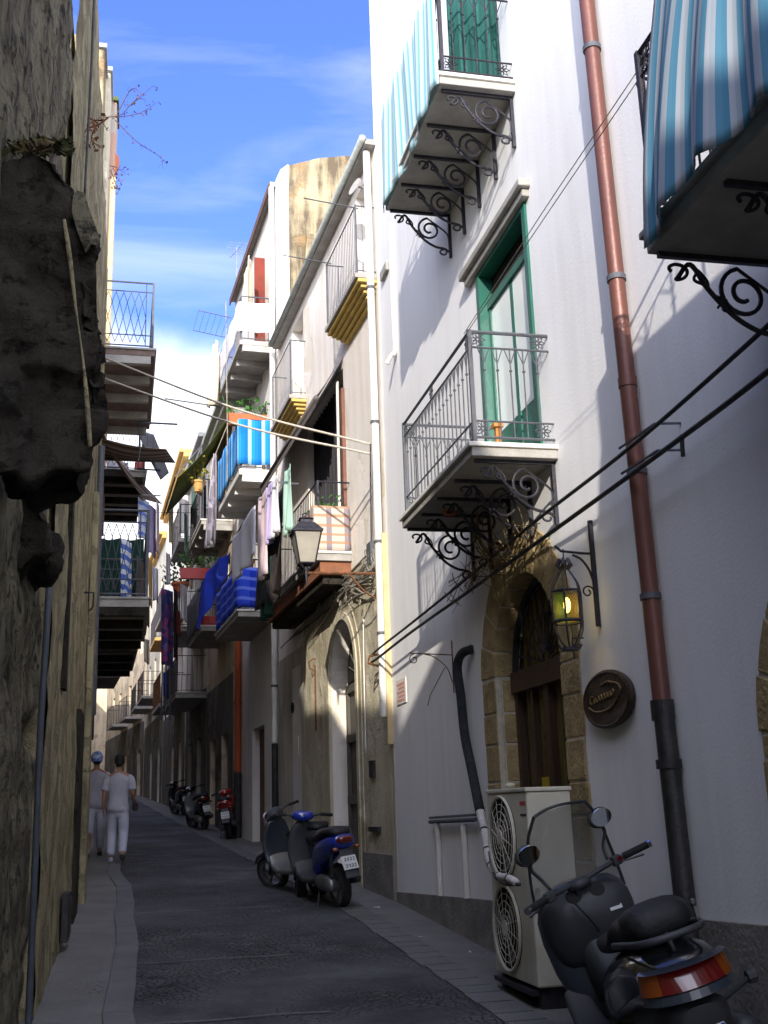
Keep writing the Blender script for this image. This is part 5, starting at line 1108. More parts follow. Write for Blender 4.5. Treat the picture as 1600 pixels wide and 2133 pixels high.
m = MB(); m.grid(lambda u, v: R4.P(lerp(.05, 3.6, u), lerp(.02, 1.35, v), lerp(11.15, 9.3, v)-.25*math.sin(math.pi*v)*(.6+.4*math.sin(u*6))), 20, 12); m.build('canvas', M['olive'], o, smooth=True, solid=.01)
m = MB(); m.tube([R4.P(.05, .75, 10.2), R4.P(.1, 1.4, 9.35), R4.P(3.6, 1.4, 9.3)], .02, 5); m.tube([R4.P(.6, .74, 8.4), R4.P(.6, .74, 10.3)], .03, 5); m.build('poles', M['ironl'], o)
fl = None
def flower_mat(name, c1, c2, c3):
    m, t, b = base_mat(name, .95); tc = N(t, 'ShaderNodeTexCoord'); v = N(t, 'ShaderNodeTexVoronoi', Scale=7.); t.links.new(tc.outputs['Object'], v.inputs['Vector'])
    cr = N(t, 'ShaderNodeValToRGB'); cr.color_ramp.interpolation = 'CONSTANT'; e = cr.color_ramp.elements; e[0].color = c4(c1); e[1].position = .4; e[1].color = c4(c2); x = e.new(.7); x.color = c4(c3)
    se = N(t, 'ShaderNodeSeparateColor'); t.links.new(v.outputs['Color'], se.inputs[0]); t.links.new(se.outputs[0], cr.inputs[0]); t.links.new(cr.outputs[0], b.inputs['Base Color']); return m
fm = flower_mat('floral_print', (.05, .06, .22), (.35, .06, .2), (.16, .14, .35))
# laundry lines across the far half of the street
def at_px(x, y, Y): return atY(x, y, Y)
def panel(name, label, px0, px1, py0, py1, Y, mat, cat='laundry', dY=.5, ph=0, group='laundry over the far street'):
    def f_(u, v):
        p = atY(lerp(px0, px1, u), lerp(py0, py1, v), Y)
        return Vector((p.x, Y+dY*u+.06*math.sin(u*9+ph)*(.4+v), p.z+.03*math.sin(u*6+ph)*v))
    return hang(name, label, cat, f_, mat, 12, 16, group)
panel('long_cloth', 'long dark blue cloth with pink flowers hanging over the far street', 336, 362, 1225, 1385, 30.2, fm)
panel('long_cloth', 'long black cloth hanging just right of the pink flowered one', 362, 372, 1225, 1370, 30.4, M['dcloth'])
panel('laundry_cloth', 'pale grey shirt hanging right of the pink flowered cloth', 376, 392, 1215, 1290, 30.6, M['wcloth'])
panel('laundry_cloth', 'dark red cloth hanging below the dark leafy bush', 368, 378, 1270, 1320, 30.5, M['redwood'])
panel('laundry_cloth', 'white towel hanging under the orange cornice', 373, 396, 1035, 1110, 31.5, M['white3'])
panel('laundry_cloth', 'pale mint towel hanging left of the olive awning', 399, 411, 960, 1060, 30, M['mint'])
panel('laundry_cloth', 'black trousers hanging below the olive awning', 418, 432, 1000, 1140, 28.2, M['dcloth'])
panel('laundry_cloth', 'small black garment hanging left of the black trousers', 397, 410, 1055, 1090, 28.6, M['dcloth'])
panel('laundry_cloth', 'white shirt hanging beside the black trousers', 434, 440, 990, 1060, 28.0, M['wcloth'])
panel('laundry_cloth', 'pale lilac shirt hanging on the left side below the pale rack', 308, 326, 1048, 1150, 22.5, M['lcloth'])
panel('laundry_cloth', 'pink cloth hanging at the right edge of the left balconies', 326, 333, 1040, 1150, 22.8, M['pcloth'])
panel('laundry_cloth', 'ochre yellow cloth hanging on the far pale facade', 310, 318, 1160, 1260, 33, M['ochre'])
panel('laundry_cloth', 'rust red cloth hanging low on the far left facades', 302, 312, 1250, 1300, 33, M['rust'])
for k, (a_, b_, c_, d_, mt, lb) in enumerate(((352, 362, 1040, 1130, M['ccloth'], 'cream pillowcase hanging at the left end of the far clothes line'), (384, 392, 1068, 1150, M['mint'], 'small mint cloth on the far clothes line beside the white towel'),
    (404, 416, 1068, 1130, M['wcloth'], 'white vest on the far clothes line left of the black trousers'), 
    (395, 404, 1160, 1225, M['ccloth'], 'cream rag hanging above the royal blue cloth'), (346, 356, 1150, 1215, M['wcloth'], 'white cloth hanging above the pink flowered one'), (318, 330, 1180, 1250, M['wcloth'], 'white sheet on the far pale facade left of the pink flowered cloth'),
    (340, 350, 1400, 1450, M['bcloth'], 'small blue cloth under the hanging grey rods'), (300, 312, 1330, 1380, M['ccloth'], 'cream cloth far down the street above the walkers'))):
    panel('laundry_cloth', lb, a_, b_, c_, d_, 28.9+.25*k, mt, ph=k, dY=.3)
cable('clothes_line', 'thin dark clothes line crossing the far street level with the olive awning laundry', [at_px(275, 1066, 29), at_px(350, 1068, 29), at_px(430, 1068, 29)], .008, M['cable'])
m = MB(); c0 = at_px(343, 1440, 30); 
for i in range(3): m.tube([at_px(338+i*8, 1385, 30), at_px(336+i*9, 1500, 30)], .02, 4)
tag(m.build('hanging_rods', M['ironl']), 'bundle of grey rods hanging below the pink flowered cloth', 'rods')
# closing block at the end
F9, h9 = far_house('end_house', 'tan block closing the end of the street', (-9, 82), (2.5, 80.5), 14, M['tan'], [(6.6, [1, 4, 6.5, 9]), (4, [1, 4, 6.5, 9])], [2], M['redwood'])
# ================================================================== LEFT side
LW = Fac((-.55, -6), (-.55, 16.35), False)   # u = Y + 6
# low old wall and narrow lane behind the camera decide where sunlight reaches the white house
FB = Fac((-.6, -30), (-.6, -1.75), False)
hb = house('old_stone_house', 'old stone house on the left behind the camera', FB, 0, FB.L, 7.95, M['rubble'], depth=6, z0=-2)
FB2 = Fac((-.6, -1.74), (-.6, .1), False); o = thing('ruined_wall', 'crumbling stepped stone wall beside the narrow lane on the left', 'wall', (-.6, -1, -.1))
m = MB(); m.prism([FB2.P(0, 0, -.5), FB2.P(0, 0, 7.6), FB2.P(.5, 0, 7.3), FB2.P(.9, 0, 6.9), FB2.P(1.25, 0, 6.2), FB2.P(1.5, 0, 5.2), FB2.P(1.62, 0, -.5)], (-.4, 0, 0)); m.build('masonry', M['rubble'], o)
# eroded stone house on the left: real relief, seen at a grazing angle
h1 = thing('eroded_stone_house', 'dark eroded stone house filling the left edge', 'building', (-.6, .5, 0))
def relief(y0, y1, z0, z1, X, st, amp, mat, name, parent, seed=0, zf=None):
    from mathutils import noise
    ny, nz_ = int((y1-y0)/st), int((z1-z0)/st)
    def f_(u, v):
        y = lerp(y0, y1, u); zt = zf(y) if zf else z1; z = lerp(z0, zt, v)
        d = noise.fractal(Vector((seed, y*.9, z*.9)), .8, 2.1, 5)*amp+noise.noise(Vector((seed+5, y*5, z*5)))*amp*.35
        r = noise.noise(Vector((seed+9, y*1.7, z*2.6)))
        if r > .35: d -= (r-.35)*amp*3
        return Vector((X+min(d, amp*.9), y, z))
    m = MB(); m.grid(f_, ny, nz_); return m.build(name, mat, parent, smooth=True)
htop = lambda y: max(7.4, .80*y+2.1)
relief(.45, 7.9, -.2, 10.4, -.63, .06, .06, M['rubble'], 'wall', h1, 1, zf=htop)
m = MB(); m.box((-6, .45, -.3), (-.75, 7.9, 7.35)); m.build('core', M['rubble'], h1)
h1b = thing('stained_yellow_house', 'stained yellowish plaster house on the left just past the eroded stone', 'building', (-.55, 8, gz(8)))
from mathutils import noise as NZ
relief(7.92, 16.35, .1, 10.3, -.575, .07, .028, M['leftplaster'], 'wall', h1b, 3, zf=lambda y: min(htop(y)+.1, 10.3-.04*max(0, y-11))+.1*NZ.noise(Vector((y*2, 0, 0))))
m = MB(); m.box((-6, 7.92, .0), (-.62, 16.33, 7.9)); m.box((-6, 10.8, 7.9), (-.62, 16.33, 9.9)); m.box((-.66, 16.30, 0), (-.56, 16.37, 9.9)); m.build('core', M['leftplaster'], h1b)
# recessed door slits and band courses on the stained wall
for y0, y1, z0, z1 in ((9.3, 9.55, 2.6, 4.4), (12.3, 13.2, .5, 2.7)):
    m = MB(); m.box((-.60, y0, z0), (-.535, y1, z1)); m.build('door_slit', M['rot'], h1b)
m = MB(); m.box((-.57, 14.0, .6), (-.49, 14.5, 5.6)); m.build('pilaster', M['leftplaster'], h1b, bevel=.02)
# rotten projecting bay, blackened
bay = thing('rotten_bay', 'blackened crumbling masonry bay jutting from the upper left wall', 'bay', (-.5, 6, 3.3))
YB = 4.6
P = [atY(x, y, YB) for x, y in ((-30, 330), (0, 312), (60, 300), (100, 305), (128, 318), (146, 345), (150, 372), (166, 378), (178, 400), (190, 430), (200, 462), (217, 500), (214, 520), (220, 560), (218, 700), (216, 900), (205, 930), (198, 972), (178, 979), (140, 976), (110, 982), (60, 1000), (0, 980), (-30, 980))]
rn = random.Random(3)
m = MB(); pts = []
for a, b in zip(P, P[1:]+P[:1]):
    k = max(1, int((b-a).length/.05)); pts += [a.lerp(b, i/k)+Vector((rn.uniform(-.008, .008), 0, rn.uniform(-.01, .01))) for i in range(k)]
lay = []
for j, yy in enumerate((0, .12, .25, .4, .55)):
    lay.append([Vector((p.x + rn.uniform(-.006, .006)-.02*j*(p.x > -.4), YB+yy+rn.uniform(0, .05)*(j == 0), p.z*1.0+.0*yy)) for p in pts])
def eroded(o, vox=.028, amp=.045, sc=4.):
    "voxel-remesh the block and erode its surface"
    from mathutils import noise
    r = o.modifiers.new('r', 'REMESH'); r.mode = 'VOXEL'; r.voxel_size = vox
    dg = bpy.context.evaluated_depsgraph_get(); nm = D.meshes.new_from_object(o.evaluated_get(dg)); mats = list(o.data.materials)
    o.modifiers.clear(); o.data = nm; nm.materials.clear()
    for x in mats: nm.materials.append(x)
    ns = [v.normal.copy() for v in nm.vertices]
    for v, n_ in zip(nm.vertices, ns):
        p = v.co*sc; cell = noise.cell(Vector((p.x*.8, p.y*.8, p.z*1.1+noise.noise(p*.5)*.8)))
        v.co += n_*(noise.fractal(p, .9, 2.1, 5)*amp+(cell-.5)*amp*.9+min(0, noise.noise(p*.45+Vector((7, 3, 1)))+.12)*amp*2)
    for p_ in nm.polygons: p_.use_smooth = True
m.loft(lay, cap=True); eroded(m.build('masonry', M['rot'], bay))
m = MB(); m.tube(catmull([atY(x, y, YB-.01) for x, y in ((134, 458), (146, 540), (158, 640), (172, 740), (181, 830), (188, 930))], 5), lambda t: .008+.004*math.sin(t*9), 6); m.build('timber', M['leftplaster'], bay, smooth=True)
m = MB(); q = [atY(x, y, YB-.02) for x, y in ((152, 408), (160, 396), (176, 402), (186, 436), (199, 470), (209, 500), (200, 512), (190, 508), (178, 524), (168, 500), (158, 470), (150, 440))]; m.prism(q, (0, .02, 0)); m.build('stone_patch', M['rubble'], bay)
# second dark hollow further down: rotten niche close to the camera
m = MB(); q = [atY(x, y, 6.3) for x, y in ((0, 700), (18, 730), (30, 900), (60, 1000), (100, 1060), (115, 1090), (108, 1130), (112, 1150), (96, 1180), (70, 1170), (40, 1230), (0, 1260))]
m2 = MB(); pts = []
for a, b in zip(q, q[1:]+q[:1]):
    k = max(1, int((b-a).length/.04)); pts += [a.lerp(b, i/k)+Vector((rn.uniform(-.008, .008), 0, rn.uniform(-.01, .01))) for i in range(k)]
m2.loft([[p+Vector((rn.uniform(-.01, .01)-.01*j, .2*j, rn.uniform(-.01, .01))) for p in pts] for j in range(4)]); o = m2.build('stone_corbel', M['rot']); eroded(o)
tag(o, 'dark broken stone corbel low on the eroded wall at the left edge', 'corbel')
# pipes on the left wall
pipe('downpipe', 'slim dark grey pipe running down the left wall beside the eroded stone', 'pipe', [atX(118, 1130, -.56), atX(104, 1200, -.55), atX(98, 1300, -.54), atX(85, 1500, -.54), atX(75, 1750, -.54), atX(60, 2120, -.54), atX(57, 2190, -.54)], .02, pmat('blue_grey_pipe', (.06, .07, .085), (.045, .05, .06), 8, .6))
pipe('conduit', 'grey conduit pipe at the far corner of the stained yellow wall', 'pipe', [Vector((-.52, 15.2, 6.6)), Vector((-.52, 15.2, 3.8)), Vector((-.52, 15.4, 2.9))], .045, M['ironl'])
for k, (y, r_, z0, z1) in enumerate(((15.9, .018, 2.6, 6.4), (9.0, .012, 6.8, 10.2))):
    cable('wall_cable', ('thin black cable down the far corner of the stained yellow wall', 'thin black cable high on the stained wall above the rotten bay')[k], [Vector((-.53, y, z1)), Vector((-.52, y+.04, (z0+z1)/2)), Vector((-.53, y, z0))], r_, M['cable'])
for k, px in enumerate(((35, 0, 60, 250), (65, 0, 100, 330))):
    a, b = atY(px[0], px[1], 7.2), atY(px[2], px[3], 7.2)
    cable('old_cable', ('left of two dark cables sagging down the upper left wall', 'right of two dark cables sagging down the upper left wall')[k], [a, a.lerp(b, .5)+Vector((-.03, 0, 0)), b], .014, M['cable'])
m = MB(); m.box((-.56, 10.5, .55), (-.50, 10.9, .95)); m.box((-.50, 10.54, .59), (-.49, 10.86, .91)); tag(m.build('meter_box', M['blackpipe'], bevel=.01), 'small black box at the foot of the stained yellow wall', 'box')
m = MB(); m.tube([(-.54, 12.0, 3.9), (-.44, 12.0, 3.9), (-.44, 12.0, 3.75), (-.48, 12.0, 3.7)], .012, 5); tag(m.build('iron_hook', M['iron']), 'bent iron hook stuck in the stained yellow wall', 'hook')
# dry climbers hanging off the wall into the sky
def climber(name, label, rootp, tips, seed, mat, leafm, Y):
    rnd = random.Random(seed); o = thing(name, label, 'plant', atY(*rootp, Y)); s = MB(); l = MB()
    for path in tips:
        pts = [atY(x, y, Y+rnd.uniform(-.1, .1)) for x, y in path]; cm = catmull(pts, 5)
        s.tube(cm, lambda t: .009-.006*t, 4)
        for p in cm[2:]:
            for _ in range(2):
                c = p+Vector((rnd.uniform(-.07, .07), rnd.uniform(-.06, .06), rnd.uniform(-.07, .07)))
                e = jit((0, 0, 0), 1).normalized()*rnd.uniform(.015, .035); g_ = jit((0, 0, 0), 1).normalized()*rnd.uniform(.012, .028)
                if rnd.random() < .75: l.add([c-e, c+g_, c+e, c-g_], [(0, 1, 2, 3)]); s.tube([p, c], .0025, 3)
    s.build('stem', mat, o); l.build('foliage', leafm, o)
climber('climbing_plant', 'bare climber sprays with sparse leaves reaching into the sky from the left wall', (238, 245), [[(205, 245), (250, 240), (275, 215), (320, 178)], [(240, 245), (290, 236), (330, 212)], [(240, 250), (285, 295), (335, 328), (338, 345)], [(245, 235), (275, 185), (300, 200)], [(265, 225), (290, 205), (305, 210)]], 3, M['leafdry'], M['leafdry'], 14.5)
climber('climbing_plant', 'reddish dry climber trailing across the upper left wall above the rotten bay', (200, 270), [[(225, 245), (205, 260), (180, 270), (160, 300), (150, 325)], [(200, 262), (190, 290), (200, 300)], [(215, 250), (190, 255), (170, 290)]], 4, M['rust'], pmat('red_brown_leaf', (.22, .08, .04), (.13, .06, .04), 8, .9), 9.5)
climber('climbing_plant', 'small dry tuft hanging from the left skyline above the lattice balcony', (235, 350), [[(228, 345), (245, 350), (262, 362)], [(235, 350), (250, 372), (250, 392)], [(230, 355), (240, 380), (238, 395)]], 5, M['leafdry'], M['leafdry'], 17)
# moss and weeds along the top of the rotten bay
m = MB(); rn2 = random.Random(9)
for i in range(700):
    px = rn2.uniform(0, 150); p = atY(px, 306+rn2.gauss(0, 7), YB+rn2.uniform(-.05, .8)); e = jit((0, 0, 0), .025); f2 = jit((0, 0, 0), .018); m.add([p-e, p+f2, p+e, p-f2], [(0, 1, 2, 3)])
tag(m.build('weeds', pmat('mossy_weeds', (.03, .045, .015), (.08, .05, .02), 9, .95)), 'dark moss and weeds growing along the top of the rotten bay', 'weeds', kind='stuff')
# further left houses
LA = Fac((-.78, 16.4), (-.82, 22.4), False)
hl = house('balconied_house', 'left side house carrying the iron lattice balconies, past the stained wall', LA, 0.02, LA.L, 11.0, M['oldbeige'], holes=[(1.2, 2.2, 8.7, 10.8), (1.2, 2.2, 4.75, 6.9), (3.6, 4.6, 4.75, 6.9)], depth=6)
for a, b, c, d in ((1.22, 2.18, 8.7, 10.78), (1.22, 2.18, 4.75, 6.88), (3.62, 4.58, 4.75, 6.88)): win(hl, LA, a, b, c, d, frame=M['brownwood'])
B1 = balcony(hl, LA, .35, 3.9, 8.75, .98, 1.15, .10, pmat('rusty_brown_slab', (.22, .16, .13), (.14, .10, .09), 6, .9), 'lattice', M['ironl'], under='ribs', n_rib=5, r=.009, edge=M['slab'], ribmat=M['slab'])
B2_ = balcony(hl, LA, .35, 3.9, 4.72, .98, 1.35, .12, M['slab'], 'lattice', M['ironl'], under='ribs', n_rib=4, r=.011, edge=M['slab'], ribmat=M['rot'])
pipe('downpipe', 'yellowish sunlit pipe rising above the lattice balcony on the left skyline', 'downpipe', [LA.P(5.0, .12, 14.6), LA.P(5.0, .12, 9)], .06, M['ochrepaint'])
# stepped chimney-like wall ends catching the sun on the left skyline
for k, (x0, x1, yt, Y, mt, lb) in enumerate(((203, 219, 102, 21, M['gable'], 'nearest sunlit rubble wall end on the left skyline'), (212, 231, 150, 22, M['oldbeige'], 'second stepped sunlit wall end on the left skyline'), (222, 244, 212, 23.2, M['rose'], 'third stepped wall end with a mossy cap on the left skyline'))):
    a, b = atY(x0, yt, Y), atY(x1, yt, Y); m = MB(); m.box((a.x-1.2, Y, 7.5), (b.x, Y+1.1, b.z)); o = thing('wall_end', lb, 'wall', (b.x-.3, Y, 7.5), group='stepped wall ends'); m.build('masonry', mt, o, bevel=.04)
    m = MB(); m.box((b.x-.35, Y-.06, b.z+.002), (b.x+.04, Y+1.1, b.z+.1)); m.build('coping', (M['slab'], M['slab'], M['olive'])[k], o)
a = atY(235, 345, 23.4); m = MB(); m.loft([[Vector((a.x+r_*math.cos(k*.52), 23.4+r_*math.sin(k*.52), a.z+z_)) for k in range(12)] for r_, z_ in ((.06, -.3), (.12, -.1), (.15, .1), (.13, .25))]); tag(m.build('clay_pot', M['pot'], smooth=True, auto=40), 'old clay pot on the left skyline below the climber sprays', 'pot')
LB2 = Fac((-.88, 22.42), (-1.1, 30), False)
hl2 = house('dark_balcony_house', 'left side house with dark underslung balconies and striped awning', LB2, 0.02, LB2.L, 11.2, M['tan'], holes=[(1.2, 2.2, 8.7, 10.8), (1.2, 2.2, 5.2, 7.2)], depth=6)
win(hl2, LB2, 1.22, 2.18, 8.7, 10.78, frame=M['greywood']); win(hl2, LB2, 1.22, 2.18, 5.2, 7.18, frame=M['greywood'])
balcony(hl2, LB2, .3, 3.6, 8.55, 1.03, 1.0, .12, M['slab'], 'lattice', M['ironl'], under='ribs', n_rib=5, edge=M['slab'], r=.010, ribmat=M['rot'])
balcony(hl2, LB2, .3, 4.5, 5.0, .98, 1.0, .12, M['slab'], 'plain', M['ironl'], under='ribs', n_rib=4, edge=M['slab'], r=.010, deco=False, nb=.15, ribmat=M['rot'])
LC = Fac((-1.2, 30.02), (-2.2, 44), False); hl3 = house('far_left_house', 'tan house far up the left side', LC, 0, LC.L, 10.6, M['tan'], depth=6, holes=[(2, 3, 5.5, 7.5), (5, 6, 5.5, 7.5)])
win(hl3, LC, 2.02, 2.98, 5.5, 7.48); win(hl3, LC, 5.02, 5.98, 5.5, 7.48)
LD_ = Fac((-2.3, 44.02), (-4.4, 76), False); hl4 = house('farthest_left_house', 'pale house farthest up the left side', LD_, 0, LD_.L, 10.8, M['grey'], depth=6)
def pl_bal(h, F, u, z, col): balcony(h, F, u, u+3, z, .95, 1.0, .12, M['slab'], 'plain', M['iron'], nb=.2, deco=False)
pl_bal(hl3, LC, 1.5, 5.4, 0); pl_bal(hl3, LC, 5, 7.9, 0); pl_bal(hl4, LD_, 2, 6, 0)
# striped awnings of the left houses
st = stripes('brown_striped_canvas', [(.30, .22, .17), (.12, .08, .06), (.22, .15, .12), (.38, .32, .27)], 5)
def awn(name, label, q0, q1, q2, q3, mat, sag=.12):
    q0, q1, q2, q3 = map(Vector, (q0, q1, q2, q3))
    def f_(u, v): p = q0.lerp(q1, u).lerp(q3.lerp(q2, u), v); return p+Vector((0, 0, -sag*math.sin(math.pi*v)*math.sin(math.pi*min(1, u+.15))))
    return hang(name, label, 'awning', f_, mat, 16, 14, solid=.01)
awn('striped_awning', 'brown striped awning slung outward under the upper lattice balcony', LA.P(4.0, .0, 8.5), LA.P(5.8, .0, 8.6), (LA.P(6, 0, 0).x+1.55, 22.2, 8.6), (LA.P(4, 0, 0).x+1.3, 20.4, 8.3), st)
awn('striped_awning', 'long brown striped awning reaching down toward the lilac laundry', LA.P(4.6, .0, 9.0), LA.P(5.9, .0, 9.1), atY(338, 1050, 24), atY(300, 1040, 21.5), st, .2)
awn('pale_awning', 'pale grey canvas flap against the sky above the orange cornice', atY(285, 895, 21), atY(320, 905, 23), atY(352, 985, 24), atY(335, 1000, 22), M['ironl'], .1)
m = MB(); q = lambda x, y, Y: atY(x, y, Y); m.tube([q(290, 880, 19.5), q(370, 884, 19.5)], .02, 5); m.tube([q(290, 880, 19.5), q(292, 935, 19.6), q(288, 960, 19.6)], .015, 5)
for i in range(7): m.tube([q(296+i*12, 882, 19.5), q(294+i*12.3, 935-abs(i-3)*2, 19.8)], .004, 3)
tag(m.build('drying_rack', M['ironl']), 'wire drying rack jutting into the sky below the upper lattice balcony on the left', 'drying rack')
m = MB(); m.tube([q(285, 977, 21), q(335, 980, 21)], .018, 5); tag(m.build('pole', M['iron']), 'dark pole reaching right from the left balconies under the striped awning', 'pole')
m = MB(); m.tube([q(295, 1031, 22), q(335, 1033, 22)], .018, 5); tag(m.build('pole', M['pvc']), 'pale pole holding the lilac laundry on the left side', 'pole')
# things on the left balconies
panel('white_cloth', 'shiny white cloths piled behind the rail of the far left balcony', 222, 268, 955, 992, 22.9, M['wcloth'], 'laundry', .3)
panel('blue_white_cloth', 'blue and white striped cloth hanging beside the lower lattice balcony', 252, 274, 1120, 1248, 18.6, stripes('blue_white_stripes', [(.7, .75, .85), (.1, .2, .6)], 6, axis=1), 'laundry', .4)
panel('blue_white_cloth', 'bright bluish towels hanging above the lower lattice balcony rail', 288, 312, 1035, 1120, 21.5, stripes('towel_stripes', [(.7, .75, .88), (.2, .3, .75), (.6, .65, .8)], 4, axis=1), 'laundry', .4)
m = MB(); m.box((-.1, 23.3, 8.62), (.1, 23.5, 8.95)); tag(m.build('red_bucket', M['redplastic'], bevel=.03), 'small red tub on the far left balcony beside the white cloths', 'tub')
m = MB(); m.grid(lambda u, v: LA.P(lerp(3.0, 3.85, u), .8+.15*u, lerp(6.0, 4.8, v)+.02*math.sin(u*20)), 8, 6); tag(m.build('windbreak', M['awn']), 'grey windbreak cloth at the far end of the lower lattice balcony', 'windbreak')
# ropes across the street
def Pn3(px, py, n): u, z = R2.uz(px, py, n); return R2.P(u, n, z)
m = MB()
for k, (y0, y1) in enumerate(((748, 925), (792, 945))):
    a, b = atY(205, y0-8, 15.8), Pn3(770, y1, .25)
    mid = a.lerp(b, .55)+Vector((0, 0, -.12))
    cable('street_rope', ('upper', 'lower')[k]+' of two pale ropes strung across the street to the cream house', [a, mid, b], .016, M['rope'])
# skyline caster far left so the shaded lane stays enclosed

m = MB(); m.grid(lambda u, v: LA.P(3.92+.03*math.sin(v*9), lerp(.02, .93, u), lerp(6.5, 4.85, v)+.02*math.sin(u*15)), 10, 10); tag(m.build('netting', M['gcloth']), 'dark green netting screening the far end of the lower lattice balcony', 'netting')
# ================================================================== scooters
def se(x, y0, z, w, h, p=2.4, n=20, zb=None):
    "superellipse ring in the YZ plane at x"
    o = []
    for k in range(n):
        a = 2*math.pi*k/n; c, s = math.cos(a), math.sin(a)
        yy = math.copysign(abs(c)**(2/p), c)*w; z_ = math.copysign(abs(s)**(2/p), s)*(h if s > 0 or zb is None else zb)
        o.append((x, y0+yy, z+z_))
    return o
gloss = lambda n, c, r=.18: pmat(n, c, tuple(x*.9 for x in c), 3, r, .0, coat=.8, spec=.6)
SM = dict(black=gloss('gloss_black_panel', (.012, .013, .015)), dgrey=pmat('charcoal_plastic', (.035, .037, .042), (.045, .047, .05), 9, .5, spec=.4), blue=gloss('blue_scooter_paint', (.01, .03, .30)),
          silver=gloss('silver_scooter_paint', (.13, .135, .14), .35), red=gloss('red_scooter_paint', (.38, .015, .012)), tyre=pmat('tyre_rubber', (.014, .014, .015), (.022, .022, .022), 30, .85), alloy=pmat('grey_alloy', (.22, .22, .22), (.16, .16, .16), 12, .4, .7),
          seat=pmat('black_vinyl_seat', (.015, .015, .016), (.02, .02, .021), 30, .55, bump=.2), lens=gloss('red_lens', (.13, .006, .005), .2), amber=gloss('amber_lens', (.22, .05, .007), .15), chrome=pmat('chrome', (.6, .6, .62), (.5, .5, .52), 5, .12, 1.), plate=pmat('white_plate', (.62, .62, .6), (.55, .55, .54), 5, .5),
          mirror=pmat('mirror_glass', (.75, .78, .8), (.7, .74, .76), 2, .04, 1.), clear=glass('clear_screen', (.34, .34, .31), .05, .42), bluegrey=gloss('blue_grey_panel', (.028, .036, .05), .35), skin=None)
def wheel(o, Mx, x, R_, w=.055, brake=True):
    m = MB(Mx); n = 28; prof = [(R_-.055, -w*.7), (R_-.02, -w), (R_-.004, -w*.6), (R_, 0), (R_-.004, w*.6), (R_-.02, w), (R_-.055, w*.7)]
    for i in range(n):
        for (ra, ya), (rb, yb) in zip(prof, prof[1:]+prof[:1]):
            a, b = 2*math.pi*i/n, 2*math.pi*(i+1)/n; q = lambda r_, y_, t: (x+r_*math.cos(t), y_, R_+r_*math.sin(t))
            m.add([q(ra, ya, a), q(ra, ya, b), q(rb, yb, b), q(rb, yb, a)], [(0, 1, 2, 3)])
    w_ = m.build('wheel', SM['tyre'], o, smooth=True)
    m = MB(Mx); m.disc((x, 0, R_), (0, 1, 0), R_-.05, w*1.5, 24, r_in=R_-.085); m.disc((x, 0, R_), (0, 1, 0), .045, w*1.9, 12)
    for k in range(5): a = 2*math.pi*k/5+.3; m.tube([(x+.03*math.cos(a), 0, R_+.03*math.sin(a)), (x+(R_-.07)*math.cos(a), 0, R_+(R_-.07)*math.sin(a))], .016, 6)
    m.build('rim', SM['alloy'], w_)
    return w_
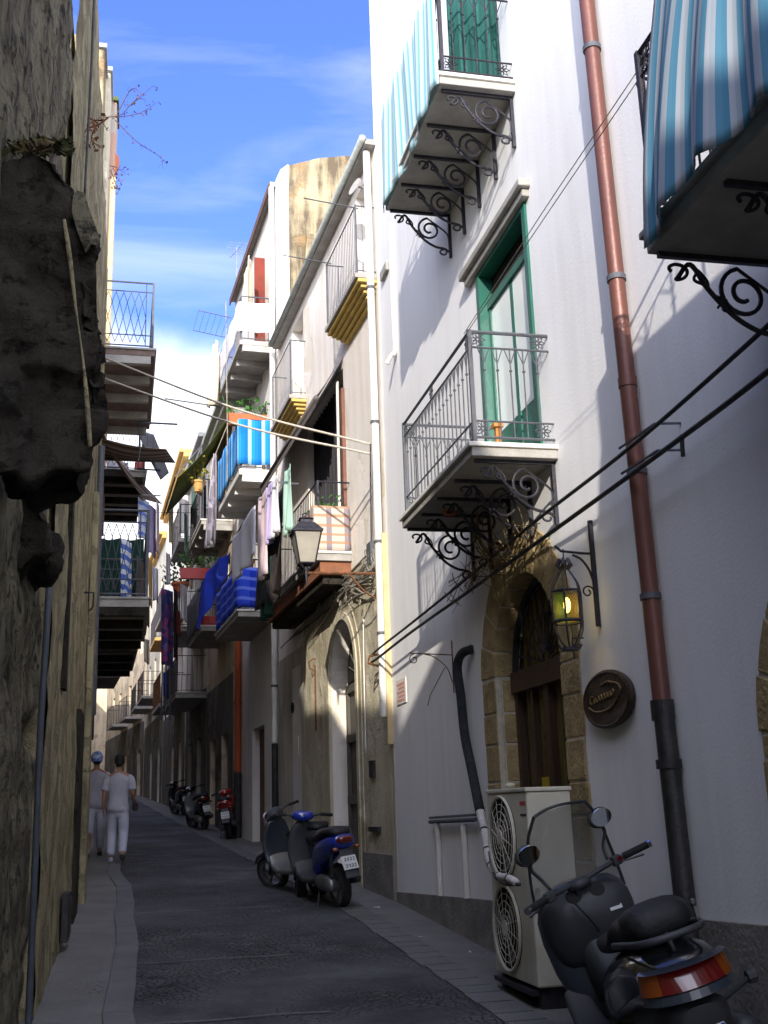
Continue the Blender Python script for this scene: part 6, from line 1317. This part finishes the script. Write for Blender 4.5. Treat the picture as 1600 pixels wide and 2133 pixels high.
def scooter(name, label, loc, head, lean, body, front, under, plate=True, tail_rack=False, windshield=False, group='scooters parked along the street', sc=1., steer=.35, topbox=False, big=False, mirrors=True, blinker=True):
    "small step-through scooter; local x forward, z up, origin on the ground under the rear wheel"
    q = Matrix.Translation(Vector(loc)) @ Matrix.Rotation(head, 4, 'Z') @ Matrix.Rotation(lean, 4, 'X') @ Matrix.Scale(sc, 4)
    o = thing(name, label, 'scooter', loc, group=group); o.rotation_euler = (Matrix.Rotation(head, 4, 'Z') @ Matrix.Rotation(lean, 4, 'X')).to_euler(); o.scale = (sc,)*3
    bpy.context.view_layer.update() if False else None
    R_ = .235
    wheel(o, q, 0, R_); 
    stp = (q @ Matrix.Translation((1.10, 0, .6)) @ Matrix.Rotation(math.radians(-26), 4, 'Y') @ Matrix.Rotation(steer, 4, 'Z') @ Matrix.Rotation(math.radians(26), 4, 'Y') @ Matrix.Translation((-1.10, 0, -.6)))
    wheel(o, stp, 1.27, R_)
    m = MB(q); m.loft([se(-.36, 0, .72, .06, .02), se(-.33, 0, .715, .12, .07), se(-.18, 0, .70, .155, .10, zb=.12), se(.05, 0, .67, .16, .10, zb=.17), se(.28, 0, .62, .15, .11, zb=.20), se(.42, 0, .52, .13, .14, zb=.16), se(.47, 0, .44, .12, .12, zb=.12)])
    m.build('body', body, o, smooth=True, auto=50)
    m = MB(q); m.loft([se(-.30, 0, .80, .08, .03), se(-.22, 0, .82, .13, .045), se(0, 0, .815, .14, .05), se(.15, 0, .77, .145, .045), se(.35, 0, .745, .135, .05), se(.52, 0, .72, .10, .04), se(.56, 0, .70, .06, .02)]); m.build('seat', SM['seat'], o, smooth=True)
    m = MB(q); m.loft([se(.34, 0, .30, .13, .05), se(.5, 0, .28, .16, .035, 4), se(.8, 0, .28, .16, .035, 4), se(.92, 0, .33, .17, .05, 4), se(.98, 0, .42, .16, .06, 3)]); m.build('footboard', under, o, smooth=True, auto=50)
    m = MB(q); m.loft([[(x+dx, y, z) for (dx, y, z) in []] or [(xc-.10*abs(math.sin(t))*0+ (-.03 if 0 else 0)+.035*math.cos(t), wy*math.sin(t)/1., zc) for t in [2*math.pi*k/20 for k in range(20)]] for xc, wy, zc in ((.98, .15, .30), (1.02, .19, .42), (1.03, .205, .58), (1.01, .19, .74), (.985, .14, .86), (.97, .07, .93))], cap=True)
    m.build('leg_shield', front, o, smooth=True)
    m = MB(stp); m.loft([se(1.02, 0, .26, .03, .02), se(1.08, 0, .44, .055, .05), se(1.27, 0, .505, .065, .03), se(1.42, 0, .46, .055, .025), se(1.50, 0, .38, .03, .02)]); m.build('front_mudguard', front, o, smooth=True)
    m = MB(stp)
    for s in (-1, 1): m.tube([(1.27, s*.07, R_), (1.14, s*.07, .52), (1.10, s*.03, .6)], .016, 6)
    m.tube([(1.10, 0, .58), (.94, 0, .95)], .028, 8); m.build('fork', SM['dgrey'], o)
    m = MB(stp); m.loft([se(.86, 0, .97, .06, .04), se(.90, 0, .985, .13, .055), se(.98, 0, .985, .14, .06), se(1.05, 0, .96, .10, .05), se(1.09, 0, .94, .04, .03)]); m.build('handlebar_cowl', body, o, smooth=True)
    m = MB(stp); m.tube(catmull([(.80, .33, .99), (.88, .2, 1.0), (.92, 0, .97), (.88, -.2, 1.0), (.80, -.33, .99)], 5), .013, 8); hb = m.build('handlebar', SM['dgrey'], o)
    for s in (-1, 1):
        m = MB(stp); m.tube([(.80, s*.34, .99), (.86, s*.21, 1.0)], .019, 8); m.build('grip', SM['tyre'], hb)
        m = MB(stp); m.tube([(.90, s*.2, .99), (.88, s*.33, .975)], .007, 5); m.build('brake_lever', SM['alloy'], hb)
        if mirrors:
            m = MB(stp); m.tube([(.90, s*.18, 1.0), (.92, s*.24, 1.10), (.90, s*.27, 1.17)], .006, 5); m.sphere((.90, s*.28, 1.20), .05, 10, (.3, 1.1, .8)); mm_ = m.build('mirror', SM['dgrey'], o, smooth=True)
            m = MB(stp); m.disc((.884, s*.28, 1.20), (1, 0, 0), .038, .004, 14); m.build('glass', SM['mirror'], mm_)
    m = MB(stp); m.disc((1.09, 0, .95), (1, 0, -.1), .055, .03, 14); m.build('headlight', SM['plate'], o)
    m = MB(q); m.loft([se(-.385, 0, .735, .05, .02), se(-.37, 0, .73, .09, .035), se(-.34, 0, .725, .10, .045)]); m.build('tail_light', SM['lens'], o, smooth=True, auto=50)
    if blinker:
        for s in (-1, 1): m = MB(q); m.sphere((-.35, s*.13, .64), .03, 8, (1, 1.3, .8)); m.build('indicator', SM['amber'], o, smooth=True)
    m = MB(q); m.prism([(-.30, -.07, .62), (-.44, -.075, .33), (-.44, .075, .33), (-.30, .07, .62)], (-.006, 0, .012)); mf = m.build('rear_mudguard', SM['dgrey'], o)
    if plate:
        m = MB(q); m.prism([(-.362, -.085, .555), (-.43, -.085, .42), (-.43, .085, .42), (-.362, .085, .555)], (-.006, 0, .004)); p = m.build('number_plate', SM['plate'], mf)
        m = MB(q)
        rnd = random.Random(int(loc[1]*10))
        for row, zc in ((0, .527), (1, .462)):
            xx = -.368-.5*(.555-zc)-.012
            for i in range(4):
                y = -.06+.033*i; m.box((xx-.003, y, zc-.018), (xx-.001, y+.006, zc+.014))
                if rnd.random() < .7: m.box((xx-.003, y+.006, zc+.008), (xx-.001, y+.02, zc+.014))
                if rnd.random() < .7: m.box((xx-.003, y+.006, zc-.018), (xx-.001, y+.02, zc-.012))
        m.build('plate_print', SM['tyre'], p)
    m = MB(q); m.loft([se(-.22, -.14, .30, .04, .05), se(-.1, -.15, .30, .055, .065), se(.15, -.14, .27, .05, .06), se(.25, -.12, .25, .02, .03)]); m.build('exhaust', SM['dgrey'], o, smooth=True)
    m = MB(q); m.loft([se(-.08, .10, .25, .05, .07), se(.1, .11, .27, .06, .09), se(.3, .11, .28, .055, .08), se(.42, .10, .28, .03, .04)]); m.build('engine', SM['alloy'], o, smooth=True)
    m = MB(q)
    for s in (-1, 1): m.tube([(-.05, s*.10, .28), (-.16, s*.11, .6)], .022, 8)
    m.build('shock_absorber', SM['dgrey'], o)
    m = MB(q); m.tube([(.30, .12, .24), (.22, .20, .03), (.20, .24, .02)], .010, 6); m.build('side_stand', SM['dgrey'], o)
    if tail_rack: m = MB(q); m.tube(catmull([(-.02, .12, .84), (-.3, .13, .86), (-.42, .08, .86), (-.42, -.08, .86), (-.3, -.13, .86), (-.02, -.12, .84)], 5), .011, 6); m.build('grab_rail', SM['dgrey'], o)
    return o
def onroad(px, py): d = ray(px, py); t = -1.6/(d.z-SL*d.y); return CAM+d*t
def hd(a, b): return math.atan2(b[1]-a[1], b[0]-a[0])
r1 = onroad(722, 1896); f1 = Vector((2.13, 13.45, 0))
scooter('scooter', 'blue scooter with white plate seen from behind, parked by the arched portal', (r1.x, r1.y+.25, gz(r1.y+.25)), hd((r1.x, r1.y+.25), f1), math.radians(-7), SM['blue'], SM['dgrey'], SM['dgrey'], tail_rack=False, steer=-.3, mirrors=False)
scooter('scooter', 'dark grey scooter with a silver footboard, parked just ahead of the blue one', (2.24, 13.75, gz(13.75)), math.radians(108), math.radians(-8), SM['dgrey'], SM['bluegrey'], SM['silver'], steer=.5, mirrors=False)
for px, py, hdg, bd, ft, lb in ((478, 1748, 82, SM['red'], SM['red'], 'red scooter nearest the orange red downpipe, first of the three far ones'), (428, 1728, 100, SM['black'], SM['silver'], 'black scooter with pale plate, middle one of the three far ones'), (384, 1698, 100, SM['black'], SM['black'], 'dark scooter furthest up the street')):
    p = onroad(px, py); scooter('scooter', lb, (p.x, p.y, gz(p.y)), math.radians(hdg), math.radians(-8), bd, ft, SM['dgrey'], steer=.3, mirrors=False)

# ---- the big touring scooter in the foreground
p0 = Vector((2.57, 5.08, gz(5.08))); p1 = Vector((2.28, 6.35, 0)); HD = math.atan2(1.38, .22); LEAN = math.radians(-15)
Q = Matrix.Translation(p0) @ Matrix.Rotation(HD, 4, 'Z') @ Matrix.Rotation(LEAN, 4, 'X')
BS = thing('touring_scooter', 'large black touring scooter with clear windscreen and wide red tail light in the foreground', 'scooter', p0)
BS.rotation_euler = (Matrix.Rotation(HD, 4, 'Z') @ Matrix.Rotation(LEAN, 4, 'X')).to_euler()
wheel(BS, Q, 0, .24, .065)
ST = Q @ Matrix.Translation((1.2, 0, .55)) @ Matrix.Rotation(math.radians(-25), 4, 'Y') @ Matrix.Rotation(.30, 4, 'Z') @ Matrix.Rotation(math.radians(25), 4, 'Y') @ Matrix.Translation((-1.2, 0, -.6))
wheel(BS, ST, 1.45, .25, .06)
QR = Q @ Matrix.Diagonal((1, .80, 1, 1))
# rear body shell
m = MB(QR); m.loft([se(-.52, 0, .66, .06, .02, 3), se(-.50, 0, .66, .17, .055, 3), se(-.44, 0, .665, .225, .085, 3, zb=.11), se(-.30, 0, .66, .245, .12, 2.8, zb=.15), se(-.05, 0, .62, .245, .15, 2.6, zb=.17), se(.25, 0, .56, .235, .15, 2.6, zb=.18), se(.5, 0, .48, .215, .15, 2.6, zb=.17), se(.66, 0, .42, .19, .12, 2.6, zb=.14)])
m.build('rear_body', SM['black'], BS, smooth=True, auto=60)
m = MB(QR)
for s in (-1, 1): m.loft([se(-.36, s*.235, .67, .016, .035, 2), se(-.1, s*.252, .62, .014, .06, 2), se(.25, s*.24, .52, .014, .07, 2), se(.45, s*.222, .44, .008, .03, 2)])
m.build('side_panel', SM['bluegrey'], BS, smooth=True)
m = MB(QR); m.loft([se(-.50, 0, .50, .10, .05, 3), se(-.44, 0, .50, .17, .07, 3, zb=.12), se(-.25, 0, .46, .19, .09, 3), se(0, 0, .42, .17, .09, 3), se(.3, 0, .36, .15, .09, 3)]); m.build('lower_body', SM['dgrey'], BS, smooth=True, auto=60)
# tail light cluster wraps the tail
def arc_band(mb, R_x, R_y, xc, z0, z1, a0, a1, th, n=14, tilt=.10):
    def pt(a, z, k): t = (z-z0)/(z1-z0); return (xc-(R_x-tilt*t*.5+k)*math.cos(a), (R_y-.02*t+k)*math.sin(a), z)
    for i in range(n):
        a, b = lerp(a0, a1, i/n), lerp(a0, a1, (i+1)/n)
        mb.add([pt(a, z0, 0), pt(b, z0, 0), pt(b, z1, 0), pt(a, z1, 0), pt(a, z0, th), pt(b, z0, th), pt(b, z1, th), pt(a, z1, th)], [(4, 5, 6, 7), (0, 1, 5, 4), (2, 3, 7, 6), (0, 3, 7, 4), (1, 2, 6, 5), (0, 1, 2, 3)])
m = MB(QR); arc_band(m, .155, .255, -.405, .635, .715, -.72, .72, .012); tl = m.build('tail_light', SM['lens'], BS, smooth=True, auto=50)
for s in (-1, 1): m = MB(QR); arc_band(m, .155, .255, -.405, .635, .715, .73*s, 1.45*s, .012); m.build('indicator', SM['amber'], BS, smooth=True, auto=50)
m = MB(QR); arc_band(m, .155, .252, -.405, .722, .733, -1.35, 1.35, .010); m.build('upper_trim', SM['bluegrey'], BS, smooth=True, auto=50)
m = MB(QR); arc_band(m, .16, .25, -.405, .595, .628, -1.45, 1.45, .018, tilt=.02); m.build('bumper_strip', SM['bluegrey'], BS, smooth=True, auto=50)
m = MB(QR); m.prism([(-.43, -.10, .50), (-.60, -.10, .28), (-.60, .10, .28), (-.43, .10, .50)], (-.008, 0, .010)); mf = m.build('rear_mudguard', SM['dgrey'], BS)
m = MB(QR); m.prism([(-.515, -.09, .46), (-.61, -.09, .33), (-.61, .09, .33), (-.515, .09, .46)], (-.006, 0, .008)); pl_ = m.build('number_plate', SM['plate'], mf)
m = MB(QR)
for s in (-1, 1): m.prism([(-.523, s*.088, .463), (-.618, s*.088, .333), (-.618, s*.070, .333), (-.523, s*.070, .463)], (-.002, 0, .002))
m.build('plate_band', M['bcloth'], pl_)
# seat with raised rear hump and backrest
m = MB(QR); m.loft([se(-.30, 0, .80, .09, .02), se(-.26, 0, .815, .15, .05), se(-.10, 0, .83, .175, .06), se(.08, 0, .83, .175, .06), se(.16, 0, .80, .18, .055), se(.24, 0, .745, .185, .045), se(.45, 0, .715, .18, .05), se(.62, 0, .70, .14, .05), se(.72, 0, .68, .07, .03)]); m.build('seat', SM['seat'], BS, smooth=True)
m = MB(QR); m.loft([se(-.38, 0, .875, .10, .03, 3), se(-.36, 0, .885, .17, .06, 2.6), se(-.28, 0, .89, .195, .085, 2.6), se(-.18, 0, .88, .19, .075, 2.6), se(-.10, 0, .86, .16, .05), se(-.04, 0, .84, .08, .02)]); m.build('backrest', SM['seat'], BS, smooth=True)
m = MB(QR); m.tube(catmull([(.02, .20, .78), (-.25, .225, .82), (-.44, .17, .835), (-.48, 0, .838), (-.44, -.17, .835), (-.25, -.225, .82), (.02, -.20, .78)], 6), .016, 8); m.tube([(-.36, 0, .84), (-.40, 0, .76)], .015, 6); m.build('grab_rail', SM['dgrey'], BS, smooth=True)
m = MB(QR); m.tube([(-.30, -.215, .80), (-.30, -.225, .90)], .012, 6); m.sphere((-.3, -.225, .905), .02, 8); m.build('rail_knob', SM['alloy'], BS)
# centre tunnel and floorboards
m = MB(Q); m.loft([se(.58, 0, .42, .10, .12, 3), se(.75, 0, .38, .085, .10, 3), se(.95, 0, .42, .09, .12, 3), se(1.05, 0, .52, .12, .2, 3)]); m.build('tunnel', SM['dgrey'], BS, smooth=True, auto=60)
for s in (-1, 1): m = MB(Q); m.loft([se(.42, s*.19, .27, .075, .05, 4), se(.7, s*.20, .24, .085, .035, 4), se(1.0, s*.20, .26, .085, .04, 4), se(1.12, s*.21, .38, .07, .06, 4)]); m.build('footboard', SM['dgrey'], BS, smooth=True, auto=60)
# front apron and leg shield
m = MB(Q)
def ls(xc, w, z, d): return [(xc+d*math.cos(t)*(1.0 if math.cos(t) > 0 else .45)-.05*abs(math.sin(t))**2*0, w*math.copysign(abs(math.sin(t))**.8, math.sin(t)), z) for t in [2*math.pi*k/28 for k in range(28)]]
m.loft([ls(1.10, .16, .26, .10), ls(1.13, .23, .36, .14), ls(1.16, .275, .52, .20), ls(1.19, .29, .68, .24), ls(1.19, .285, .80, .24), ls(1.17, .25, .90, .21), ls(1.16, .19, .955, .16), ls(1.17, .10, .975, .08)]); m.build('front_fairing', SM['bluegrey'], BS, smooth=True, auto=70)
m = MB(Q); m.loft([se(1.00, 0, .80, .16, .07, 3), se(1.045, 0, .80, .245, .125, 3, zb=.24), se(1.10, 0, .79, .265, .15, 3, zb=.3), se(1.16, 0, .78, .27, .15, 3, zb=.3)]); m.build('dashboard', SM['dgrey'], BS, smooth=True, auto=60)
for y, r_ in ((.07, .045), (-.07, .045)): m = MB(Q); m.disc((1.04, y, .90), (-1, 0, .7), r_, .03, 18); m.build('gauge', SM['tyre'], BS)
m = MB(Q); m.prism([(1.006, -.10, .80), (1.006, -.17, .80), (.998, -.17, .778), (.998, -.10, .778)], (-.004, 0, 0)); m.build('white_sticker', SM['plate'], BS)
# windscreen: curved clear sheet with dark rim
def wsp(u, v):   # u -1..1 across, v 0..1 up
    w = lerp(.27, .19, v**1.6)*(1 if v < .8 else 1-(v-.8)*.9)
    return Vector((1.33-.06*v-.26*v*v*.6-.13*u*u, w*u, .86+.52*v))
m = MB(Q); m.grid(lambda a, b: wsp(a*2-1, b), 18, 14); ws = m.build('windscreen', SM['clear'], BS, smooth=True, solid=.004)
m = MB(Q); m.tube([wsp(-1, t/12) for t in range(13)]+[wsp(-1+2*k/14, 1.0+.03*math.cos(math.pi*(k-7)/14)) for k in range(1, 14)]+[wsp(1, 1-t/12) for t in range(13)], .009, 6); m.build('screen_rim', SM['dgrey'], ws)
# steering
m = MB(ST); m.loft([[(x+dx, y, z) for dx, y in ((-.04, -.05), (.04, -.05), (.04, .05), (-.04, .05))] for x, z in ((1.14, .80), (1.10, .90), (1.055, 1.0))]); m.sphere((1.05, 0, 1.01), .06, 10, (1, 1.3, .6)); m.build('steering_column', SM['dgrey'], BS, smooth=True, auto=50)
m = MB(ST); m.tube(catmull([(.90, .40, 1.045), (.97, .24, 1.04), (1.05, .06, 1.02), (1.05, -.06, 1.02), (.97, -.24, 1.04), (.90, -.40, 1.045)], 6), .014, 8); hb = m.build('handlebar', SM['dgrey'], BS, smooth=True)
for s in (-1, 1):
    m = MB(ST); m.tube([(.89, s*.42, 1.046), (.955, s*.275, 1.042)], .020, 10); m.build('grip', SM['tyre'], hb, smooth=True, auto=50)
    m = MB(ST); m.tube([(.88, s*.435, 1.046), (.89, s*.42, 1.046)], .022, 10); m.build('bar_end', SM['chrome'], hb)
    m = MB(ST); m.box((.955, s*.235-.028, 1.01), (1.0, s*.235+.028, 1.065)); m.build('switch_housing', SM['dgrey'], hb, bevel=.008)
    m = MB(ST); m.tube([(1.0, s*.22, 1.03), (.985, s*.32, 1.01), (.95, s*.40, 1.0)], .008, 6); m.build('brake_lever', SM['alloy'], hb)
    m = MB(ST); m.tube(catmull([(1.0, s*.20, 1.06), (1.02, s*.22, 1.13), (1.0, s*.26, 1.2), (.99, s*.25, 1.24)], 4), .010, 8); m.sphere((.985, s*.255, 1.285), .07, 14, (.32, 1.15, .82)); mm_ = m.build('mirror', SM['dgrey'], BS, smooth=True)
    m = MB(ST); m.loft([[(.96-.004*j, s*.255+.072*k_*math.cos(t), 1.285+.050*k_*math.sin(t)) for t in [2*math.pi*k/20 for k in range(20)]] for j, k_ in ((0, .98), (1, 1.0), (2, .94))]); m.build('glass', SM['mirror'], mm_, smooth=True, auto=40)
m = MB(ST); m.box((.948, -.262, 1.03), (.957, -.235, 1.055)); m.build('red_switch', SM['lens'], hb)
m = MB(ST)
for s in (-1, 1): m.tube([(1.45, s*.085, .25), (1.30, s*.085, .58), (1.24, s*.05, .66)], .02, 8)
m.build('fork', SM['dgrey'], BS)
m = MB(ST); m.loft([se(1.20, 0, .36, .05, .03), se(1.26, 0, .50, .085, .05), se(1.45, 0, .545, .095, .035), se(1.62, 0, .50, .085, .03), se(1.72, 0, .40, .05, .02)]); m.build('front_mudguard', SM['black'], BS, smooth=True)
m = MB(Q); m.loft([se(-.36, -.21, .34, .045, .045, 2.2), se(-.34, -.21, .34, .07, .07, 2.2), se(0, -.20, .32, .065, .07, 2.2), se(.12, -.17, .30, .03, .03)]); m.build('exhaust', SM['dgrey'], BS, smooth=True)
m = MB(Q); m.tube([(-.06, -.20, .42), (-.14, -.36, .50)], .014, 6); m.disc((-.14, -.37, .505), (0, 1, 0), .03, .04, 10); m.build('passenger_peg', SM['dgrey'], BS)
m = MB(Q); m.tube([(.55, .16, .22), (.50, .30, .02), (.47, .33, .015)], .013, 6); m.build('side_stand', SM['dgrey'], BS)
m = MB(Q); m.tube(catmull([(.95, .1, .9), (.92, .05, .8), (.98, 0, .7)], 5), .006, 5); m.build('brake_hose', SM['tyre'], BS)

# ================================================================== people
def skin_body(name, chain, mat, parent, sub=2, M_=None):
    "chain: list of (points with radius, parent index or None) grown as one surface"
    me = D.meshes.new(name); o = D.objects.new(name, me); COL.objects.link(o)
    vs = [c[0] for c in chain]; inv = WM(parent).inverted()
    me.from_pydata([tuple(inv @ (M_ @ Vector(v))) for v in vs], [(i, c[2]) for i, c in enumerate(chain) if c[2] is not None], [])
    o.parent = parent
    s = o.modifiers.new('skin', 'SKIN'); o.modifiers.new('sub', 'SUBSURF').levels = sub; o.modifiers['sub'].render_levels = sub
    for i, c in enumerate(chain):
        r = c[1]; r = (r, r) if not isinstance(r, tuple) else r
        me.skin_vertices[0].data[i].radius = r; me.skin_vertices[0].data[i].use_root = (i == 0)
    dg = bpy.context.evaluated_depsgraph_get(); ev = o.evaluated_get(dg); nm = D.meshes.new_from_object(ev)
    o.modifiers.clear(); o.data = nm; nm.materials.clear(); nm.materials.append(mat)
    for p in nm.polygons: p.use_smooth = True
    return o
SK = pmat('tan_skin', (.36, .19, .12), (.30, .155, .10), 6, .55, spec=.3); HAIR = pmat('black_hair', (.012, .010, .009), (.02, .017, .015), 40, .6)  # mottled tan skin colour
SHIRT = pmat('pale_grey_shirt', (.46, .45, .52), (.38, .37, .44), 4, .95, bump=.5, bscale=14); TROU = pmat('white_grey_trousers', (.50, .50, .60), (.42, .42, .52), 4, .95, bump=.6, bscale=12)
def person(label, loc, head, sc, phase=1, cap=None, bag=True, shirt=None, trou=None):
    Mx = Matrix.Translation(Vector(loc)) @ Matrix.Rotation(head, 4, 'Z') @ Matrix.Scale(sc, 4)
    o = thing('person', label, 'person', loc); o.rotation_euler = (0, 0, head); o.scale = (sc,)*3
    # local x = walking direction, y = left
    k = phase
    J = [((0, 0, .93), (.10, .08), None), ((.0, 0, 1.02), (.10, .08), 0), ((.0, 0, 1.2), (.11, .08), 1), ((-.01, 0, 1.36), (.13, .08), 2), ((-.01, 0, 1.44), (.09, .07), 3), ((0, 0, 1.51), .052, 4), ((.01, 0, 1.56), .05, 5), ((.02, 0, 1.63), (.077, .088), 6), ((.015, 0, 1.71), (.075, .09), 7), ((.01, 0, 1.745), (.04, .05), 8),
         ((-.01, .185, 1.41), .058, 4), ((-.05, .235, 1.14), .042, 10), ((.02*k, .25, .92), .032, 11), ((.04*k, .25, .87), (.03, .02), 12),
         ((-.01, -.185, 1.41), .058, 4), ((-.06, -.235, 1.15), .042, 14), ((.12, -.25, 1.0), .032, 15), ((.17, -.25, .98), (.03, .02), 16),
         ((.02*k, .09, .86), .085, 0), ((.12*k, .095, .50), .058, 18), ((.02*k-.14*(k < 0), .095, .10), .042, 19), ((.06*k, .1, .045), .038, 20), ((.14*k+.05, .105, .03), .033, 21),
         ((-.02*k, -.09, .86), .085, 0), ((.0*k, -.095, .48), .058, 23), ((-.26*k, -.095, .14), .042, 24), ((-.27*k, -.1, .09), .038, 25), ((-.19*k, -.105, .03), .033, 26)]
    skin_body('body', J, SK, o, 2, Mx)
    # hands: palm, four fingers and thumb
    for s, w_ in ((1, Vector((.05*k, .25, .86))), (-1, Vector((.18, -.25, .98)))):
        m = MB(Mx); dn = Vector((.15, 0, -1)).normalized() if s > 0 else Vector((1, 0, -.15)).normalized(); sd = Vector((1, 0, .15)) if s > 0 else Vector((.1, 0, 1))
        for i, L in enumerate((.065, .075, .07, .055)):
            b = w_+dn*.04+sd*(.018*(1.5-i)*.9); m.tube([b, b+dn*L*.5, b+dn*L+Vector((0, -s*.015, 0))], .0085, 6)
        m.tube([w_+sd*.03, w_+sd*.045+dn*.03, w_+sd*.04+dn*.06], .010, 6); m.sphere(w_+dn*.02, .04, 8, (.9, .45, 1)); m.build('hand', SK, o, smooth=True)
    S = [((0, 0, .82), (.19, .15), None), ((0, 0, .95), (.185, .145), 0), ((0, 0, 1.06), (.18, .14), 1), ((0, 0, 1.2), (.195, .14), 2), ((-.012, 0, 1.35), (.215, .14), 3), ((-.01, 0, 1.44), (.15, .11), 4), ((-.005, 0, 1.475), (.085, .08), 5),
         ((-.01, .13, 1.41), .085, 5), ((-.015, .19, 1.35), .075, 7), ((-.035, .225, 1.20), .075, 8), ((-.01, -.13, 1.41), .085, 5), ((-.02, -.19, 1.35), .075, 10), ((-.04, -.225, 1.20), .075, 11)]
    m = MB(Mx)
    def rg(x, z, rx, ry, n=24): return [(x+rx*math.cos(2*math.pi*i/n)+.004*math.sin(i*2.1+z*40), ry*math.sin(2*math.pi*i/n), z+.003*math.sin(i*1.7)) for i in range(n)]
    m.loft([rg(0, .83, .142, .19), rg(.0, .90, .14, .185), rg(.0, 1.0, .128, .17), rg(.0, 1.10, .122, .165), rg(-.003, 1.22, .128, .185), rg(-.008, 1.32, .13, .205), rg(-.01, 1.385, .122, .20), rg(-.01, 1.43, .105, .165), rg(-.008, 1.465, .085, .11), rg(-.004, 1.485, .068, .07)])
    m.build('shirt', shirt or SHIRT, o, smooth=True)
    for s in (-1, 1):
        m = MB(Mx); m.tube(catmull([(-.008, s*.13, 1.40), (-.012, s*.185, 1.37), (-.025, s*.215, 1.29), (-.04, s*.235, 1.19)], 5), lambda t: .066+.012*math.sin(math.pi*min(1, t*1.3)), 14); m.build('sleeve', shirt or SHIRT, o, smooth=True)
    T = [((0, 0, .96), (.145, .12), None), ((0, 0, .88), (.15, .125), 0), ((.02*k, .095, .80), .108, 1), ((.12*k, .10, .50), .088, 2), ((.07*k, .10, .30), .078, 3), ((.02*k-.12*(k < 0), .10, .10), .072, 4),
         ((-.02*k, -.095, .80), .108, 1), ((.0, -.10, .48), .088, 6), ((-.14*k, -.10, .30), .078, 7), ((-.25*k, -.10, .15), .072, 8)]
    skin_body('trousers', T, trou or TROU, o, 2, Mx)
    for s, f_ in ((1, (.06*k-.1*(k < 0), .10)), (-1, (-.26*k, -.10))):
        m = MB(Mx); x, y = f_; z = .0 if s*k > 0 else .05
        m.loft([se(x-.09, y, z+.045, .03, .03), se(x-.05, y, z+.05, .042, .05), se(x+.05, y, z+.045, .045, .045), se(x+.14, y, z+.03, .045, .028), se(x+.19, y, z+.025, .02, .015)]); m.build('shoe', pmat('pale_shoe', (.4, .4, .46), (.3, .3, .35), 9, .7) if s > 0 else M['dcloth'], o, smooth=True)
    m = MB(Mx); m.sphere((.0, 0, 1.70), .102, 14, (.98, .88, 1.05)); m.sphere((-.045, 0, 1.64), .07, 10, (.8, 1, .9)); h = m.build('hair', HAIR, o, smooth=True)
    for s in (-1, 1): m = MB(Mx); m.sphere((.02, s*.088, 1.655), .024, 8, (.8, .5, 1.2)); m.build('ear', SK, o, smooth=True)
    m = MB(Mx); m.sphere((.108, 0, 1.64), .02, 8, (1, .8, 1.2)); m.build('nose', SK, o, smooth=True)
    for s in (-1, 1): m = MB(Mx); m.sphere((.088, s*.033, 1.675), .012, 8); m.build('eye', M['wcloth'], o, smooth=True)
    m = MB(Mx); m.sphere((.098, 0, 1.595), .02, 8, (.4, 1.2, .35)); m.build('mouth', pmat('lip', (.3, .1, .08), (.26, .09, .07), 8, .5), o, smooth=True)
    if cap:
        m = MB(Mx); m.sphere((.0, 0, 1.70), .115, 16, (1.02, .93, 1.08)); m.loft([se(.06, 0, 1.70, .09, .012), se(.14, 0, 1.69, .08, .01), se(.19, 0, 1.68, .04, .006)]); m.build('cap', cap, o, smooth=True, auto=50)
    if bag:
        b = thing('shoulder_bag', 'small dark bag held at the right hip of the walking person', 'bag', Mx @ Vector((.2, -.27, .8))); 
        m = MB(Mx); m.box((.10, -.33, .84), (.30, -.23, .98)); m.build('bag_body', M['dcloth'], b, bevel=.03)
        m = MB(Mx); m.tube([(.12, -.28, .97), (.16, -.275, 1.03), (.24, -.275, 1.03), (.28, -.28, .97)], .008, 5); m.build('handle', M['dcloth'], b)
    return o
pp_ = onroad(243, 1797)
person('dark haired person in pale shirt and trousers walking away up the street', (pp_.x, pp_.y, gz(pp_.y)), math.radians(88), .97, 1)
p2_ = Vector((-.60, pp_.y+1.3, 0)); capm = stripes('blue_white_cap', [(.03, .12, .6), (.7, .75, .8)], 2, axis=1)
capm = pmat('blue_white_cap_cloth', (.03, .16, .7), (.65, .7, .8), 14, .8)
person('person in a blue and white cap half hidden by the left wall corner', (p2_.x, p2_.y, gz(p2_.y)), math.radians(92), 1.0, -1, cap=capm, bag=False)
